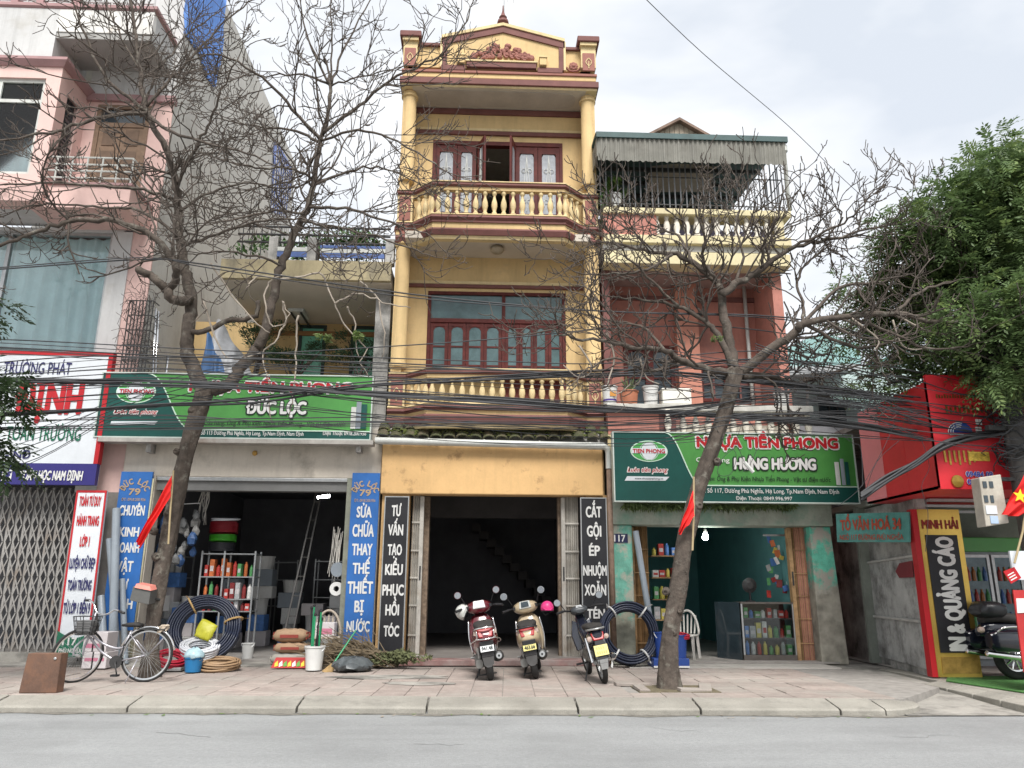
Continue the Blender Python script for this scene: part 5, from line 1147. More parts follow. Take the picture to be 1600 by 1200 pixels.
# sign
s2 = plumb_sign('green plumbing signboard above the shop with the lit bulb', (960,1336,678,784), -.66, 1040, 1096,
  [('NHỰA TIỀN PHONG', m_vred, 1090, 1309, 684, 699, .05, 0, m_wht), ('HƯNG HƯƠNG', m_wht, 1148, 1275, 717, 733, .045, .08, m_blk), ('Cửa hàng', m_wht, 1088, 1140, 715, 722, .01, 0, None), ('Chuyên: Ống & Phụ Kiện Nhựa Tiền Phong - Vật tư điện nước', m_blk, 1092, 1298, 745, 752, .01, .1, None),
   ('Địa chỉ: Số 117, Đường Phù Nghĩa, Hạ Long, Tp.Nam Định, Nam Định', m_wht, 1078, 1311, 764, 770.5, .012, 0, None), ('Điện Thoại: 0849.996.997', m_wht, 1150, 1238, 776, 781.5, .012, 0, None), ('Luôn tiên phong', m_vred, 981, 1043, 731, 737, .015, .3, m_wht)], (1014,705,58,33), 759)
pipe_ad(s2, ((1307,1314),(1316,1322),(1323,1329)), 758, (722,717,722), -.69)
MB().prism([at(980,744,-.67),at(1046,745,-.67),at(1040,751,-.67),at(976,751,-.67)], (0,.006,0)).build('web_strip', m_signw, s2); ptext('www.nhuatienphong.vn', m_blk, s2, 992, 1036, 746, 749, -.678, .01)
for q in (.08, .5, .92):
    c = at(960+376*q, 781, -.5); MB().box(c.x-.025, c.x+.025, -.49, YF+.0, c.z-.03, c.z+.02).build('bracket', m_iron, s2)
# buckets and pots along the ledge
def bucket(name, label, px, yb, w, h, Y, m_, z=None, cat='bucket', group='pots on the pink balcony ledge', rimm=None):
    c = at(px, yb, Y); r = (wx(px+w/2,Y,yb)-wx(px-w/2,Y,yb))/2; H = hz(yb-h,Y,px)-c.z; z = c.z if z is None else z
    t = thing(name, label, cat, (c.x, Y, z), group)
    MB().lathe([(r*.8,0),(r*.97,H*.9),(r*.97,H),(r*.9,H),(r*.75,.03)], (c.x,Y,z), 18, cap=True).build('body', m_, t, smooth=40)
    MB().lathe([(r*1.0,H*.9),(r*1.04,H*.92),(r*1.04,H*1.0),(r*.95,H*1.01)], (c.x,Y,z), 18, cap=False).build('rim', rimm or m_, t, smooth=40)
    return t, c.x, z, r, H
LY = -.26; lz = zled
m_pail = mat('white_pail', (.62,.62,.6), .5, .06, 4, .05, 40, dirt=(.4,.38,.33), dirt_amt=.2)
t, x, z, r, H = bucket('paint_bucket', 'white and purple paint bucket on the pink house ledge', 953, 629, 25, 28, LY, m_pail, lz)
for a, b, mm in ((.16,.40,plain('purple_band',(.08,.05,.25),.5)),(.62,.85,MATS['purple_band'])): MB().lathe([(r*(.805+.17*a),H*a),(r*(.805+.17*b),H*b)], (x,LY,z), 18, cap=False).build('printed_band', mm, t)
MB().obox((x+.04, LY-r*.9, z+H*.52), (.12,.01,.09)).build('printed_label', plain('orange_print', (.55,.25,.05), .5), t)
t, x, z, r, H = bucket('flower_pot', 'terracotta plastic pot with spiky plant on the pink house ledge', 983, 629, 30, 21, LY, mat('terracotta_pot', (.42,.16,.09), .7, .12, 5), lz, 'pot')
sp = MB()
for k in range(26):
    a = random.uniform(0,6.28); d = Vector((math.cos(a)*.5, math.sin(a)*.5, random.uniform(.4,1.4))).normalized(); p = Vector((x,LY,z+H*.95)); l = random.uniform(.2,.42); b = d.orthogonal().normalized()*.018
    sp.add([p-b, p+b, p+d*l*.6+b*.8+Vector((0,0,.02)), p+d*l, p+d*l*.6-b*.8+Vector((0,0,.02))], [(0,1,2,3,4)])
sp.build('spiky_leaves', mat('spiky_leaf', (.12,.16,.07), .6, .3, 8), t, fix=False)
t, x, z, r, H = bucket('plastic_pail', 'white lidded pail right of the terracotta pot on the ledge', 1017, 629, 25, 29, LY, m_pail, lz)
MB().tube([(x+r*1.02*math.cos(q), LY+r*1.02*math.sin(q), z+H*.86-.12*math.sin(-q)) for q in [R(-180+18*k) for k in range(11)]], .006, 4).build('handle', m_iron, t)
fb_ = thing('foam_box', 'white foam box at the right end of the row on the ledge', 'box', at(1055,629,LY), 'pots on the pink balcony ledge'); fb_.location.z = lz
a, b = wx(1033,LY,620), wx(1078,LY,620); MB().box(a, b, LY-.12, LY+.2, lz, hz(612,LY,1055)).build('body', m_styro, fb_, bevel=.02); MB().box(a-.01, b+.01, LY-.13, LY+.21, hz(612,LY,1055), hz(609,LY,1055)).build('lid', m_styro, fb_, bevel=.012)
bucket('flower_pot', 'pale pot at the far right end of the pink house ledge', 1222, 632, 24, 22, LY, m_pail, lz, 'pot')
t, x, z, r, H = bucket('flower_pot', 'white pot with a leafy plant in the corner of the roof terrace cage', 962, 323, 20, 20, -.05, m_pail, hz(325,-.05,962), 'pot', 'terrace pots')
bush('leaves', (x, -.05, z+H+.18), (.26,.2,.22), 420, m_leafl, .08, t)
pp = thing('hanging_plant', 'dark creeper hanging beside the yellow house at the terrace corner', 'plant', (wx(944,-.1,320), -.1, hz(325,-.1,944)), 'terrace pots')
bush('leaves', (wx(944,-.15,320), -.2, hz(318,-.1,944)), (.1,.1,.5), 260, m_leaf, .06, pp)
# ================================================================ alley, corner shop, houses behind
W0 = Vector((6.88, -2.35, 0)); WD = Vector((.108, 1, 0)).normalized(); WN = Vector((WD.y, -WD.x, 0))
def atw(px, py, off=0):                         # a photograph point on the alley wall
    d = ray(px, py); p0 = W0-WN*off; t = (p0-CAM).dot(WN)/d.dot(WN); return CAM+d*t
he = thing('corner_shop', 'corner print shop with dirty grey alley wall and open glass front', 'building', (9, -2.3, 0))
w1 = W0+WD*9
MB().prism([(W0.x,W0.y,-.06),(w1.x,w1.y,-.06),(w1.x,w1.y,2.72),(W0.x,W0.y,2.72)], WN*.18).build('alley_wall', m_concd, he)
MB().box(W0.x+.02, W0.x+.14, W0.y-.06, W0.y+.1, -.05, 2.7).build('corner_post', m_concd, he)
# framed metal hatch door in the alley wall
dr = [atw(1352,880,.03), atw(1429,868,.03), atw(1450,1046,.03), atw(1362,1022,.03)]
d_ = MB().prism(dr, WN*.03).build('alley_door', mat('grey_metal_door', (.40,.40,.39), .7, .2, 3, .2, 30, dirt=(.12,.115,.11), dirt_amt=.45, dirt_scale=2.4, streak=.5, hard=.3), he)
for a, b in (((1352,880),(1429,868)), ((1352,880),(1362,1022)), ((1429,868),(1450,1046)), ((1357,962),(1437,971))):
    MB().tube([atw(*a,.05), atw(*b,.05)], .026, 5).build('door_frame', mat('pale_door_frame', (.42,.41,.39), .8, .2, 5), d_)
sh = MB().prism([atw(1399,893,.06), atw(1405,880,.06), atw(1425,876,.06), atw(1427,902,.06), atw(1405,903,.06)], WN*.008).build('red_notice', mat('dark_red_sheet', (.17,.018,.025), .6), he)
MB().box(W0.x, 14, 3, 3.1, 0, 5).build('back_wall', m_dark, he); MB().box(W0.x+.1, 14, -2.2, 3, 2.75, 2.85).build('ceiling', mat('shop_ceiling', (.30,.32,.28), .8), he)
MB().box(W0.x+.16, 14, -2.25, 3, .005, .03).build('shop_floor', m_grime, he)
MB().box(W0.x+.1, 14, -2.9, 3, 4.2, 4.3).build('roof', m_concd, he)
MB().box(W0.x+.05, 14, -.3, -.2, .03, 2.75).build('shop_partition', mat('olive_interior', (.20,.22,.19), .8, .2, 2), he)
# louvred strip lights under the fascia
for k in range(3): MB().box(7.0, 9.5, -2.6+.2*k, -2.5+.2*k, 2.62-.07*k, 2.66-.07*k).build('shutter_slat', m_grey, he)
# red corner signboard
FX, FY0, FY1 = 6.5, -3.75, -1.62; fz0, fz1 = 2.68, 4.24
m_redv = mat('red_panel', (.60,.022,.032), .45, .1, 1.2, 0); m_redp = mat('faded_red_panel', (.72,.23,.25), .5, .08, 1.2, 0)
rs = thing('corner_signboard', 'big red signboard wrapping the corner print shop', 'sign', (FX, FY0, fz0), 'shop signs')
ysp = [FY1, -2.28, -2.95, FY0]
for k, mm in enumerate((m_redp, m_redv, m_redv)):
    MB().box(FX+.0, FX+.06, ysp[k+1]+.006, ysp[k]-.0, fz0, fz1).build('side_panel', mm, rs)
MB().box(FX, 13, FY0, FY0+.06, fz0-.02, 4.34).build('front_panel', m_redv, rs)
MB().box(FX, 13, FY0+.06, FY1, fz0-.0, fz0+.03).build('underside', m_redv, rs)
Yr = FY0-.012
m_goldt = mat('gold_lettering', (.40,.25,.05), .3, .3, 6, 0, metal=.6); m_goldd = mat('dim_gold_lettering', (.20,.10,.03), .35, .3, 6, 0, metal=.6)
ptext('KARAOKE', m_goldt, rs, 1478, 1545, 640, 648, Yr, .02) if False else None
for k in range(16): MB().pbox(1463+4.2*k, 1465+4.2*k, 616+(k % 3), 622, Yr, Yr+.01).build('worn_stroke', m_goldd, rs)
for k in range(10): MB().pbox(1478+6.8*k, 1481+6.8*k, 633+(k % 2)*3, 645, Yr, Yr+.01).build('worn_stroke', m_goldd, rs)
for k in range(4): MB().pbox(1525+5*(k % 2), 1529+5*(k % 2), 655+12*(k//2), 664+12*(k//2), Yr, Yr+.01).build('white_patch', m_wht, rs)
fan = MB(); c = at(1502, 676, Yr); rr = .17
MB().prism([(c.x+rr*math.cos(t), Yr, c.z+rr*.95*math.sin(t)) for t in [R(10*k) for k in range(19)]], (0,.008,0)).build('fan_emblem', plain('emblem_blue', (.015,.05,.25), .4), rs)
for q in (.55, .75, .95): MB().tube([(c.x-.03+rr*q*math.cos(t), Yr-.004, c.z+rr*q*.9*math.sin(t)) for t in [R(70+11*k) for k in range(11)]], .007, 4).build('emblem_line', m_wht, rs)
MB().box(c.x-rr, c.x+rr, Yr-.003, Yr+.006, c.z-.035, c.z-.018).build('emblem_line', m_wht, rs)
for k in range(7): MB().prism([at(1474+7.5*k,704,Yr), at(1477+7.5*k,704,Yr), at(1480+7.5*k,722+(k % 2)*4,Yr), at(1477+7.5*k,722+(k % 2)*4,Yr)], (0,.012,0)).build('gold_stroke', m_goldt, rs)
MB().pbox(1514, 1546, 706, 720, Yr-.004, Yr+.008).build('gold_plate', mat('bright_gold', (.70,.48,.08), .3, .4, 22, .3, 30, metal=.5), rs); ptext('09484 09', m_wht, rs, 1510, 1552, 737, 745, Yr, .055); ptext('09484 09', plain('phone_blue', (.02,.04,.35), .4), rs, 1510.5, 1551.5, 737, 745, Yr-.004, .02)
ptext('0934', m_wht, rs, 1512, 1538, 749, 757, Yr, .055); ptext('0934', MATS['phone_blue'], rs, 1512.5, 1537.5, 749, 757, Yr-.004, .02)
c = at(1496, 752, Yr); MB().lathe([(.0,0),(.09,0),(.085,.015),(.0,.02)], c, 16, axis=(0,-1,0)).build('round_emblem', m_goldt, rs)
# gold upright sign with the sideways lettering
gb0 = atz(1474, 1056, .0); GY = -2.45
def gq(l0, r0, t, l1, r1, b, Y, th, m_, nm, par):
    return MB().prism([at(l0,t,Y), at(r0,t,Y), at(r1,b,Y), at(l1,b,Y)], (0,th,0)).build(nm, m_, par)
gs = thing('upright_sign', 'tall gold and black upright printing sign at the corner shop', 'sign', (at(1490,1055,GY).x, GY, 0), 'shop signs')
zA_, zB_ = hz(796,GY,1470), .02
gx0, gx1 = wx(1450,GY,930), wx(1517,GY,930)
MB().box(gx0, gx1, GY, GY+.12, zB_, zA_).build('panel', m_gold, gs); MB().box(gx0-.09, gx0-.003, GY+.0, GY+.14, zB_, zA_).build('side_return', m_vred, gs)
bx0, bx1 = gx0+.075, gx1-.09; bz0, bz1 = hz(1020,GY,1480), hz(836,GY,1480)
MB().box(bx0, bx1, GY-.012, GY, bz0, bz1).build('black_field', m_black, gs)
lettering('IN & QUẢNG CÁO', m_wht, gs, (bx1-.10, GY-.018, bz0+.04), (0,0,1), (-1,0,0), (bz1-bz0)-.08, (bx1-bx0)*.50, .042)
lettering('MINH HẢI', plain('maroon_lettering', (.28,.03,.02), .5), gs, (gx0+.05, GY-.008, hz(826,GY,1470)), (1,0,0), (0,0,1), (gx1-gx0)-.1, .13, .03)
MB().box(bx0, gx1-.03, GY-.010, GY, zB_+.05, bz0-.06).build('gold_foot', mat('dull_gold', (.42,.26,.07), .4, .3, 8, .1, 30, metal=.6), gs)
# alley sign board
ts = [at(1306,803,-.95), at(1420,800,-2.42), at(1421,847,-2.42), at(1308,847,-.95)]
tv = thing('alley_sign', 'teal board with red lettering hung over the alley mouth', 'sign', ts[3], 'shop signs')
n_ = (ts[1]-ts[0]).cross(ts[3]-ts[0]).normalized(); n_ = n_ if n_.y < 0 else -n_
MB().prism(ts, -n_*.03).build('board', mat('teal_board', (.075,.24,.215), .6, .2, 4, .1, 30, dirt=(.2,.2,.17), dirt_amt=.3), tv)
rr_ = (ts[2]-ts[3]); wv = rr_.length; rr_.normalize(); uu = (ts[0]-ts[3]); hv = uu.length; uu.normalize()
m_rl = plain('dull_red_lettering', (.36,.06,.03), .6)
lettering('TỔ VĂN HOÁ 34', m_rl, tv, ts[3]+rr_*(.07*wv)+uu*(.42*hv)+n_*.006, rr_, uu, wv*.84, hv*.34, .03); lettering('NGÕ 117 ĐƯỜNG PHÙ NGHĨA', m_rl, tv, ts[3]+rr_*(.05*wv)+uu*(.08*hv)+n_*.006, rr_, uu, wv*.88, hv*.17, .015)
# fridge inside the corner shop
fx = at(1540, 930, -.9); fg = thing('drinks_fridge', 'glass door drinks fridge with green header in the corner shop', 'fridge', (fx.x, -.9, .03))
a, b = wx(1508,-.9,930), wx(1508,-.9,930)+1.15; zt_ = hz(862,-.9,1540)
m_ = MB(); m_.box(a, b, -.8, -.3, .03, zt_); m_.build('cabinet', mat('fridge_grey', (.30,.33,.34), .5), fg)
for l in (a+.03, (a+b)/2+.02):
    o = MB(); r_ = l+(b-a)/2-.05; o.box(l, l+.05, -.86, -.805, .15, zt_-.05); o.box(r_-.05, r_, -.86, -.805, .15, zt_-.05); o.box(l+.05, r_-.05, -.858, -.807, zt_-.1, zt_-.05); o.box(l+.05, r_-.05, -.858, -.807, .15, .22)
    o = o.build('door', m_grey, fg); MB().box(l+.05, r_-.05, -.84, -.832, .22, zt_-.1).build('pane', mat('fridge_glass', (.10,.16,.19), .1, .3, 5, 0), o)
    for s in range(4):
        for k in range(4): MB().lathe([(.035,0),(.035,.15),(.015,.2),(.015,.24)], (l+.11+.1*k, -.828-.02, .3+.38*s), 8).build('bottle', plain(['amber','green_b','blue_b','red_b'][(k+s) % 4], [(.25,.1,.02),(.04,.2,.06),(.05,.12,.3),(.3,.04,.03)][(k+s) % 4], .3), o)
MB().box(a, b, -.88, -.3, zt_, zt_+.25).build('header', plain('fridge_green', (.10,.34,.10), .4), fg, bevel=.02)
# carpet
ca = [atz(1478,1062,.03), atz(1600,1080,.03), atz(1700,1085,.03), atz(1650,1048,.03), atz(1484,1049,.03)]
o = MB().prism([(p.x,p.y,.006) for p in ca], (0,0,.014)).build('green_carpet', mat('artificial_turf', (.07,.19,.05), .95, .3, 30, .8, 120)); tag(o, 'bright green artificial turf mat before the corner shop', 'mat')
# pale house and sheds behind the alley
bh = thing('back_house', 'pale teal house with lean-to roofs behind the alley', 'house', (8, 4, 0))
p0, p1 = at(1222,560,4), at(1372,560,4)
MB().box(p0.x, p1.x+2, 4, 8, 0, hz(572,4,1300)).build('wall', mat('pale_teal_render', (.42,.52,.51), .85, .12, 1.2, .1, 30, streak=.35), bh)
o = MB().pbox(1282,1322,622,668,3.93,4.0).build('window', m_glass, bh); MB().pbox(1279,1325,618,622,3.9,4.0).build('window_head', m_concd, bh)
for q in (1296,1309): MB().pbox(q,q+2,622,668,3.9,3.93).build('window_bar', m_iron, o)
vs = []; n = 60
for k in range(n+1):
    u = k/n; a_, b_ = at(1285,602,3.9).lerp(at(1380,618,3.9), u), at(1305,630,2.6).lerp(at(1388,652,2.6), u); d = .03*math.sin(k*1.6); vs += [(a_.x,a_.y,a_.z+d),(b_.x,b_.y,b_.z+d)]
MB().add(vs, [(2*k,2*k+2,2*k+3,2*k+1) for k in range(n)]).build('lean_to_roof', mat('green_grey_sheet', (.12,.17,.16), .7, .2, 3), bh, fix=False)
MB().prism([at(1232,575,3), at(1345,568,3), at(1345,578,3), at(1232,586,3)], (0,2.5,.3)).build('roof_slab', mat('grey_slab', (.36,.38,.39), .8, .2, 2), bh)
MB().tube([at(1262,600,3.8), at(1262,680,3.8)], .035, 8).build('downpipe', m_pvcw, bh)
bh2 = thing('grey_back_house', 'grey gabled house wall half hidden behind the green tree', 'house', (11, 6, 0))
MB().prism([at(1335,700,5),at(1640,700,5),at(1640,560,5),at(1430,545,5),at(1335,590,5)], (0,3,0)).build('wall', mat('grey_render', (.33,.36,.38), .9, .12, 1.5, .1, 30, streak=.2), bh2)
MB().prism([at(1325,592,4.7),at(1430,544,4.7),at(1430,538,4.7),at(1325,584,4.7)], (0,3.4,0)).build('roof', mat('teal_roof', (.12,.30,.30), .6, .15, 3), bh2)
bh3 = thing('far_teal_shed', 'turquoise sheeted shed roof seen through twigs behind the alley', 'shed', at(1290,560,7))
MB().prism([at(1222,580,7),at(1345,575,7),at(1345,538,7),at(1285,520,7),at(1222,545,7)], (0,2,0)).build('wall', mat('turquoise_sheet', (.24,.38,.37), .6, .15, 3, .1, 20, streak=.2), bh3)
# ================================================================ bare street trees
def cat_rom(pts, n=5):
    out = []
    for i in range(len(pts)-1):
        p0, p1, p2, p3 = pts[max(i-1,0)], pts[i], pts[i+1], pts[min(i+2,len(pts)-1)]
        for k in range(n):
            t = k/n; out.append(.5*((2*p1)+(p2-p0)*t+(2*p0-5*p1+4*p2-p3)*t*t+(3*p1-p0-3*p2+p3)*t**3))
    out.append(pts[-1]); return out
def grow(mbs, p, d, length, r, lvl, rng, dens, stop):
    n = 6 if lvl < 3 else 4; pts = [p.copy()]; q = p.copy(); d = d.normalized(); seg = length/n
    up = {1:.02, 2:.10, 3:.26}[lvl]
    for k in range(n):
        d = (d + Vector((rng.gauss(0,.24), rng.gauss(0,.24), rng.gauss(0,.18)+up))).normalized(); q = q+d*seg; pts.append(q.copy())
    rad = [max(.0058, r*(1-.4*k/n)) for k in range(n+1)]
    mbs[lvl].tube(pts, rad, 5 if lvl == 1 else 4, cap=False)
    if lvl >= 3: return
    m = max(2, int(length*({1:4.4, 2:5.0}[lvl])*dens))
    for k in range(m):
        u = rng.uniform(.18, .98); i = min(int(u*n), n-1); pp = pts[i].lerp(pts[i+1], u*n-i); t = (pts[i+1]-pts[i]).normalized()
        a = t.orthogonal().normalized(); a = Matrix.Rotation(rng.uniform(0,6.283),3,t) @ a; ang = R(rng.uniform(28,62))
        nd = t*math.cos(ang)+a*math.sin(ang)
        grow(mbs, pp, nd, length*rng.uniform(.32,.55)*(1 if lvl == 1 else .8), max(.0068, r*(.66 if lvl == 1 else .78)), lvl+1, rng, dens, stop)
def limb(mbs, pts_px, rng, dens, main, r0, r1, Y0, Y1, sub=1.0, first=.2, tw=1.0):
    P_ = [at(x, y, Y0+(Y1-Y0)*(k/(len(pts_px)-1))) for k, (x, y) in enumerate(pts_px)]
    s = cat_rom(P_, 5); L_ = len(s)
    s = [v+Vector((rng.gauss(0,.012), rng.gauss(0,.02), rng.gauss(0,.012)))*(0 if k in (0,) else 1) for k, v in enumerate(s)]
    main.tube(s, [r0+(r1-r0)*k/(L_-1) for k in range(L_)], 9 if r0 > .06 else 6, cap=True)
    if not sub: return
    tot = sum((s[k+1]-s[k]).length for k in range(L_-1)); m = int(tot*3.6*dens*sub)
    for _ in range(m):
        u = rng.uniform(first, 1); i = min(int(u*(L_-1)), L_-2); p = s[i].lerp(s[i+1], u*(L_-1)-i); t = (s[i+1]-s[i]).normalized()
        a = Matrix.Rotation(rng.uniform(0,6.283),3,t) @ t.orthogonal().normalized(); ang = R(rng.uniform(30,70)); rr = r0+(r1-r0)*u
        grow(mbs, p, t*math.cos(ang)+a*math.sin(ang), rng.uniform(.7,1.7)*tw, min(.019, max(.009, rr*.5)), 1, rng, dens, 0)
    grow(mbs, s[-1], s[-1]-s[-3], rng.uniform(.6,1.1)*tw, max(.008, r1*.85), 1, rng, dens, 0)
def trunk_mesh(pts_px, Y, widths, rng, parent, root=True):
    P_ = [at(x, y, Y) for x, y in pts_px]; P_[0].z = -.06; s = cat_rom(P_, 16); L_ = len(s); w = []
    for k in range(L_):
        u = k/16; i = min(int(u), len(widths)-2); w.append((widths[i]+(widths[i+1]-widths[i])*(u-i)))
    n = 30; mbx = MB(); vs = []; 
    for k, p in enumerate(s):
        for j in range(n):
            a = 2*math.pi*j/n; bm = 1+.09*math.sin(3*a+p.z*2.1)+.06*math.sin(5*a-p.z*3.3)+.05*math.sin(p.z*7+a*2)+.035*math.sin(11*a+3*math.sin(p.z*4))+rng.uniform(-.035,.035)
            if root and p.z < .3: bm *= 1+.35*(.3-max(p.z,0))/.3*(.6+.4*math.sin(4*a))
            vs.append((p.x+math.cos(a)*w[k]*bm, p.y+math.sin(a)*w[k]*bm, p.z))
    mbx.add(vs, [(k*n+j, k*n+(j+1) % n, (k+1)*n+(j+1) % n, (k+1)*n+j) for k in range(L_-1) for j in range(n)] + [tuple((L_-1)*n+j for j in range(n))])
    for (px, py, r) in KNOTS.get(id(pts_px), []): pass
    return mbx.build('trunk', m_bark, parent, smooth=True)
KNOTS = {}
def knots(parent, Y, lst):
    for px, py, r in lst:
        c = at(px, py, Y); m = MB(); m.lathe([(r*1.2,-.06),(r*1.05,0),(r*.8,r*.45),(r*.45,r*.55),(r*.35,r*.3)], c, 9, axis=(random.uniform(-.6,.6),-1,random.uniform(-.2,.5))); m.build('knot', m_bark, parent, smooth=True)
rng = random.Random(11)
# ---- left tree
T1Y = -2.4
t1 = thing('bare_tree', 'tall forked bare street tree before the plumbing shop with bicycle against it', 'tree', (-4.77, T1Y, 0), 'bare street trees')
tr1 = [(231,1062),(238,985),(248,920),(262,850),(273,790),(284,735),(297,685),(309,645),(322,608)]
trunk_mesh(tr1, T1Y, [.125,.098,.105,.115,.12,.118,.118,.13,.155], rng, t1)
knots(t1, T1Y-.1, [(262,800,.05),(245,870,.06),(275,705,.05),(238,830,.05),(300,640,.06)])
M1 = MB(); B1 = {1: MB(), 2: MB(), 3: MB()}
def L1(pts, r0, r1, dY=0, sub=1, first=.2, y0=0, tw=1.0): limb(B1, pts, rng, .95, M1, r0, r1, T1Y+y0, T1Y+y0+dY, sub, first, tw)
L1([(322,612),(303,578),(293,545),(296,505),(298,465),(292,430),(284,397),(279,350),(277,317),(272,277),(260,233),(230,177),(220,123),(213,67),(206,15),(200,-50)], .122, .022, .5, .8, .5)
L1([(300,470),(272,468),(258,452),(238,432),(216,421)], .085, .06, -.15, 0)
L1([(262,456),(274,436),(271,408),(236,368),(180,346),(110,346),(60,362),(0,384),(-60,400)], .068, .02, -1.0, .9)
L1([(330,612),(360,598),(376,575),(398,548),(413,520),(424,470),(436,425),(450,390),(470,345),(482,322),(493,267),(500,222),(512,187),(517,133)], .105, .03, .3, .6, .55)
L1([(296,520),(320,516),(357,501),(396,496),(404,472)], .045, .038, .2, 0)
for pts, r0, r1, dY, y0 in (
  ([(230,177),(150,184),(90,205),(30,216),(-40,228)],.038,.014,-.9,.3), ([(228,175),(160,113),(128,42),(108,-10)],.034,.013,-.5,.35), ([(230,165),(262,128),(300,88),(345,40),(395,0)],.030,.012,.8,.35),
  ([(221,125),(262,92),(295,52),(350,12)],.025,.010,1.2,.4), ([(276,290),(310,225),(330,182),(348,140),(372,90)],.030,.011,-.8,.2), ([(235,182),(262,202),(310,221),(370,234),(440,262)],.034,.011,-1.3,.3),
  ([(276,315),(240,300),(160,291),(80,284),(0,290)],.034,.012,-1.3,.1), ([(283,385),(340,366),(400,346),(470,340)],.032,.012,-1.4,0), ([(281,370),(220,330),(160,325),(90,318),(20,330)],.03,.012,1.0,.1),
  ([(219,110),(190,60),(170,10),(150,-40)],.022,.01,.9,.4), ([(278,330),(330,300),(390,285),(440,300)],.028,.01,1.1,.2),
  ([(500,218),(458,172),(410,122),(345,86),(290,96)],.034,.011,-.9,.25), ([(498,222),(462,205),(400,196),(335,186)],.030,.010,.9,.3), ([(505,208),(560,166),(622,120),(690,85),(735,22)],.036,.012,-.6,.25), ([(500,220),(560,205),(622,222),(690,262)],.028,.010,-1.2,.25),
  ([(517,133),(468,116),(415,118),(360,110)],.024,.009,.8,.3), ([(516,135),(482,62),(466,-10)],.024,.010,-.5,.3), ([(518,133),(543,64),(585,-8)],.026,.010,.5,.3), ([(517,133),(518,62),(520,-20)],.022,.010,-.2,.3), ([(518,134),(556,122),(612,110)],.020,.009,-.7,.3),
  ([(482,325),(540,326),(598,343),(655,362)],.032,.011,-1.2,.15), ([(488,290),(545,268),(600,262),(660,290)],.028,.010,.6,.2), ([(470,345),(520,355),(590,370),(660,395)],.026,.010,-1.6,.1), ([(476,335),(430,330),(380,340),(330,350)],.026,.010,-1.1,.1), ([(490,280),(450,262),(400,262),(350,250)],.026,.010,-1.3,.2),
  ([(498,235),(470,275),(420,290),(370,300)],.022,.009,1.2,.2), ([(440,415),(400,400),(350,392),(300,398)],.024,.009,-.8,.1)):
    L1(pts, r0, r1, dY, 1, .15, y0)
M1.build('limbs', m_bark, t1, smooth=True, fix=False)
for q_, nm_ in ((1,'branches'),(2,'twigs'),(3,'twig_tips')): stuff(B1[q_].build(nm_, m_twig, t1, smooth=True, fix=False))
H1 = MB()
for pts in ([(438,436),(470,432),(498,428),(511,447),(522,472),(540,508),(563,532),(572,545),(562,566),(577,588)],[(524,472),(560,460),(600,472),(640,480)],[(440,430),(418,445),(416,480),(425,510),(450,497),(442,470)],[(441,470),(445,500),(430,535),(412,552),(420,600),(424,660)],[(545,478),(552,505),(560,560)],[(330,412),(362,462),(395,500),(420,520)],[(318,470),(340,540),(370,562),(408,552)],[(465,492),(463,540),(460,600),(452,650)],[(565,440),(590,470),(600,520),(598,560)],[(385,450),(402,432),(438,438)]):
    P_ = [at(x, y, T1Y-.35+.1*(k % 2)) for k, (x, y) in enumerate(pts)]; s = cat_rom(P_, 4)
    for v in s: v.x += rng.gauss(0,.015); v.z += rng.gauss(0,.012)
    H1.tube(s, [.018-.010*k/(len(s)-1) for k in range(len(s))], 5)
stuff(H1.build('pale_dead_branches', m_twigp, t1, smooth=True, fix=False))
# ---- right tree
T2Y = -3.6
t2 = thing('bare_tree', 'leaning bare street tree in the paved tree pit before the pink house', 'tree', (2.52, T2Y, 0), 'bare street trees')
tr2 = [(1045,1077),(1046,1000),(1053,950),(1060,910),(1068,860),(1080,808),(1096,750),(1116,692),(1136,630),(1149,578)]
trunk_mesh(tr2, T2Y, [.135,.118,.115,.118,.118,.115,.112,.108,.105,.125], rng, t2)
knots(t2, T2Y-.1, [(1040,925,.05),(1070,895,.035),(1092,790,.06),(1052,990,.035),(1120,720,.05),(1062,955,.03)])
M2 = MB(); B2 = {1: MB(), 2: MB(), 3: MB()}
def L2(pts, r0, r1, dY=0, sub=1, first=.2, y0=0, tw=1.0): limb(B2, pts, rng, 1.3, M2, r0, r1, T2Y+y0, T2Y+y0+dY, sub, first, tw)
L2([(1149,590),(1142,545),(1130,490),(1127,455),(1118,438),(1082,412),(1050,398),(1005,392),(960,380)], .085, .018, .8, .9, .35, 0, .85)
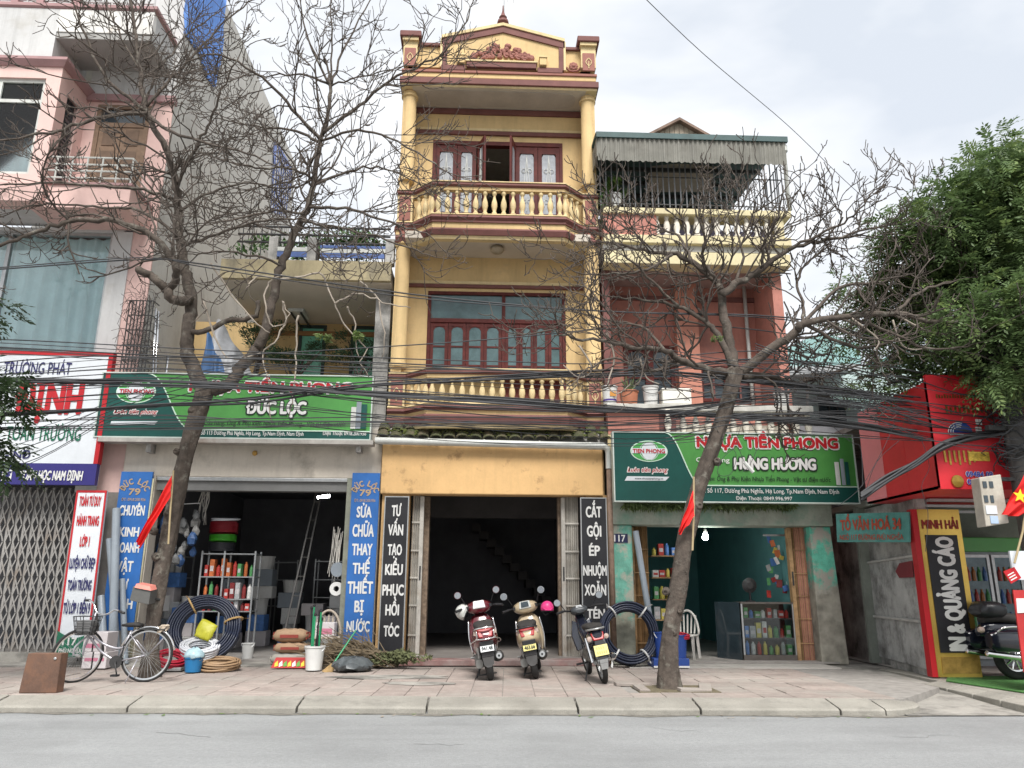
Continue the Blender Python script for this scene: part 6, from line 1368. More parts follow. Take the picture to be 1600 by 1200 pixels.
for pts, r0, r1, dY, y0 in (
  ([(1150,582),(1105,577),(1062,562),(1040,549),(985,541),(925,531),(868,520)],.06,.014,-.9,0), ([(1146,575),(1120,520),(1098,500),(1060,478),(1005,470),(945,462)],.055,.013,.5,0), ([(1128,462),(1155,440),(1192,420),(1232,390),(1290,375),(1345,368)],.065,.016,.3,.1),
  ([(1156,585),(1200,548),(1242,520),(1256,505),(1330,495),(1400,490),(1480,505),(1560,482),(1640,470)],.075,.016,-.8,0), ([(1250,512),(1256,478),(1246,440),(1262,410),(1290,385)],.03,.010,.8,-.3), ([(1160,588),(1205,589),(1250,598),(1290,585),(1350,570)],.055,.014,.9,0),
  ([(1232,390),(1290,362),(1335,335),(1365,300)],.024,.009,-.6,.1), ([(1290,375),(1360,358),(1420,345),(1450,310)],.022,.009,.5,.2), ([(1118,438),(1098,405),(1100,370),(1085,320)],.032,.011,-.7,.1), ([(1190,420),(1195,380),(1215,340),(1222,300)],.028,.010,-.5,.1),
  ([(1330,495),(1390,520),(1450,545),(1520,540)],.03,.010,-.6,-.3), ([(1400,490),(1450,450),(1520,440),(1590,450)],.03,.010,.8,-.4), ([(1240,520),(1310,450),(1380,440),(1450,420)],.034,.011,.9,-.2), ([(1256,505),(1330,540),(1400,530),(1480,470)],.03,.010,.4,-.3),
  ([(1062,562),(1010,580),(960,560),(920,575)],.026,.010,-.9,-.2), ([(1040,549),(1000,510),(940,500),(880,480)],.026,.010,.7,-.2), ([(1050,398),(1010,420),(960,430),(900,425)],.026,.010,-.9,.3), ([(1060,478),(1020,440),(980,400),(940,350)],.028,.010,-.8,.2), ([(1082,412),(1060,370),(1020,350),(990,330)],.026,.010,.9,.3), ([(1150,440),(1160,400),(1150,350),(1165,310)],.026,.010,.8,.1), ([(1290,375),(1315,345),(1305,320)],.02,.008,-.4,.2)):
    L2(pts, r0, r1, dY, 1.0, .12, y0, .72)
M2.build('limbs', m_bark, t2, smooth=True, fix=False)
for q_, nm_ in ((1,'branches'),(2,'twigs'),(3,'twig_tips')): stuff(B2[q_].build(nm_, m_twig, t2, smooth=True, fix=False))
H2 = MB()
for pts in ([(1400,492),(1460,520),(1530,515),(1600,490)],[(1330,497),(1372,530),(1365,548)],[(1395,500),(1410,540),(1440,545),(1455,530)],[(1480,508),(1540,520),(1590,500)],[(905,540),(925,575),(905,590),(880,570)],[(948,520),(960,560),(950,600),(965,615),(985,600)],[(1000,560),(1010,590),(1030,600)]):
    s = cat_rom([at(x, y, T2Y-.5) for x, y in pts], 4); H2.tube(s, [.016-.009*k/(len(s)-1) for k in range(len(s))], 5)
stuff(H2.build('pale_dead_branches', m_twigp, t2, smooth=True, fix=False))
# ================================================================ leafy trees
def frond_mesh(name, centres, nfr, m_, parent, rs, flen=.34, lf=.10, core=None):
    r_ = np.random.RandomState(rs); V = []; Fc = 0
    tot = sum(c[3] for c in centres)
    allv = []
    for (c, rx, rz, wgt) in centres:
        n = int(nfr*wgt/tot)
        d = r_.normal(size=(n,3)); d /= np.linalg.norm(d,axis=1)[:,None]; rad = r_.rand(n)**.42
        p = np.array(c)+d*rad[:,None]*np.array([rx, rx*.95, rz])
        ax = d*np.array([1,1,.35]) + r_.normal(size=(n,3))*.45; ax[:,2] -= .25; ax /= np.linalg.norm(ax,axis=1)[:,None]
        side = np.cross(ax, np.array([0,0,1.0])+r_.normal(size=(n,3))*.25); side /= np.linalg.norm(side,axis=1)[:,None]
        upn = np.cross(side, ax); L_ = flen*r_.uniform(.7,1.25,n)
        for k in range(7):
            u = (k+.6)/7; base = p+ax*(L_*u)[:,None]-np.array([0,0,1.])*(L_*.35*u*u)[:,None]
            for s in ((-1,1) if k < 6 else (0,)):
                ld = (side*s*.9+ax*.55+r_.normal(size=(n,3))*.12-np.array([0,0,.25])) if s else ax-np.array([0,0,.4]); ld /= np.linalg.norm(ld,axis=1)[:,None]
                ln = (lf*(1.0-.35*abs(u-.45))*r_.uniform(.75,1.2,n))[:,None]; wd = np.cross(ld, upn+r_.normal(size=(n,3))*.2); wd /= np.linalg.norm(wd,axis=1)[:,None]
                allv.append(np.stack([base, base+ld*ln*.45+wd*ln*.19, base+ld*ln, base+ld*ln*.45-wd*ln*.19], 1).reshape(-1,3))
    v = np.concatenate(allv); nq = len(v)//4
    me = bpy.data.meshes.new(name); me.vertices.add(len(v)); me.vertices.foreach_set('co', v.ravel().astype(np.float32))
    me.loops.add(nq*4); me.loops.foreach_set('vertex_index', np.arange(nq*4, dtype=np.int32)); me.polygons.add(nq); me.polygons.foreach_set('loop_start', np.arange(0,nq*4,4,dtype=np.int32)); me.update(calc_edges=True); me.validate()
    return link(name, me, m_, parent)
def leaf_mat(name, col, tr=.35):
    m = mat(name, col, .5, .45, 1.6, 0, spec=.35)
    nt = m.node_tree; b = nt.nodes['Principled BSDF']; o = [x for x in nt.nodes if x.type == 'OUTPUT_MATERIAL'][0]; t = nt.nodes.new('ShaderNodeBsdfTranslucent'); x = nt.nodes.new('ShaderNodeMixShader'); x.inputs[0].default_value = tr
    src = b.inputs['Base Color'].links[0].from_socket; nt.links.new(src, t.inputs[0]); nt.links.new(b.outputs[0], x.inputs[1]); nt.links.new(t.outputs[0], x.inputs[2]); nt.links.new(x.outputs[0], o.inputs[0]); return m
m_lf1 = leaf_mat('street_tree_leaf', (.112,.172,.066)); m_lf2 = leaf_mat('young_leaf', (.17,.235,.08))
gt = thing('leafy_tree', 'dense green leafy street tree at the right edge of the picture', 'tree', (8.9, -3.3, 0), 'leafy street trees')
def CC(px, py, Y, rpx, w=1.0, sq=.8):
    c = at(px, py, Y); r = (at(px+rpx, py, Y)-c).length; return (tuple(c), r, r*sq, w*r*r)
cent = [CC(1590,290,-3.2,75), CC(1520,360,-3.0,80), CC(1610,400,-3.4,110), CC(1450,400,-2.6,75), CC(1540,470,-3.2,95), CC(1420,470,-2.2,70,.8), CC(1620,520,-3.3,100), CC(1370,500,-1.6,45,.45), CC(1500,560,-3.4,60,.7), CC(1580,600,-3.6,60,.7), CC(1395,560,-2.0,45,.35), CC(1660,300,-3.0,90), CC(1700,450,-3,120), CC(1560,235,-3.1,38,.7), CC(1410,355,-2.6,45,.6), CC(1480,305,-2.9,42,.7), CC(1345,440,-1.9,40,.4), CC(1450,600,-3.2,40,.4), CC(1560,540,-4.3,55,.9), CC(1610,480,-4.4,70), CC(1500,500,-4.1,50,.7), CC(1595,585,-4.4,42,1.0), CC(1545,590,-4.3,26,.8), CC(1470,345,-3.4,50,.7), CC(1550,280,-3.6,60,.8), CC(1330,520,-1.2,38,.35), CC(1385,600,-2.6,34,.3), CC(1430,540,-3.0,45,.5), CC(1340,590,-1.4,30,.25)]
frond_mesh('crown', cent, 8600, m_lf1, gt, 5); frond_mesh('young_leaves', [(c, r*1.03, rz*1.05, w) for c, r, rz, w in cent], 2400, m_lf2, gt, 6)
gtr = [(8.95,-3.3,-.1),(8.9,-3.3,1.2),(8.7,-3.25,2.6),(8.55,-3.2,3.8),(8.3,-3.1,5.2),(8.1,-3.0,6.6)]
MB().tube(cat_rom([Vector(p) for p in gtr],4), [.2-.006*k for k in range(21)], 12).build('trunk', m_bark, gt, smooth=True)
bl = MB()
for c, r, rz, w in cent: bl.tube(cat_rom([Vector((8.5,-3.2,3.6)), Vector((8.3,-3.1,4.2)).lerp(Vector(c),.5)+Vector((0,0,.2)), Vector(c)],4), [.06-.005*k for k in range(9)], 6)
bl.build('limbs', m_bark, gt, smooth=True)
g2 = thing('leafy_tree', 'small leafy tree poking in at the left edge before the tutoring sign', 'tree', (-8.2, -4.0, 0), 'leafy street trees')
c2 = [CC(-30,600,-4.0,55), CC(-25,480,-4.0,42,.7), CC(8,630,-4.0,36,.8), CC(-30,700,-4.0,50), CC(20,600,-4.0,24,.8), CC(12,720,-4.0,34,.8)]
frond_mesh('crown', c2, 300, leaf_mat('dark_leaf', (.042,.07,.03)), g2, 8, .3, .11)
MB().tube(cat_rom([Vector((-8.2,-4,-.12)),Vector((-8.1,-4,1.5)),Vector((-7.9,-4,3)),Vector((-7.6,-4,5.0))],4), [.08-.004*k for k in range(13)], 8).build('trunk', m_bark, g2, smooth=True)
bl = MB()
for c, r, rz, w in c2: bl.tube([Vector((-7.95,-4,2.4)), Vector((-7.7,-4,3.2)).lerp(Vector(c),.5), Vector(c)], [.03,.02,.008], 5)
bl.build('limbs', m_bark, g2)
# yellow-green sprouts on the left tree
sp = thing
for q, (px, py) in enumerate(((505,527),(560,527))):
    bush('sprout', at(px, py, T1Y-.35), (.12,.1,.1), 70, m_lf2, .05, t1)
bush('sprout', at(1120,528,T2Y-.4), (.08,.08,.08), 30, m_lf2, .05, t2)
# ================================================================ utility pole and overhead cables
PC = at(1583, 660, -3.95)
up_ = thing('utility_pole', 'concrete utility pole tangled in black cables at the right edge', 'pole', (PC.x, -3.95, 0))
MB().tube([(PC.x,-3.95,-.15),(PC.x,-3.95,5.6)], [.16,.13], 14).build('pole', mat('weathered_pole', (.085,.08,.075), .9, .25, 3, .3, 30, streak=.4), up_, smooth=True)
for z in (4.55, 4.0, 3.5): MB().obox((PC.x,-3.95,z), (.9,.07,.07), (0,0,.15)).build('cross_arm', m_iron, up_)
mess = MB(); rg = random.Random(5)
for k in range(110):
    z = rg.uniform(2.9, 5.0); a0 = rg.uniform(0,6.28); r = rg.uniform(.14,.42); tilt = rg.uniform(-.35,.35)
    mess.tube([(PC.x+r*math.cos(a0+t)*(1+.2*math.sin(3*t)), -3.95+r*.8*math.sin(a0+t), z+tilt*math.cos(t)*r+.1*math.sin(2*t+a0)) for t in [j*.52 for j in range(rg.randint(6,13))]], rg.choice((.006,.008,.011)), 4, cap=False)
stuff(mess.build('cable_tangle', m_cable, up_, fix=False))
mx_ = MB().prism([at(1530,746,-4.2), at(1564,741,-4.2), at(1577,817,-4.2), at(1541,823,-4.2)], (0,.2,0)).build('meter_box', mat('meter_beige', (.42,.39,.33), .7, .15, 4, .1, 30, dirt=(.25,.22,.18), dirt_amt=.3), up_, bevel=.012)
for (a, b, c, d) in ((1536,752,1542,762),(1546,752,1552,762),(1538,774,1544,785),(1548,774,1553,785)): MB().pbox(a, c, b, d, -4.21, -4.195).build('meter_window', m_glass, mx_)
MB().pbox(1541,1558,790,803,-4.212,-4.196).build('notice', m_signw, mx_); MB().pbox(1548,1560,806,818,-4.211,-4.196).build('notice', mat('blue_notice', (.35,.45,.6), .6), mx_)
MB().box(PC.x-.45, PC.x-.1, -4.0, -3.93, 2.75, 2.8).build('meter_bracket', m_iron, up_)
MB().pbox(1581,1640,861,906,-4.16,-4.13).build('paper_notice', m_signw, up_)
q = [at(1568,893,-4.19), at(1585,886,-4.19), at(1596,903,-4.19), at(1580,912,-4.19)]
MB().prism(q, (0,.012,0)).build('red_sticker', m_vred, up_)
c = q[3]; rr = (q[2]-q[3]).normalized(); uu = (q[0]-q[3]).normalized()
for k in range(3): b_ = q[3]+rr*.02+uu*(.10-.035*k)+Vector((0,-.003,0)); MB().prism([b_, b_+rr*.1, b_+rr*.1+uu*.014, b_+uu*.014], (0,.002,0)).build('sticker_line', m_wht, up_)
bn = MB().prism([at(1583,922,-4.17), at(1640,922,-4.17), at(1650,1060,-4.17), at(1600,1050,-4.17)], (0,.02,0)).build('wrapped_poster', mat('poster_red', (.42,.03,.03), .5), up_)
MB().prism([at(1588,935,-4.18), at(1640,935,-4.18), at(1640,955,-4.18), at(1590,958,-4.18)], (0,.012,0)).build('poster_patch', m_wht, bn)
def cable_line(px, Y, r, rg, m_=None, jit=2.0, sag=0, yj=.04):
    P_ = [at(x, y+rg.gauss(0,jit), Y+rg.gauss(0,yj)) for x, y in px]
    s = cat_rom(P_, 5); return MB().tube(s, r*.78, 5, cap=False)
def bundle(label, paths, group='overhead cable bundles'):
    p0 = paths[0]; b = thing('cable_bundle', label, 'cables', at(p0[0][0][0], p0[0][0][1], p0[1]), group)
    for px, Y, r in paths:
        cable_line(px, Y, r, rg).build('cable', m_cable, b, smooth=True, fix=False)
    return b
rg = random.Random(9)
def many(path, n, Y, spread, rr, yj=.3):
    out = []
    for k in range(n):
        o = rg.gauss(0, spread); tilt = rg.gauss(0, spread*.7)
        out.append(([(x, y+o+tilt*(x-600)/900) for x, y in path], Y+rg.uniform(-yj, yj), rg.choice(rr)))
    return out
EX = 1583
bundle('pair of high cables crossing in front of the curtained window and the yellow house', [([(-250,436),(0,418),(225,403),(330,414),(640,462),(935,484),(1230,497),(1400,540),(EX,612)], -3.3, .016), ([(-250,440),(0,421),(225,405),(330,418),(640,466),(935,487),(1230,500),(1400,545),(EX,616)], -3.35, .012), ([(-250,590),(100,560),(300,556),(600,541),(780,530),(960,517),(1150,512),(1350,545),(EX,620)], -3.2, .012)])
bundle('sagging black cable bundle level with the upper balcony rail of the yellow house', many([(-250,542),(0,546),(300,562),(620,572),(800,577),(950,583),(1150,560),(1300,565),(1450,600),(EX,630)], 6, -3.4, 6, (.008,.011,.014)))
bundle('thick twisted cable bundle rising from the tutoring sign to the yellow balcony', many([(-250,655),(0,648),(225,634),(400,624),(560,604),(720,594),(960,582),(1100,588),(1300,610),(1450,628),(EX,640)], 5, -3.3, 2.5, (.014,.018,.022)))
bundle('thickest cable bundle crossing below the yellow balcony and above the right green sign', many([(-250,585),(0,596),(300,600),(600,617),(780,627),(960,638),(1100,648),(1340,662),(1460,688),(EX,700)], 7, -3.35, 2.8, (.014,.02,.024)))
bundle('spread of thin cables over the left green sign', many([(-250,600),(0,610),(220,600),(420,612),(700,640),(980,652),(1200,640),(1400,650),(EX,660)], 16, -3.4, 17, (.006,.008,.010), .4))
bundle('slack thin cables along the mossy canopy and the right green sign', many([(-250,672),(0,668),(300,664),(600,662),(800,664),(960,664),(1150,655),(1350,650),(1480,672),(EX,680)], 7, -3.5, 6, (.007,.009,.011)))
bundle('fan of cables before the red corner sign spreading from the pole', many([(1000,560),(1150,590),(1300,598),(1420,612),(1500,630),(EX,640)], 9, -3.9, 16, (.007,.010)) + many([(1040,660),(1200,628),(1345,640),(1450,655),(EX,665)], 9, -3.85, 15, (.007,.010)) + many([(1180,560),(1280,600),(1400,662),(1500,690),(EX,700)], 6, -3.8, 14, (.006,.009)))
bundle('steep cables on the left crossing the tutoring sign towards the tree fork', [([(-100,700+14*k),(60,668+9*k),(180,625+5*k),(300,585+6*k),(420,565+4*k)], -3.3, rg.choice((.006,.008))) for k in range(7)])
bundle('heavy cable bundle dropping from the pole down to the red sign corner', many([(1345,778),(1385,752),(1430,726),(1475,697),(1530,684),(EX,676)], 9, -3.85, 3.0, (.014,.02,.026), .08))
bundle('loose drop wires hanging before the right green sign and red sign', [([(1115,660),(1130,690),(1150,712),(1142,740),(1122,738),(1128,716),(1150,700)], -3.7, .005), ([(1170,655),(1185,690),(1172,725),(1160,738)], -3.7, .005), ([(1440,690),(1452,730),(1440,760),(1450,800),(1446,860)], -3.8, .005), ([(1300,665),(1330,690),(1345,700),(1348,760)], -3.6, .006), ([(1400,655),(1380,700),(1345,760),(1310,790)], -3.7, .005), ([(1405,690),(1370,720),(1352,770)], -3.7, .005)])
sk = thing('overhead_cable', 'single thin wire slanting down across the sky to the pink house', 'cable', at(1015,0,-4)); s_ = MB().tube(cat_rom([at(985,-25,-6.0), at(1100,85,-4.5), at(1230,195,-2.6), at(1320,282,-1.5), at(1420,372,-.5)],5), .006, 5, cap=False).build('wire', m_cable, sk, fix=False)
pl_ = thing('hanging_lamp_tube', 'small white fitting dangling on a wire before the right green sign', 'fitting', at(1170,732,-3.7)); MB().tube([at(1163,722,-3.7), at(1177,738,-3.7)], .028, 8).build('tube', m_pvcw, pl_); MB().tube(cat_rom([at(1160,660,-3.7), at(1152,690,-3.72), at(1163,722,-3.7)],4), .004, 4).build('wire', m_cable, pl_)
# ================================================================ two-wheelers
def loft(sec, n=16, pw=2.6, cap=True):
    """sections (y, xc, zc, half width, half height) joined into one skin"""
    mb = MB(); vs = []
    for (y, xc, zc, hw, hh) in sec:
        for j in range(n):
            a = 2*math.pi*j/n; c, s = math.cos(a), math.sin(a)
            vs.append((xc+hw*math.copysign(abs(c)**(2/pw), c), y, zc+hh*math.copysign(abs(s)**(2/pw), s)))
    k = len(sec); fs = [(i*n+j, i*n+(j+1) % n, (i+1)*n+(j+1) % n, (i+1)*n+j) for i in range(k-1) for j in range(n)]
    if cap: fs += [tuple(range(n)), tuple((k-1)*n+j for j in range(n))]
    return mb.add(vs, fs)
def wheel(parent, c, R_, w, axis='x', rimm=None, spokes=5, thin=False, name='wheel'):
    """a wheel whose axle lies along x (or y): tyre, rim, hub"""
    def tr(p): return Vector(c)+(Vector((p[0],p[1],p[2])) if axis == 'x' else Vector((p[1],p[0],p[2])))
    def ring(prof, n=36):
        m = MB(); vs = []
        for j in range(n):
            a = 2*math.pi*j/n
            for r, x in prof: vs.append(tr((x, r*math.cos(a), r*math.sin(a))))
        k = len(prof); m.add(vs, [(j*k+i, j*k+(i+1) % k, ((j+1) % n)*k+(i+1) % k, ((j+1) % n)*k+i) for j in range(n) for i in range(k)]); return m
    h = w/2
    o = ring([(R_-w*.85,-h*.7),(R_-w*.45,-h),(R_-w*.12,-h*.75),(R_,-h*.3),(R_,h*.3),(R_-w*.12,h*.75),(R_-w*.45,h),(R_-w*.85,h*.7)]).build(name, m_tyre, parent, smooth=60)
    ri = R_-w*.86
    ring([(ri+.006,-h*.62),(ri-.02,-h*.5),(ri-.02,h*.5),(ri+.006,h*.62)]).build('rim', rimm or m_grey, o, smooth=40)
    sp = MB()
    if thin:
        for q in range(spokes):
            a = 2*math.pi*q/spokes; b = a+(.35 if q % 2 else -.35); s = .03 if q % 4 < 2 else -.03
            sp.tube([tr((s, .025*math.cos(b), .025*math.sin(b))), tr((0, ri*math.cos(a), ri*math.sin(a)))], .0016, 3, cap=False)
        sp.build('spokes', m_grey, o, fix=False)['kind'] = 'stuff'
        MB().tube([tr((-.045,0,0)), tr((.045,0,0))], .02, 10).build('hub', m_grey, o)
    else:
        for q in range(spokes):
            a = 2*math.pi*q/spokes; ca, sa = math.cos(a), math.sin(a)
            MB().tube([tr((0, .03*ca, .03*sa)), tr((0, ri*ca, ri*sa))], .014, 6).build('spoke', rimm or m_grey, o)
        MB().tube([tr((-h*1.1,0,0)), tr((h*1.1,0,0))], .05, 12).build('hub', rimm or m_grey, o)
    return o
def plate(parent, y, z, l1, l2, colm, txm, tilt=-.25):
    c, s = math.cos(tilt), math.sin(tilt); r = Vector((1,0,0)); u = Vector((0, s*-1, c)); n = Vector((0,-c,-s*1))
    o = Vector((-.095, y, z-.07)); q = [o, o+r*.19, o+r*.19+u*.14, o+u*.14]
    b = MB().prism(q, -n*.004).build('licence_plate', colm, parent)
    if l1 is None:
        for k in range(9): p_ = o+r*(.03+.03*(k % 5))+u*(.085 if k > 4 else .025)-Vector((0,.003,0)); MB().prism([p_, p_+r*.016, p_+r*.016+u*.035, p_+u*.035], (0,.001,0)).build('worn_mark', plain('worn_plate_mark', (.42,.36,.13), .5), b)
        return
    lettering(l1, txm, b, o+r*.03+u*.082-Vector((0,.003,0)), r, u, .13, .042, .03); lettering(l2, txm, b, o+r*.018+u*.018-Vector((0,.003,0)), r, u, .154, .05, .03)
def mirror(parent, p0, p1, m_, big=1.0):
    s = MB().tube(cat_rom([Vector(p0), (Vector(p0)+Vector(p1))/2+Vector((0,0,.03)), Vector(p1)], 4), .007, 6).build('mirror_stem', m_blackp, parent, smooth=True)
    MB().lathe([(.0,-.025),(.035,-.02),(.055*big,0),(.055*big,.006),(.0,.007)], p1, 16, axis=(0,-1,.12)).build('mirror_shell', m_, s, smooth=40)
    MB().lathe([(.0,0),(.049*big,.001),(.0,.002)], Vector(p1)+Vector((0,-.009,.001)), 16, axis=(0,-1,.12)).build('mirror_glass', plain('mirror_glass', (.22,.24,.26), .12, var=0), s)
def scooter(label, loc, yaw, lean, paint, rack, platecol, l1, l2, inner, steer=0.0, w=1.0):
    t = thing('motor_scooter', label, 'scooter', (0,0,0), 'two-wheelers parked before the yellow house')
    wheel(t, (0,0,.245), .245, .10, name='rear_wheel'); wheel(t, (0.02,1.26,.235), .235, .095, name='front_wheel')
    # tail body: wide hips over the wheel, narrowing to the leg space
    b = loft([(-.30,0,.60,.05,.03),(-.27,0,.615,.12,.075),(-.16,0,.61,.17*w,.125),(.05,0,.57,.185*w,.17),(.28,0,.53,.18*w,.19),(.44,0,.46,.165*w,.19),(.52,0,.40,.14*w,.16)], 20, 3.0).build('tail_body', paint, t, smooth=50)
    loft([(-.22,0,.50,.10,.05),(.0,0,.45,.13,.07),(.3,0,.36,.15,.10),(.5,0,.30,.15,.08)], 14, 3).build('lower_cowl', m_blackp, t, smooth=50)
    loft([(-.20,0,.735,.085,.025),(-.12,0,.755,.13*w,.05),(.08,0,.775,.15*w,.06),(.25,0,.755,.145*w,.055),(.42,0,.745,.12*w,.05),(.52,0,.71,.07,.03)], 18, 2.6).build('seat', mat('black_seat', (.028,.026,.025), .75, .2, 8, .15, 90), t, smooth=50)
    # footboard, leg shield, front apron
    MB().prism([(-.17,.45,.25),(.17,.45,.25),(.19,.9,.25),(-.19,.9,.25)], (0,0,.05)).build('footboard', m_blackp, t, bevel=.01)
    loft([(.80,0,.42,.17,.16),(.90,0,.52,.21,.26),(1.0,0,.60,.205,.30),(1.10,0,.64,.15,.26),(1.17,0,.66,.06,.16)], 18, 2.6).build('leg_shield', paint, t, smooth=50)
    loft([(.78,0,.44,.13,.14),(.84,0,.56,.16,.22),(.89,0,.64,.17,.22)], 16, 3).build('inner_panel', inner, t, smooth=50)
    for s in (-1, 1): MB().tube(cat_rom([Vector((s*.185,.86,.32)), Vector((s*.215,.90,.55)), Vector((s*.19,.95,.82))],4), .012, 6).build('shield_trim', m_chrome, t, smooth=True)
    loft([(1.02,0.02,.40,.05,.05),(1.12,.02,.50,.062,.07),(1.3,.02,.50,.062,.05),(1.45,.02,.40,.055,.04)], 12, 2.4).build('front_fender', paint, t, smooth=50)
    for s in (-1, 1): MB().tube([(s*.065+.02,1.26,.24),(s*.065+.01,1.12,.62)], .02, 8).build('fork_leg', m_grey, t)
    # headset with dial
    hs = loft([(.83,0,.98,.08,.05),(.86,0,.995,.16,.085),(.95,0,1.0,.20,.10),(1.04,0,.98,.16,.10),(1.12,0,.96,.07,.06)], 18, 2.4).build('headset', paint, t, smooth=50)
    MB().prism([(-.10,.812,.985),(.10,.812,.985),(.085,.868,1.10),(-.085,.868,1.10)], (0,.03,-.012)).build('dial_surround', m_wht if 'Maroon' in paint.name or 'maroon' in paint.name else m_pvcw, hs, bevel=.012)
    MB().prism([(-.065,.812,1.005),(.065,.812,1.005),(.055,.85,1.085),(-.055,.85,1.085)], (0,.004,-.001)).build('dial', m_glass, hs)
    for s in (-1, 1):
        MB().tube([(s*.15,.95,1.0),(s*.28,.88,1.0),(s*.36,.82,.985)], .016, 8).build('handlebar', m_blackp, t, smooth=True); MB().tube([(s*.27,.885,1.0),(s*.37,.815,.983)], .021, 10).build('grip', m_blackp, t)
        MB().tube([(s*.22,.98,1.0),(s*.30,.95,.985),(s*.38,.88,.97)], .008, 6).build('brake_lever', m_grey, t); MB().box(s*.17-.03, s*.17+.03, .87, .9, .985, 1.03).build('switch', m_blackp, t)
    mirror(t, (-.2,.93,1.05), (-.31,.86,1.22), paint if rack else m_grey); mirror(t, (.2,.93,1.05), (.30,.86,1.22), paint if rack else m_grey)
    # tail light, indicators
    tl = plain('tail_lens', (.30,.006,.008), .35)
    MB().prism([(-.095,-.305,.615),(.095,-.305,.615),(.12,-.25,.725),(-.12,-.25,.725)], (0,.05,-.01)).build('tail_light', tl, t, bevel=.012)
    for s in (-1, 1): MB().prism([(s*.10,-.27,.63),(s*.165,-.20,.65),(s*.16,-.19,.70),(s*.115,-.245,.705)], (0,.03,0)).build('indicator', plain('clear_lens', (.42,.33,.28), .3), t)
    gr = MB().tube(cat_rom([Vector((-.13,.05,.72)),Vector((-.15,-.12,.725)),Vector((-.12,-.27,.735)),Vector((0,-.315,.74)),Vector((.12,-.27,.735)),Vector((.15,-.12,.725)),Vector((.13,.05,.72))],5), .013, 8).build('grab_rail', m_chrome if rack else m_blackp, t, smooth=True)
    if rack:
        for s in (-1, 1): MB().tube(cat_rom([Vector((s*.19,.3,.48)),Vector((s*.215,.0,.52)),Vector((s*.20,-.2,.56)),Vector((s*.13,-.30,.60)),Vector((s*.12,-.31,.70))],4), .009, 6).build('guard_bar', m_chrome, t, smooth=True)
        MB().tube(cat_rom([Vector((-.15,-.29,.595)),Vector((0,-.33,.585)),Vector((.15,-.29,.595))],5), .009, 6).build('guard_bar', m_chrome, t, smooth=True)
    # mudflap, plate, engine, exhaust, stands
    MB().prism([(-.10,-.30,.56),(.10,-.30,.56),(.085,-.285,.34),(-.085,-.285,.34)], (0,.02,0)).build('mudguard', m_blackp, t, bevel=.008)
    MB().prism([(-.085,-.287,.36),(.085,-.287,.36),(.07,-.25,.24),(.03,-.245,.20),(-.03,-.245,.20),(-.07,-.25,.24)], (0,.012,0)).build('mudflap', mat('grey_flap', (.10,.10,.10), .7), t)
    plate(t, -.315, .49, l1, l2, platecol, m_blk)
    loft([(-.1,-.13,.25,.05,.06),(.1,-.12,.26,.07,.09),(.35,-.1,.27,.08,.10),(.5,-.06,.27,.06,.07)], 12, 3).build('engine', mat('engine_alloy', (.22,.22,.21), .5, .2, 9, .1, 60, metal=.5), t, smooth=50)
    ex = MB().lathe([(.02,0),(.062,.02),(.075,.06),(.075,.38),(.05,.46),(.02,.5)], (.155,-.19,.33), 16, axis=(-.02,1,-.1)).build('exhaust', mat('exhaust_black', (.035,.035,.035), .45, metal=.3), t, smooth=40)
    MB().lathe([(.0,-.004),(.04,-.004),(.045,.01)], (.155,-.195,.33), 14, axis=(-.02,1,-.1)).build('exhaust_cap', m_grey, ex); MB().lathe([(.0,-.008),(.016,-.008),(.016,.0)], (.155,-.197,.33), 10, axis=(-.02,1,-.1)).build('exhaust_hole', m_black, ex)
    for s in (-1, 1): MB().tube([(s*.12,-.02,.25),(s*.12,-.06,.55)], .022, 8).build('rear_shock', m_grey, t)
    MB().tube([(-.08,.35,.22),(-.19,.30,.03),(-.22,.28,.02)], .012, 6).build('side_stand', m_iron, t); MB().tube([(-.13,.2,.20),(-.15,.06,.10),(-.17,.0,.09),(.1,.0,.09)], .012, 6).build('centre_stand', m_iron, t)
    MB().tube([(.16,.42,.30),(.24,.42,.305)], .014, 6).build('footpeg', m_grey, t); MB().tube([(-.16,.42,.30),(-.24,.42,.305)], .014, 6).build('footpeg', m_grey, t)
    t.location = loc; t.rotation_euler = (0, R(-lean), R(-yaw)); return t
m_mrn = mat('maroon_gloss', (.105,.008,.014), .22, .12, 6, 0, spec=.6, coat=.8); m_bge = mat('beige_gloss', (.50,.40,.26), .28, .06, 5, 0, spec=.5, coat=.6)
m_platew = plain('plate_white', (.72,.73,.74), .4); m_platey = plain('plate_yellow', (.66,.58,.22), .4)
def gp(px, py, z=0): p = atz(px, py, z); return Vector((p.x, p.y, 0))
sc1 = scooter('maroon scooter with chrome guard rails, left of the three parked two-wheelers', gp(767,1063), -2, 9, m_mrn, True, m_platew, '18-B1', '941.48', m_mrn)
sc2 = scooter('beige scooter with a pink helmet on its mirror, middle of the three', gp(838,1060), 5, 11, m_bge, False, m_platey, '18-B1', '463.66', m_bge)
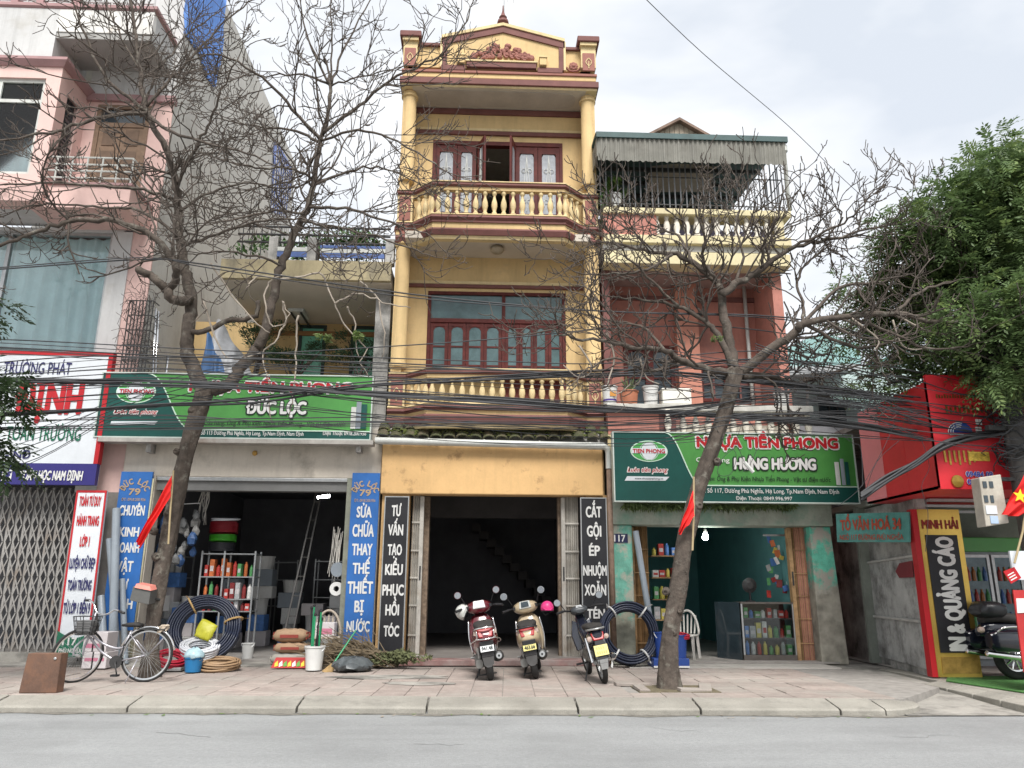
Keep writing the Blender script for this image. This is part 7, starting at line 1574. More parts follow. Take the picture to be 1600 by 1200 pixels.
# ---- underbone motorbike
def underbone(label, loc, yaw, lean):
    t = thing('motorbike', label, 'motorbike', (0,0,0), 'two-wheelers parked before the yellow house')
    nv = mat('black_gloss', (.010,.012,.022), .2, .2, 5, 0, spec=.6, coat=.7)
    wheel(t, (0,0,.285), .285, .075, name='rear_wheel', rimm=m_grey, spokes=6); wheel(t, (0,1.24,.285), .285, .07, name='front_wheel', rimm=m_grey, spokes=6)
    loft([(-.24,0,.66,.05,.03),(-.18,0,.66,.10,.06),(.0,0,.63,.125,.10),(.2,0,.58,.13,.12),(.42,0,.52,.11,.12),(.6,0,.48,.09,.10)], 18, 2.8).build('tail_body', nv, t, smooth=50)
    loft([(-.2,0,.755,.08,.03),(-.05,0,.775,.12,.045),(.2,0,.765,.125,.045),(.45,0,.755,.10,.045),(.58,0,.72,.06,.03)], 16, 2.6).build('seat', MATS['black_seat'], t, smooth=50)
    loft([(.6,0,.48,.09,.09),(.85,0,.60,.10,.12),(1.0,0,.75,.09,.12),(1.08,0,.85,.07,.09)], 14, 2.6).build('backbone_cover', nv, t, smooth=50)
    for s in (-1, 1): MB().prism([(s*.08,.80,.42),(s*.17,.84,.40),(s*.20,.95,.62),(s*.14,1.0,.84),(s*.06,.98,.80)], (0,.05,.0)).build('leg_shield', nv, t, bevel=.015)
    MB().box(-.045, .045, 1.05, 1.45, .55, .6).build('front_fender', nv, t, bevel=.02)
    for s in (-1, 1): MB().tube([(s*.06,1.24,.285),(s*.06,1.08,.85)], .02, 8).build('fork_leg', m_grey, t); MB().tube([(s*.11,-.01,.3),(s*.12,.10,.62)], .026, 8).build('rear_shock', m_chrome, t)
    hs = loft([(.90,0,.965,.07,.03),(.94,0,.975,.13,.055),(1.02,0,.97,.14,.07),(1.12,0,.95,.11,.07),(1.18,0,.93,.05,.04)], 16, 2.4).build('headset', mat('dark_grey_plastic', (.05,.055,.06), .4, .1, 6, 0), t, smooth=50)
    MB().prism([(-.05,.925,1.02),(.05,.925,1.02),(.04,.98,1.045),(-.04,.98,1.045)], (0,0,-.01)).build('dial', plain('dial_face', (.5,.52,.53), .3), hs)
    for s in (-1, 1):
        MB().tube([(s*.1,1.0,.97),(s*.24,.93,1.0),(s*.36,.84,.99)], .015, 8).build('handlebar', m_blackp, t, smooth=True); MB().tube([(s*.26,.915,1.0),(s*.37,.83,.988)], .02, 10).build('grip', m_blackp, t)
    mirror(t, (-.22,.95,1.0), (-.33,.87,1.14), m_blackp); mirror(t, (.22,.95,1.0), (.33,.87,1.14), m_blackp)
    MB().prism([(-.075,-.25,.60),(.075,-.25,.60),(.095,-.20,.70),(-.095,-.20,.70)], (0,.06,0)).build('tail_light', MATS['tail_lens'], t, bevel=.015)
    for s in (-1, 1): MB().lathe([(.0,-.02),(.035,-.01),(.035,.02),(.02,.04)], (s*.12,-.2,.63), 10, axis=(s*.3,1,0)).build('indicator', MATS['clear_lens'], t)
    MB().tube(cat_rom([Vector((-.1,.05,.73)),Vector((-.12,-.15,.745)),Vector((0,-.26,.75)),Vector((.12,-.15,.745)),Vector((.1,.05,.73))],5), .013, 8).build('grab_rail', m_grey, t, smooth=True)
    MB().prism([(-.06,-.235,.60),(.06,-.235,.60),(.065,-.30,.30),(-.065,-.30,.30)], (0,.02,0)).build('mudguard', m_blackp, t); MB().prism([(-.06,-.305,.35),(.06,-.305,.35),(.045,-.29,.22),(-.045,-.29,.22)], (0,.01,0)).build('mudflap', m_grey, t)
    plate(t, -.30, .47, None, None, m_platey, m_blk)
    MB().tube([(-.07,0,.285),(-.07,.55,.33)], .025, 8).build('swing_arm', m_grey, t); MB().tube([(.07,0,.285),(.07,.55,.33)], .025, 8).build('swing_arm', m_grey, t)
    loft([(.4,0,.34,.10,.08),(.55,0,.36,.13,.11),(.8,0,.36,.10,.09),(.92,0,.38,.06,.06)], 12, 3).build('engine', MATS['engine_alloy'], t, smooth=50)
    ex = MB().lathe([(.03,0),(.048,.02),(.05,.06),(.05,.40),(.025,.46),(.018,.8)], (.15,-.26,.36), 14, axis=(-.04,1,-.1)).build('exhaust', m_chrome, t, smooth=40); MB().lathe([(.0,-.004),(.03,-.003),(.03,.0)], (.15,-.262,.36), 12, axis=(-.04,1,-.1)).build('exhaust_hole', m_black, ex)
    MB().tube([(-.1,.45,.26),(-.2,.38,.04),(-.23,.36,.03)], .011, 6).build('side_stand', m_iron, t); MB().box(-.26, .26, .55, .59, .24, .265).build('footpegs', m_blackp, t)
    t.location = loc; t.rotation_euler = (0, R(-lean), R(-yaw)); return t
underbone('black motorbike with yellow plate before the right black banner', gp(945,1068), -2, 11)
# helmets on the mirrors
def helmet(label, p, r, m_, rot=(0,0,0)):
    h = thing('helmet', label, 'helmet', p, 'helmets hung on the scooters')
    o = MB().lathe([(r*.86,-r*.55),(r*.98,-r*.4),(r*1.0,0),(r*.9,r*.42),(r*.62,r*.76),(r*.3,r*.92),(.001,r*.97)], p, 20).build('shell', m_, h, smooth=True)
    MB().lathe([(r*.9,-r*.58),(r*1.0,-r*.55),(r*1.0,-r*.45)], p, 20, cap=False).build('rim', m_blackp, h); MB().prism([Vector(p)+Vector((-r*.7,-r*.75,-r*.2)),Vector(p)+Vector((r*.7,-r*.75,-r*.2)),Vector(p)+Vector((r*.5,-r*1.4,-r*.4)),Vector(p)+Vector((-r*.5,-r*1.4,-r*.4))], (0,0,.012)).build('peak', m_, h)
    MB().tube([Vector(p)+Vector((-r*.85,0,-r*.5)), Vector(p)+Vector((-r*.3,-.02,-r*1.15)), Vector(p)+Vector((r*.6,0,-r*.6))], .008, 4).build('strap', m_blackp, h)
    h.rotation_euler = rot; return h
helmet('white helmet hung at the front left of the maroon scooter', at(723,956,-1.75), .12, m_pvcw, (0,R(-70),0)); helmet('bright pink helmet hung on the beige scooter', at(855,949,-1.70), .105, mat('pink_helmet', (.70,.05,.22), .35, .08, 5, 0))
# ---- bicycle leaning on the left tree
BY = -2.98
bk = thing('bicycle', 'old silver step-through bicycle with basket leaning on the left tree', 'bicycle', (gp(229,1067).x, BY, 0))
hub = Vector((at(229,1026,BY).x, BY, .355)); fh = Vector((at(121,1026,BY-.12).x, BY-.12, .355))
wheel(bk, hub, .355, .036, 'y', m_chrome, 36, True, 'rear_wheel')
fwh = wheel(bk, (0,0,0), .355, .036, 'y', m_chrome, 36, True, 'front_wheel')
fwh.location = fh-wloc(bk); fwh.rotation_euler = (R(6),0,R(52))
m_bf = mat('silver_frame', (.40,.39,.42), .35, .15, 6, 0, metal=.5)
def B(px, py, dy=0): return at(px, py, BY+dy)
def bt2(nm, pts, r, m_=None, par=bk): return MB().tube(cat_rom([Vector(p) for p in pts],4) if len(pts) > 2 else pts, r, 8).build(nm, m_ or m_bf, par, smooth=True)
hd0, hd1, bb, st_ = B(146,972,-.06), B(142,990,-.07), B(183,1034), B(206,985)
bt2('frame_tube', [hd1, B(160,1005), B(182,1013), B(196,1010)], .016); bt2('frame_tube', [B(141,996,-.07), B(158,1018), bb], .018); bt2('seat_tube', [bb, st_], .017)
for s in (-.06, .06): bt2('chain_stay', [bb+Vector((0,s*.4,0)), hub+Vector((0,s,0))], .010); bt2('seat_stay', [B(204,990)+Vector((0,s*.4,0)), hub+Vector((0,s,0))], .009)
bt2('fork', [hd1, fh+Vector((-.02,-.05,.12)), fh+Vector((-.03,-.05,0))], .014); bt2('fork', [hd1, fh+Vector((.06,.04,.12)), fh+Vector((.05,.04,0))], .014); bt2('head_tube', [hd0, hd1], .022)
bt2('stem', [hd0, B(150,957,-.05)], .012); bt2('handlebar', [B(137,937,.1), B(146,942,.0), B(152,957,-.05), B(166,960,-.08), B(180,953,-.12), B(192,957,-.22)], .012, m_chrome); bt2('grip', [B(186,955,-.18), B(194,958,-.24)], .018, m_blackp); bt2('grip', [B(134,938,.12), B(140,938,.07)], .018, m_blackp)
loft([(-.13,0,0,.07,.02),(-.06,0,.01,.085,.03),(.05,0,.005,.05,.025),(.14,0,0,.025,.015)], 12, 2.4)
sd_ = MB()
for v in loft([(-.13,0,0,.08,.025),(-.06,0,.01,.09,.035),(.05,0,.005,.05,.03),(.14,0,0,.025,.015)], 12, 2.4).v: sd_.v.append((B(207,977).x-v[1]*1.0, BY+v[0], B(207,977).z+v[2]))
sd_.f = loft([(-.13,0,0,.08,.025),(-.06,0,.01,.09,.035),(.05,0,.005,.05,.03),(.14,0,0,.025,.015)], 12, 2.4).f
sd_.build('saddle', MATS['black_seat'], bk, smooth=True)
MB().tube([hub+Vector((.372*math.cos(R(a)), 0, .372*math.sin(R(a)))) for a in range(10, 175, 11)], .017, 6).build('rear_mudguard', m_chrome, bk, smooth=True)
bt2('carrier', [B(212,984), B(240,984), B(262,990)], .012, m_bf); bt2('carrier', [B(262,990), hub+Vector((0,.05,0))], .008); MB().obox(B(238,983)+Vector((0,0,0)), (.38,.13,.012)).build('carrier_plate', m_iron, bk)
MB().tube([bb+Vector((0,-.07,0)), bb+Vector((0,.07,0))], .02, 8).build('crank_axle', m_iron, bk); cg = MB().lathe([(.0,0),(.085,0),(.085,.004),(.0,.004)], bb+Vector((0,-.05,0)), 20, axis=(0,1,0)).build('chainring', m_iron, bk)
bt2('crank', [bb+Vector((0,-.07,0)), bb+Vector((.05,-.08,-.16))], .009, m_iron); MB().obox(bb+Vector((.05,-.13,-.165)), (.09,.09,.025)).build('pedal', m_blackp, bk)
bt2('kickstand', [hub+Vector((-.1,-.05,-.05)), Vector((hub.x-.18, BY-.16, .01))], .008)
bw, bh_ = B(136,976,-.18), .24; bs = MB(); 
for k in range(13):
    u = k/12*2*math.pi
    bs.tube([bw+Vector((.16*math.copysign(abs(math.cos(u))**.4,math.cos(u)), .13*math.copysign(abs(math.sin(u))**.4,math.sin(u)), .11)), bw+Vector((.115*math.copysign(abs(math.cos(u))**.4,math.cos(u)), .09*math.copysign(abs(math.sin(u))**.4,math.sin(u)), -.13))], .005, 4)
for z, s in ((.11,1),(.05,.93),(-.02,.86),(-.08,.79),(-.13,.72)): bs.tube([bw+Vector((.16*s*math.copysign(abs(math.cos(u))**.4,math.cos(u)), .13*s*math.copysign(abs(math.sin(u))**.4,math.sin(u)), z)) for u in [j*2*math.pi/20 for j in range(20)]], .005, 4, closed=True)
bs.build('basket', m_blackp, bk); MB().box(bw.x-.11, bw.x+.11, bw.y-.09, bw.y+.09, bw.z-.12, bw.z+.06).build('basket_bag', mat('grey_bag', (.13,.13,.13), .8), bk, bevel=.03)
rp = MB()
for k in range(7): a0 = random.uniform(0,6); rp.tube([B(254,986)+Vector((.07*math.cos(a0+t*1.1)*random.uniform(.7,1.2), .05*math.sin(a0+t), .03+.05*math.sin(t*1.7+a0))) for t in [j*.6 for j in range(9)]], .010, 5)
tag(rp.build('rope_bundle', mat('dirty_rope', (.45,.38,.30), .9, .2, 10)), 'tangle of pale rope tied on the bicycle carrier', 'rope')
# ---- touring motorcycle at the corner shop, facing right
MY = -2.75
mc = thing('touring_motorcycle', 'black touring motorcycle with chrome exhaust parked on the green mat', 'motorcycle', (gp(1585,1062).x, MY, .02))
wc = Vector((at(1585,1026,MY).x, MY, .33)); wheel(mc, wc, .31, .13, 'y', m_chrome, 10, False, 'rear_wheel'); wheel(mc, wc+Vector((1.5,0,0)), .32, .11, 'y', m_chrome, 10, False, 'front_wheel')
def ML(sec, nm, m_, n=16, pw=3): 
    q = loft(sec, n, pw); q.v = [(wc.x+v[1], MY+v[0], v[2]) for v in q.v]; return q.build(nm, m_, mc, smooth=50)
nv = MATS['black_gloss']
ML([(-.52,-.26,.58,.08,.10),(-.44,-.26,.57,.10,.15),(-.1,-.26,.57,.10,.16),(.12,-.25,.57,.06,.10)], 'saddlebag', nv); ML([(-.52,.26,.58,.08,.10),(-.44,.26,.57,.10,.15),(-.1,.26,.57,.10,.16),(.12,.25,.57,.06,.10)], 'saddlebag', nv)
ML([(-.5,0,.68,.06,.06),(-.4,0,.72,.09,.10),(0,0,.74,.10,.10),(.2,0,.70,.10,.08)], 'rear_fender', nv); ML([(-.42,0,.86,.10,.05),(-.2,0,.90,.16,.08),(.15,0,.86,.16,.07),(.45,0,.78,.15,.06),(.6,0,.78,.1,.04)], 'seat', MATS['black_seat'])
ML([(-.5,0,.98,.16,.05),(-.42,0,1.0,.22,.12),(-.2,0,1.0,.22,.12),(-.12,0,1.0,.18,.08)], 'top_box', mat('top_box_black', (.02,.022,.025), .35, .2, 5, 0))
ML([(.55,0,.86,.10,.08),(.75,0,.92,.15,.13),(1.0,0,.95,.13,.12),(1.12,0,.95,.06,.06)], 'fuel_tank', nv); ML([(.3,0,.42,.13,.12),(.55,0,.45,.2,.2),(.85,0,.45,.2,.2),(1.0,0,.45,.12,.12)], 'engine', MATS['engine_alloy'])
for s in (-1, 1): MB().lathe([(.02,0),(.045,.02),(.045,.75),(.03,.85),(.025,1.2)], (wc.x-.58, MY+s*.24, .40), 14, axis=(1,0,-.12)).build('exhaust', m_chrome, mc, smooth=40); MB().tube([(wc.x+1.5,MY+s*.09,.33),(wc.x+1.2,MY+s*.09,.95)], .028, 8).build('fork_leg', m_chrome, mc)
MB().tube(cat_rom([Vector((wc.x-.45,MY-.38,.70)),Vector((wc.x-.35,MY-.40,.76)),Vector((wc.x-.1,MY-.40,.76)),Vector((wc.x+.1,MY-.36,.62)),Vector((wc.x+.05,MY-.36,.45))],4), .014, 8).build('crash_bar', m_chrome, mc, smooth=True)
MB().tube(cat_rom([Vector((wc.x+.85,MY-.42,1.08)),Vector((wc.x+1.0,MY-.3,1.12)),Vector((wc.x+1.12,MY,1.05)),Vector((wc.x+1.0,MY+.3,1.12)),Vector((wc.x+.85,MY+.42,1.08))],4), .016, 8).build('handlebar', m_chrome, mc, smooth=True)
MB().lathe([(.0,-.03),(.04,-.02),(.045,.02),(.03,.05)], (wc.x-.56, MY-.2, .72), 12, axis=(-1,0,0)).build('indicator', MATS['clear_lens'], mc); MB().tube([(wc.x+.3,MY-.15,.3),(wc.x+.2,MY-.28,.03)], .015, 6).build('side_stand', m_iron, mc)
# ================================================================ goods and clutter
random.seed(31)
def coil(name, label, c, nrm, R_, r, rows, cols, m_, group='hose coils', ties=(), wob=.012, sq=1.0, tiem=None):
    t = thing(name, label, 'hose', c, group); n = Vector(nrm).normalized(); u = Vector((1,0,0)); u = (u-n*u.dot(n)).normalized(); v = n.cross(u); pts = []
    for a in range(rows):
        for b in range(cols):
            rr = R_+(a-(rows-1)/2)*r*2.02; off = (b-(cols-1)/2)*r*2.02; ph = random.uniform(0,6.28); e = random.uniform(-1,1)*wob
            for k in range(40):
                an = 2*math.pi*k/40; q = rr+e*math.cos(2*an+ph)+random.uniform(-.1,.1)*wob; pts.append(Vector(c)+u*q*math.cos(an)+v*q*sq*math.sin(an)+n*(off+wob*.6*math.sin(an+ph)))
    MB().tube(pts, r, 6).build('hose', m_, t, smooth=True, fix=False)
    for an in ties:
        d = u*math.cos(R(an))+v*sq*math.sin(R(an)); p = Vector(c)+d*R_; h = rows*r*1.25+.01; w = cols*r*1.25+.01
        MB().tube([p+d*h*math.cos(x)+n*w*math.sin(x) for x in [j*math.pi/6 for j in range(12)]], .016, 5, closed=True).build('tie', tiem or m_wht, t); MB().prism([p+d*h+n*.0-u*.01, p+d*h+u*.02, p+d*(h+.1)+u*.05-Vector((0,.08,.03)), p+d*(h+.1)+u*.02-Vector((0,.08,.02))], (0,.004,0)).build('tie_end', tiem or m_wht, t)
    return t
def pbucket(name, label, px, yb, w, h, Y, m_, group, cat='bucket', z=.018, rim=None):
    x = at(px, yb, Y).x; s = at(px+w/2, yb, Y).x-at(px-w/2, yb, Y).x; r = s/2; H = h/w*s; t = thing(name, label, cat, (x, Y, z), group)
    MB().lathe([(r*.78,0),(r*.95,H*.93),(r*1.03,H*.94),(r*1.03,H),(r*.93,H),(r*.76,.04)], (x,Y,z), 20).build('body', m_, t, smooth=40)
    MB().tube([(x+r*1.0*math.cos(a), Y-.02-r*.55*math.sin(a), z+H*(.97-.28*math.sin(a))) for a in [R(15*k) for k in range(13)]], .005, 4).build('handle', m_grey, t)
    return t, x, z, r, H
def pcard(name, label, xl, xr, yt, yb, Y, dep, m_, cat, group, z=None, marks=()):
    a, b = at(xl,yb,Y), at(xr,yb,Y); zt = hz(yt,Y,(xl+xr)/2); z0 = hz(yb,Y,(xl+xr)/2) if z is None else z
    t = thing(name, label, cat, ((a.x+b.x)/2, Y, z0), group); o = MB().box(a.x, b.x, Y, Y+dep, z0, zt).build('body', m_, t, bevel=.008)
    for (u0,u1,v0,v1,mm) in marks: MB().box(a.x+(b.x-a.x)*u0, a.x+(b.x-a.x)*u1, Y-.004, Y+.002, z0+(zt-z0)*v0, z0+(zt-z0)*v1).build('print', mm, t)
    return t
# ---- left shop, outside
for k, (x0, y0, x1, y1, Y0, Y1, r, lb) in enumerate(((176,1034,182,795,-.72,-.3,.068,'thickest and tallest grey plastic pipe leaning on the left blue banner'),(164,1038,158,932,-.85,-.45,.06,'short grey plastic pipe beside the pink cartons'),(197,1030,191,905,-.6,-.3,.05,'grey plastic pipe leaning at the lower right of the left blue banner'),(186,1032,170,842,-.55,-.3,.05,'grey plastic pipe behind the tallest pipe'))):
    a, b = at(x0,y0,Y0), at(x1,y1,Y1); o = MB(); o.tube([(a.x,Y0,.02),b], r, 14, cap=False).tube([(a.x,Y0,.02),b], r*.88, 14, cap=False); tag(o.build('plastic_pipe', m_pvcg, None, smooth=40, fix=False), lb, 'pipe', 'grey plastic pipes')
m_pinkp = plain('pink_print', (.55,.20,.28), .6); m_cartw = mat('white_carton', (.62,.58,.58), .8, .06, 4)
pcard('carton', 'lower pinkish carton stacked beside the bicycle', 126, 164, 1019, 1047, -1.3, .4, m_cartw, 'carton', 'cartons by the bicycle', .018, ((.1,.9,.45,.65,m_pinkp),(.4,.46,0,1,m_blackp)))
pcard('carton', 'upper pinkish carton stacked beside the bicycle', 128, 165, 988, 1018, -1.28, .38, m_cartw, 'carton', 'cartons by the bicycle', hz(1019,-1.3,145)+.003, ((.1,.9,.2,.42,m_pinkp),(.4,.46,0,1,m_blackp)))
a = gp(58,1083); rb_ = thing('metal_box', 'rusty brown sheet metal box standing at the kerb edge far left', 'box', (a.x,a.y,0)); w = .225
o = MB().prism([(a.x-w,a.y,.0),(a.x+w,a.y,.0),(a.x+w*.93,a.y+.02,.46),(a.x-w*.87,a.y+.02,.46)], (.02,.14,0)).build('casing', mat('rusty_sheet', (.115,.065,.045), .75, .25, 4, .15, 40, dirt=(.17,.085,.05), dirt_amt=.4, dirt_scale=6), rb_, bevel=.008); MB().lathe([(.0,0),(.018,.004),(.0,.01)], (a.x+.15,a.y+.01,.40), 8, axis=(0,-1,0)).build('lock', m_grey, rb_)
o = thing('sign_lamp_box', 'small tilted grey box with pink top fixed on the left tree trunk', 'box', at(220,945,-2.7)); q = [at(202,938,-2.75),at(232,945,-2.75),at(236,921,-2.75),at(208,916,-2.75)]
MB().prism(q, (0,.25,.02)).build('box', mat('dark_grey_box', (.10,.10,.095), .6), o, bevel=.008); MB().prism([at(210,918,-2.77),at(236,923,-2.77),at(234,916,-2.72),at(213,912,-2.72)], (0,.2,.02)).build('top', mat('salmon_sheet', (.58,.20,.16), .6), o); MB().tube([at(236,935,-2.6), at(250,937,-2.45)], .02, 6).build('bracket', m_iron, o)
cN = at(319,980,-.95); coil('hose_coil', 'large navy pipe coil leaning in the opening of the left shop', (cN.x,-.95,.60), (0.12,-1,.38), .47, .018, 6, 5, m_hose, ties=(125,20), sq=.98, tiem=mat('tan_tie',(.5,.33,.14),.7))
cR = at(268,1033,-1.5); coil('hose_coil', 'red hose coil lying low behind the bicycle wheel', (cR.x,-1.5,.19), (.25,-.35,1), .20, .014, 3, 4, mat('red_hose',(.45,.02,.045),.4,.1,6,0)); MB()
tr_ = thing('metal_tray', 'shallow grey tray under the red hose coil', 'tray', (cR.x,-1.5,.018)); MB().box(cR.x-.24,cR.x+.22,-1.68,-1.3,.018,.07).build('tray', m_grey, tr_, bevel=.01)
cT = at(343,1041,-1.45); coil('hose_coil', 'tan hose coil lying flat on the pavement beside the blue bucket', (cT.x,-1.45,.10), (0,-.12,1), .26, .015, 4, 4, mat('tan_hose',(.32,.21,.12),.55,.1,6,0), wob=.03)
cW = at(312,1015,-1.15); coil('hose_coil', 'white hose coil piled on top of the hoses before the left shop', (cW.x,-1.15,.315), (.1,-.35,1), .24, .018, 4, 4, mat('white_hose',(.66,.67,.70),.45,.06,5,0))
pbucket('plastic_bucket', 'white bucket with dry plant inside the ring of the large navy coil', 296, 1014, 24, 22, -.95, m_pail, 'buckets')
t, x, z, r, H = pbucket('plastic_bucket', 'blue bucket holding clear plastic bags before the left shop', 301, 1050, 30, 22, -1.75, mat('blue_bucket',(.02,.16,.36),.4,.06,5,0), 'buckets')
bb_ = MB(); n = 12
bb_.lathe([(r*.8,H*.9),(r*1.08,H*1.02),(r*.9,H*1.25),(r*.7,H*1.45),(r*.3,H*1.62),(.005,H*1.66)], (x,-1.75,z), 16); bb_.v = [(a+random.uniform(-.02,.02), b+random.uniform(-.02,.02), c+random.uniform(-.015,.015)) for a,b,c in bb_.v]; tag(bb_.build('plastic_bag', mat('pale_plastic',(.36,.50,.55),.25,.25,9,.3,15), None, smooth=True), 'crumpled clear plastic bag in the blue bucket', 'bag')
q = [at(304,994,-1.0),at(326,1003,-1.0),at(341,978,-.9),at(317,968,-.9)]; mbx = MB()
mbx.v = []; N_ = 6
for i in range(N_+1):
    for j in range(N_+1): p = (q[0].lerp(q[1],i/N_)).lerp(q[3].lerp(q[2],i/N_), j/N_); mbx.v.append(tuple(p+Vector((random.uniform(-.008,.008), -.035*math.sin(math.pi*i/N_)*math.sin(math.pi*j/N_)+random.uniform(-.014,.014), 0))))
mbx.f = [(i*(N_+1)+j,(i+1)*(N_+1)+j,(i+1)*(N_+1)+j+1,i*(N_+1)+j+1) for i in range(N_) for j in range(N_)]
o = mbx.build('packet', mat('yellow_packet',(.52,.50,.04),.4,.1,6,.15,25), None, smooth=True, fix=False); s = o.modifiers.new('solid','SOLIDIFY'); s.thickness = .045; s.offset = 1; tag(o, 'bright yellow packet tilted against the large navy coil', 'packet')
# ---- left shop, rack with goods
RYk = .75; rk = thing('steel_rack', 'grey steel rack with small goods inside the left shop', 'rack', (at(350,985,RYk).x,RYk,.06)); x0, x1 = at(309,920,RYk).x, at(393,920,RYk).x
zs_ = [hz(985,RYk,350)+.05, hz(955,RYk,350), hz(936,RYk,350), hz(901,RYk,350), hz(865,RYk,350)]
for x in (x0, x0+.42, x1):
    for y in (RYk, RYk+.38): MB().box(x, x+.03, y, y+.03, .06, zs_[-1]+.05).build('upright', m_grey, rk)
for z in zs_[1:]: MB().box(x0, x1+.03, RYk+.002, RYk+.408, z-.015, z+.005).build('shelf', m_grey, rk)
cols = [('red',(.50,.05,.04)),('orange',(.58,.16,.05)),('grey',(.42,.43,.43)),('white',(.72,.71,.68)),('green',(.10,.34,.12)),('blue',(.10,.24,.58)),('yellow',(.66,.56,.12)),('dark red',(.24,.03,.03))]
shn = ['bottom','second','third','top']; ORD = ['first','second','third','fourth','fifth','sixth','seventh','eighth','ninth','tenth','eleventh','twelfth']
def goods_row(xa, xb, y, z, hmax, names, where, group, n, depth=.16, lean=0):
    x = xa
    for k in range(n):
        nm, cc = random.choice([c for c in cols if c[0] in names]); w = (xb-xa)/n*random.uniform(.62,.95); h = hmax*random.uniform(.5,.95)
        m_ = mat('goods_'+nm.replace(' ','_'), cc, .5, .2, 14, 0); cx_ = x+(xb-xa)/n/2; kind = random.random()
        if kind < .62: o = MB().box(cx_-w/2, cx_+w/2, y, y+depth, z, z+h).build('boxed_goods', m_, None, bevel=.004); tag(o, f'small {nm} box, {ORD[k]} from left on the {where}', 'box', group); MB().box(cx_-w*.36, cx_+w*.36, y-.002, y+.001, z+h*.3, z+h*.62).build('label_print', m_cartw if nm != 'white' else MATS['goods_red'] if 'goods_red' in MATS else m_vred, o)
        else: o = MB().lathe([(w*.42,0),(w*.45,.01),(w*.45,h*.75),(w*.3,h*.86),(w*.2,h*.88),(w*.2,h)], (cx_,y+depth/2,z), 12).build('canister', m_, None, smooth=40); tag(o, f'small {nm} canister, {ORD[k]} from left on the {where}', 'canister', group)
        x += (xb-xa)/n
for k, z in enumerate(zs_[1:4]): goods_row(x0+.05, x1-.02, RYk+.05, z+.006, (zs_[k+2]-z)*.85, ('red','orange','white','grey','dark red','green'), f'{shn[k+1] if k < 2 else "third"} shelf of the steel rack', 'goods on the steel rack', 9)
cx_ = at(342,850,RYk).x
for lb, nm, cc, za, zb, R_ in (('black tubing reel at the bottom of the stack on the steel rack','k',(.02,.02,.025),863,848,.24),('green tubing reel in the middle of the stack on the steel rack','g',(.05,.30,.02),847,835,.245),('dark red tubing reel above the green one on the steel rack','r',(.22,.012,.02),834,815,.26)):
    z0, z1 = hz(za,RYk+.2,342), hz(zb,RYk+.2,342); t = thing('tubing_reel', lb, 'reel', (cx_,RYk+.2,z0), 'tubing reels'); r = .012; n = max(3, int((z1-z0)/(2*r)))
    pts = [Vector((cx_+R_*math.cos(a)*(1+.01*math.sin(a*.37)), RYk+.2+R_*.8*math.sin(a), z0+r+(z1-z0-2*r)*k/(n*28))) for k, a in enumerate([2*math.pi*j/28 for j in range(n*28)])]
    MB().tube(pts, r, 5).build('tubing', mat('tubing_'+nm, cc, .35, .1, 5, 0), t, smooth=True, fix=False)
t = coil('hose_coil', 'white cord coil on top of the stacked tubing reels', (cx_+.02,RYk+.2,hz(813,RYk+.2,342)+.02), (0,-.1,1), .24, .01, 3, 2, MATS['white_hose'], group='tubing reels')
hg = thing('hanging_cord_bundle', 'bundle of pale cords hanging from the ceiling of the left shop', 'cords', at(322,750,.7)); m_ = MB()
for k in range(14): p = at(317+random.uniform(0,12), 752, .7+random.uniform(-.1,.1)); l = random.uniform(.4,.85); m_.tube([p, p+Vector((random.uniform(-.05,.05),0,-l*.5)), p+Vector((random.uniform(-.1,.06),0,-l))], .008, 4)
m_.build('cords', mat('pale_cord',(.50,.48,.44),.7), hg, fix=False)
p0, p1 = at(440,972,.25), at(497,757,.9); dx = Vector((.16,.0,0)); ld = thing('ladder', 'dark narrow ladder leaning inside the left shop', 'ladder', p0)
for s in (0, 1): MB().tube([Vector((p0.x,p0.y,.06))+dx*s, p1+dx*s*.6], .018, 8).build('rail', mat('dull_steel',(.12,.115,.11),.45,metal=.5), ld)
for k in range(1, 9): a = Vector((p0.x,p0.y,.06)).lerp(p1, k/9); MB().tube([a, a+dx*(1-.4*k/9)], .008, 6).build('rung', MATS['dull_steel'] if 'dull_steel' in MATS else m_grey, ld)
pbucket('plastic_bucket', 'white bucket standing deep in the left shop', 388, 1008, 20, 23, .1, m_pail, 'buckets', z=.06)
# sacks
def sack(label, px, yc, wpx, hpx, Y, m_, endm, z):
    c = at(px, yc, Y); w = (at(px+wpx/2,yc,Y).x-at(px-wpx/2,yc,Y).x)/2; h = hpx/wpx*w; t = thing('cement_sack', label, 'sack', (c.x,Y,z), 'cement sacks'); sec = []
    for k in range(11): u = -1+k/5; e = (1-abs(u)**3.5)**.5 if abs(u) < 1 else .0; sec.append((u*w, 0, 0, .19*(.55+.45*e), h*(.25+.75*e)))
    q = loft(sec, 16, 2.6); q.v = [(c.x+v[1], Y+v[0]+.19, z+h+v[2]+.008*math.sin(v[1]*40+v[0]*30)) for v in q.v]; q.build('bag', m_, t, smooth=True)
    for s in (-1, 1): MB().prism([(c.x+s*w*.93,Y+.08,z+h*.5),(c.x+s*w*.93,Y+.3,z+h*.5),(c.x+s*w*1.05,Y+.3,z+h*1.0),(c.x+s*w*.93,Y+.3,z+h*1.5),(c.x+s*w*.93,Y+.08,z+h*1.5)], (s*.015,0,0)).build('sewn_end', endm, t)
    MB().box(c.x-w*.5, c.x+w*.55, Y-.012, Y+.02, z+h*.75, z+h*1.2).build('print', endm, t); return z+2*h
m_sk = mat('brown_sack',(.36,.24,.15),.8,.12,8,.25,40); m_se = mat('dull_red_sack',(.30,.06,.045),.8,.1,6)
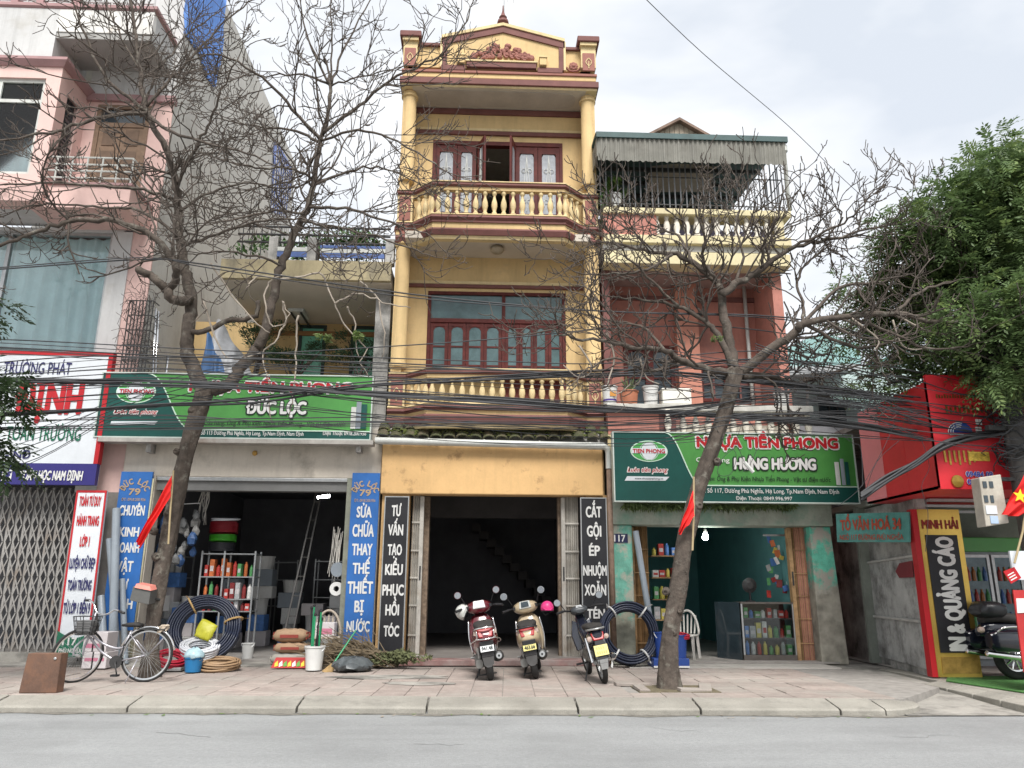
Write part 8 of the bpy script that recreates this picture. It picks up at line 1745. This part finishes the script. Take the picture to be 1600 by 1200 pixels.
z = sack('grey sack at the bottom of the sack pile in the left shop', 449, 1018, 58, 18, -.75, mat('grey_sack',(.34,.32,.28),.8,.1,6,.2,40), m_shut, .018)
z = sack('brown cement sack in the middle of the sack pile', 453, 1000, 54, 17, -.72, m_sk, m_se, z-.01); z = sack('brown cement sack on top of the sack pile', 452, 984, 54, 21, -.70, m_sk, m_se, z-.01)
a = gp(450,1046); pk = thing('printed_sheet', 'folded red and yellow printed sheet on the ground before the sacks', 'sheet', (a.x,a.y,.018)); w = .28
MB().prism([(a.x-w,a.y,.02),(a.x+w,a.y,.02),(a.x+w*.95,a.y+.13,.17),(a.x-w*.85,a.y+.13,.17)], (0,.03,0)).build('sheet', plain('sheet_red',(.40,.03,.03),.6), pk, bevel=.006)
for k in range(7): u = -.8+.25*k; MB().prism([(a.x+w*u,a.y+.02,.035),(a.x+w*(u+.2),a.y+.03,.05),(a.x+w*(u+.12),a.y+.09,.125),(a.x+w*(u-.02),a.y+.06,.085)], (0,-.012,.004)).build('print', [plain('sheet_yellow',(.66,.48,.03),.5), m_wht, plain('sheet_green',(.1,.3,.05),.5)][k % 3], pk)
t, x, z, r, H = pbucket('plastic_bucket', 'white bucket full of green handled tools before the sacks', 490, 1046, 32, 36, -1.45, m_pail, 'buckets')
for k in range(7):
    a = random.uniform(0,6.28); b = Vector((x+.07*math.cos(a), -1.45+.07*math.sin(a), z+.06)); e = b+Vector((random.uniform(-.06,.12), random.uniform(-.05,.08), random.uniform(.55,.95)))
    o = thing('hand_tool', ['green handled tool standing in the white bucket','dark handled tool standing in the white bucket'][k % 2], 'tool', b, 'tools in the white bucket'); MB().tube([b,e], .014, 7).build('handle', [mat('tool_green',(.02,.26,.11),.4,.1,5,0), m_blackp][k % 2], o); MB().lathe([(.014,0),(.022,.02),(.014,.05)], e, 8).build('knob', m_blackp, o)
# plastic armchairs
def chair(label, px, py, Y, m_, rot, group='plastic chairs'):
    c = at(px, py, Y); t = thing('plastic_chair', label, 'chair', (0,0,0), group); 
    for sx in (-1,1):
        MB().prism([(sx*.20,-.20,0),(sx*.235,-.22,0),(sx*.225,-.19,.42),(sx*.17,-.17,.42)], (0,.045,0)).build('leg', m_, t); MB().prism([(sx*.20,.24,0),(sx*.235,.25,0),(sx*.215,.2,.42),(sx*.17,.19,.42)], (0,-.045,0)).build('leg', m_, t)
    MB().box(-.22,.22,-.22,.22,.42,.45).build('seat', m_, t, bevel=.015)
    n = 20; pts = [Vector((.215*math.cos(a) if abs(math.cos(a)) < .98 else .215*math.copysign(1,math.cos(a)), .22+.10*(.45+.42*math.sin(a)-.45), .45+.42*math.sin(a))) for a in [math.pi*k/n for k in range(n+1)]]
    MB().tube(pts, .022, 8).build('back_frame', m_, t, smooth=True)
    for k in range(5): u = -.13+.065*k; MB().prism([(u-.014,.235,.46),(u+.014,.235,.46),(u*1.15+.014,.30,.80-.9*u*u),(u*1.15-.014,.30,.80-.9*u*u)], (0,.012,0)).build('back_slat', m_, t)
    t.location = Vector((c.x, Y, .018)); t.rotation_euler = (0,0,R(rot)); return t
chair('beige plastic chair holding a carton at the right of the left shop opening', 508, 1035, -.62, mat('beige_plastic',(.42,.36,.29),.5,.08,5,0), 8)
pcard('carton', 'white carton with pink print on the beige plastic chair', 491, 521, 973, 1003, -.75, .26, m_cartw, 'carton', 'cartons', .47, ((.1,.9,.2,.6,m_pinkp),))
bp0, bp1 = at(520,1040,-1.5), at(556,985,-1.2); bp0.z = .10; bmn = thing('broom', 'green handled broom lying on the twig pile', 'broom', bp0); MB().tube([bp0,bp1], .013, 7).build('handle', MATS['tool_green'], bmn); d = (bp0-bp1).normalized(); s_ = d.cross(Vector((0,1,0))).normalized(); MB().prism([bp0-s_*.03, bp0+s_*.03, bp0+d*.17+s_*.09, bp0+d*.17-s_*.09], (0,.05,0)).build('head', mat('straw',(.33,.22,.10),.9,.25,30,.5,90), bmn)
tw = thing('twig_pile', 'heap of cut dry branches before the left black banner', 'branches', gp(590,1045)); m_ = MB()
for k in range(260):
    b = Vector((random.uniform(-2.45,-1.35), random.uniform(-1.2,-.75), 0)); h = max(0, .36*(1-((b.x+1.95)/.65)**2)); b.z = random.uniform(.02,.05+h); an = random.gauss(.35,.5); l = random.uniform(.25,.8); d = Vector((-math.cos(an), random.gauss(0,.25), abs(math.sin(an))*.6*(1 if random.random() < .8 else -.2)))
    m_.tube([b, b+d*l*.5+Vector((0,0,random.uniform(-.03,.05))), b+d*l], [.011,.008,.004], 4, cap=False)
    if b.z > .5: continue
stuff_tw = m_.build('branches', mat('cut_twig',(.20,.155,.10),.9,.3,8), tw, fix=False)
lv = bush('dry_leaves', (-1.45,-1.05,.14), (.42,.22,.13), 900, mat('dry_leaf',(.10,.11,.05),.9,.4,9,0), .045, tw); 
g = gp(556,1046); gbx = MB(); gbx.lathe([(.16,0),(.23,.02),(.26,.05),(.27,.09),(.25,.13),(.2,.165),(.14,.185),(.08,.2),(.04,.215),(.001,.22)], (g.x,-1.55,.018), 26); gbx.v = [(g.x+(a-g.x)*1.15+random.uniform(-.025,.025), b+random.uniform(-.025,.025), max(.018, c+.02*math.sin(a*23)*math.sin(b*19)+random.uniform(-.014,.014))) for a,b,c in gbx.v]; tag(gbx.build('rubbish_bag', mat('grey_bag_plastic',(.075,.085,.09),.4,.3,10,.4,18), None, smooth=35), 'dark grey rubbish bag beside the twig pile', 'bag')
rl = thing('hanging_goods', 'wires and a white roll hanging on the right jamb of the left shop', 'goods', at(527,830,.1)); m_ = MB()
for k in range(12): p = at(520+random.uniform(0,16), 822+random.uniform(0,25), .12); m_.tube([p, p+Vector((random.uniform(-.1,.05),random.uniform(-.05,.05),-random.uniform(.5,.9)))], .007, 4)
m_.build('wires', MATS['pale_cord'], rl, fix=False); c = at(526,920,.05); MB().lathe([(.05,-.05),(.12,-.05),(.12,.05),(.05,.05),(.05,-.05)], c, 18, cap=False, axis=(0,1,0)).build('roll', m_wht, rl); MB().lathe([(.1,-.03),(.13,-.03),(.13,.03)], at(528,890,.1), 14, axis=(.3,1,0)).build('roll', m_pvcg, rl)
lt_ = thing('ceiling_light', 'small lit tube light near the ceiling of the left shop', 'lamp', at(507,776,1.6)); MB().tube([at(496,777,1.6), at(515,775,1.6)], .03, 8).build('tube', plain('lit_tube',(.9,.92,.95),.5,emit=(1,1,1),es=14), lt_); MB().tube([at(507,770,1.6), at(507,700,1.6)], .006, 4).build('cord', m_cable, lt_)
# ---- right shop
cD = at(983,994,-.78); coil('hose_coil', 'large navy pipe coil standing against the green pier by the motorbike', (cD.x,-.74,.55), (.05,-1,.22), .44, .019, 4, 5, m_hose, ties=(128,52,-55,-125))
a, b = at(1022,980,-.42), at(993,830,-.34); o = MB().tube([(a.x,-.55,.03),b], .055, 14).build('plastic_pipe', m_pvcg, None, smooth=40); tag(o, 'grey plastic pipe leaning on the brown folded gate of the right shop', 'pipe', 'grey plastic pipes')
m_bl = mat('blue_tin',(.02,.06,.26),.4,.1,5,0)
pcard('parcel', 'flat blue parcel on the ground behind the right tree', 1022, 1078, 1029, 1046, -1.05, .5, m_bl, 'parcel', 'paint by the right tree', .018, ((0,1,.0,.2,m_wht),))
pbucket('paint_tin', 'blue and white paint tin stacked behind the right tree', 1062, 1029, 26, 34, -.9, m_bl, 'paint by the right tree', 'tin', hz(1029,-1.05,1050)+.002)
pbucket('paint_tin', 'blue paint tin left of the right tree trunk', 1034, 1029, 22, 38, -.85, m_bl, 'paint by the right tree', 'tin', hz(1029,-1.05,1050)+.002)
c = at(1068,985,-.9); coil('hose_coil', 'small red cable coil on the paint tin behind the right tree', (c.x-.02,-.9,hz(993,-.9,1066)), (.1,-.2,1), .10, .011, 2, 3, MATS['red_hose'], wob=.006)
chair('white plastic chair in the doorway of the right shop', 1070, 1012, .35, mat('white_plastic',(.60,.58,.54),.5,.06,5,0), -30)
# shelf of goods at the left inside
for s, (yt, yb) in enumerate(((838,868),(872,902),(906,936),(940,968))):
    z = hz(yb,.9,1035); o = MB().box(at(1018,900,.9).x, at(1018,900,.9).x+.55, .85, 1.15, z-.02, z).build('wall_shelf', m_brown, hd_)
    goods_row(at(1018,900,.9).x+.02, at(1018,900,.9).x+.53, .9, z+.002, .26, ('blue','red','green','yellow','white','grey'), ['top','second','third','lowest'][s]+' wall shelf in the right shop', 'goods on wall shelves', 4)
# glass display case
DY = -.02; x0, x1 = at(1160,985,DY).x, at(1243,985,DY).x; zt = hz(941,DY,1200); dc = thing('display_case', 'dark framed glass display case of small goods in the right shop', 'display case', ((x0+x1)/2,DY,.05)); dp = .5
m_dk = mat('dark_case_frame',(.11,.095,.085),.6,.2,6)
MB().box(x0,x1,DY,DY+dp,.05,.14).build('base', m_dk, dc); MB().box(x0,x1,DY,DY+dp,zt-.03,zt).build('top', m_dk, dc); MB().box(x0,x1,DY+dp-.02,DY+dp,.14,zt-.03).build('back', m_dk, dc)
for x in (x0,x1-.03): MB().box(x,x+.03,DY,DY+.03,.14,zt-.03).build('post', m_grey, dc)
MB().prism([(x0-.32,DY+.55,.05),(x0-.02,DY+.02,.05),(x0-.02,DY+.5,.05)],(0,0,zt-.05)).build('angled_end', m_glass, dc)
zsd = [.14, hz(997,DY,1200), hz(966,DY,1200)]
for k, z in enumerate(zsd):
    if k: MB().box(x0+.03,x1-.03,DY+.01,DY+dp-.02,z-.02,z).build('shelf', m_dk, dc)
    h = ((zsd+[zt-.03])[k+1]-z)*.9; goods_row(x0+.05,x1-.05,DY+.06,z+.002,h,('blue','yellow','white','grey','red','green'),['bottom','middle','top'][k]+' shelf of the glass display case','goods in the display case',8,.1)
MB().box(x0+.032,x1-.032,DY+.004,DY+.008,.14,zt-.03).build('front_glass', m_clear, dc)
fnp = at(1172,930,.4); fn = thing('table_fan', 'dark round table fan on the display case', 'fan', (fnp.x,.4,zt)); MB().lathe([(.09,0),(.09,.02),(.02,.03),(.02,.2)], (fnp.x,.4,zt), 14).build('stand', m_blackp, fn); MB().lathe([(.0,-.05),(.06,-.05),(.14,0),(.06,.05),(.0,.05)], (fnp.x,.4,zt+.30), 20, axis=(0,1,0)).build('cage', m_iron, fn)
hg2 = thing('hanging_goods', 'clutter of packets and tools hanging at the right wall of the right shop', 'goods', at(1218,850,.3))
for k in range(26): p = at(1200+random.uniform(0,34), 842+random.uniform(0,88), .3+random.uniform(0,.3)); nm, cc = random.choice(cols); MB().obox(p,(random.uniform(.05,.12),.02,random.uniform(.06,.16)),(random.uniform(-.2,.2),random.uniform(-.4,.4),random.uniform(-.5,.5))).build('packet', mat('goods_'+nm.replace(' ','_'),cc,.5,.2,14,0), hg2)
MB().box(at(1200,840,.3).x-.1, at(1236,840,.3).x, .28,.3, hz(838,.3,1215), hz(835,.3,1215)).build('hanging_rail', m_grey, hg2)
blp = at(1102,838,.25); bl_ = thing('light_bulb', 'glowing white light bulb hanging in the right shop', 'lamp', blp)
MB().lathe([(.001,-.075),(.04,-.06),(.058,-.02),(.05,.02),(.03,.05),(.026,.07)], blp, 16).build('bulb', plain('lit_bulb',(1,1,1),.4,emit=(1,.98,.94),es=26.0,var=0), bl_, smooth=True); MB().lathe([(.027,.07),(.03,.075),(.03,.12),(.012,.14)], blp, 12).build('cap', m_wht, bl_); MB().tube([blp+Vector((0,0,.13)), (blp.x,blp.y,3.2)], .006, 5).build('cord', m_cable, bl_)
# ---- flags
def flag(label, poly, Y, pole, star=None):
    """cloth hung between a hoist edge and a fly edge: poly = hoist top, hoist bottom, fly bottom, fly top"""
    t = thing('flag', label, 'flag', at(pole[0][0],pole[0][1],Y), 'red flags'); q = [at(x,y,Y) for x,y in poly]; n = 16; vs = []
    for i in range(n+1):
        for j in range(n+1):
            u, v = i/n, j/n; p = (q[0].lerp(q[1],v)).lerp(q[3].lerp(q[2],v),u); vs.append(tuple(p+Vector((0, -.03*math.sin(u*8+v*5)*u-.045*math.sin(v*13+u*3)*(.3+.7*u), .01*math.sin(u*11)))))
    MB().add(vs,[(i*(n+1)+j,(i+1)*(n+1)+j,(i+1)*(n+1)+j+1,i*(n+1)+j+1) for i in range(n) for j in range(n)]).build('cloth', m_flag, t, smooth=True, fix=False)
    MB().tube([at(x,y,Y+.05) for x,y in pole], .014, 7).build('staff', mat('bamboo',(.38,.30,.17),.7), t)
    if star:
        c = at(*star[:2],Y-.07); r = star[2]; pts = [c+Vector((r*(1 if k % 2 == 0 else .4)*math.sin(math.pi*k/5+.2), 0, r*(1 if k % 2 == 0 else .4)*math.cos(math.pi*k/5+.2))) for k in range(10)]; MB().prism(pts,(0,.006,0)).build('star', plain('star_yellow',(.75,.55,.02),.6), t)
flag('red flag hanging beside the left tree trunk before the blue banner', [(269,742),(266,778),(219,856),(214,846)], -2.75, [(271,735),(266,800),(263,850)])
flag('small red flag tied to the right tree trunk', [(1083,766),(1085,806),(1063,836),(1060,828)], -3.85, [(1084,745),(1084,800),(1082,860)], None)
flag('red flag with yellow star at the pole on the right edge', [(1608,728),(1645,790),(1590,806),(1563,802)], -4.3, [(1612,720),(1598,830),(1585,880)], (1594,775,.10))
o = tag(MB().lathe([(.0,-.03),(.035,-.02),(.05,.0),(.03,.03),(.0,.035)], at(398,708,-.12), 12, axis=(0,-1,0)).build('shrine_ornament', mat('ornament',(.42,.25,.06),.6,.3,20)), 'small golden round ornament hung on the beige lintel', 'ornament')

# ---- dim stock deeper in the left shop
for k, (x, y, rz) in enumerate(((-6.1,2.2,90),(-3.4,4.6,0),(-5.0,5.4,0))):
    r_ = copy_tree(rk); r_.location = (x, y, .06); r_.rotation_euler = (0,0,R(rz)); r_['label'] = ['grey steel rack along the left wall of the left shop','grey steel rack at the back right of the left shop','grey steel rack at the back left of the left shop'][k]; r_['group'] = 'steel racks'
rk['group'] = 'steel racks'
random.seed(77); m_st = [m_card, m_cartw, MATS['goods_blue'], MATS['goods_red'], m_pail, m_pvcg]
k = 0
for x, y, nn in ((-6.2,.75,5),(-5.75,1.5,4),(-6.2,1.6,6),(-2.35,1.0,3),(-2.4,1.7,5),(-2.4,2.4,7),(-3.0,2.6,4),(-3.6,3.0,3),(-4.2,3.4,5),(-4.8,3.0,6),(-5.3,2.6,5),(-3.1,1.9,2)):
    z = .06
    for q in range(nn):
        w, h = random.uniform(.16,.28), random.uniform(.2,.36); k += 1; xx = x+random.uniform(-.04,.04)
        o = MB().box(xx-w, xx+w, y, y+.38, z, z+h).build('stock_carton', m_st[k % 6], None, bevel=.01) if k % 3 else MB().lathe([(w*.7,0),(w*.82,h*.9),(w*.87,h*.9),(w*.87,h),(w*.7,h)], (xx,y+.2,z), 14).build('stock_pail', m_pail, None)
        z += h+.002
        cn_ = ['brown','white','blue','red','pale','slate'][k % 6]; pl2 = 'by the left wall' if x < -5.5 else 'by the right wall' if x > -2.6 else 'at the back'; hgt = ['lowest','second','third','fourth','fifth','sixth','seventh'][q]
        tag(o, f'dim {cn_} carton, {hgt} in a stack {pl2} of the left shop' if k % 3 else f'dim pale pail, {hgt} in a stack {pl2} of the left shop', 'carton' if k % 3 else 'pail', 'stock in the dark left shop')
hg3 = thing('hanging_goods', 'bags and coils of wire hanging behind the left tree in the left shop', 'goods', at(285,800,.3)); MB().tube([at(246,790,.35), at(312,786,.35)], .012, 6).build('hanging_rail', m_grey, hg3)
for k in range(30):
    p = at(250+random.uniform(0,60), 798+random.uniform(0,80), .3+random.uniform(0,.35)); nm, cc = random.choice([c for c in cols if c[0] in ('grey','white','blue')]); w = random.uniform(.05,.11)
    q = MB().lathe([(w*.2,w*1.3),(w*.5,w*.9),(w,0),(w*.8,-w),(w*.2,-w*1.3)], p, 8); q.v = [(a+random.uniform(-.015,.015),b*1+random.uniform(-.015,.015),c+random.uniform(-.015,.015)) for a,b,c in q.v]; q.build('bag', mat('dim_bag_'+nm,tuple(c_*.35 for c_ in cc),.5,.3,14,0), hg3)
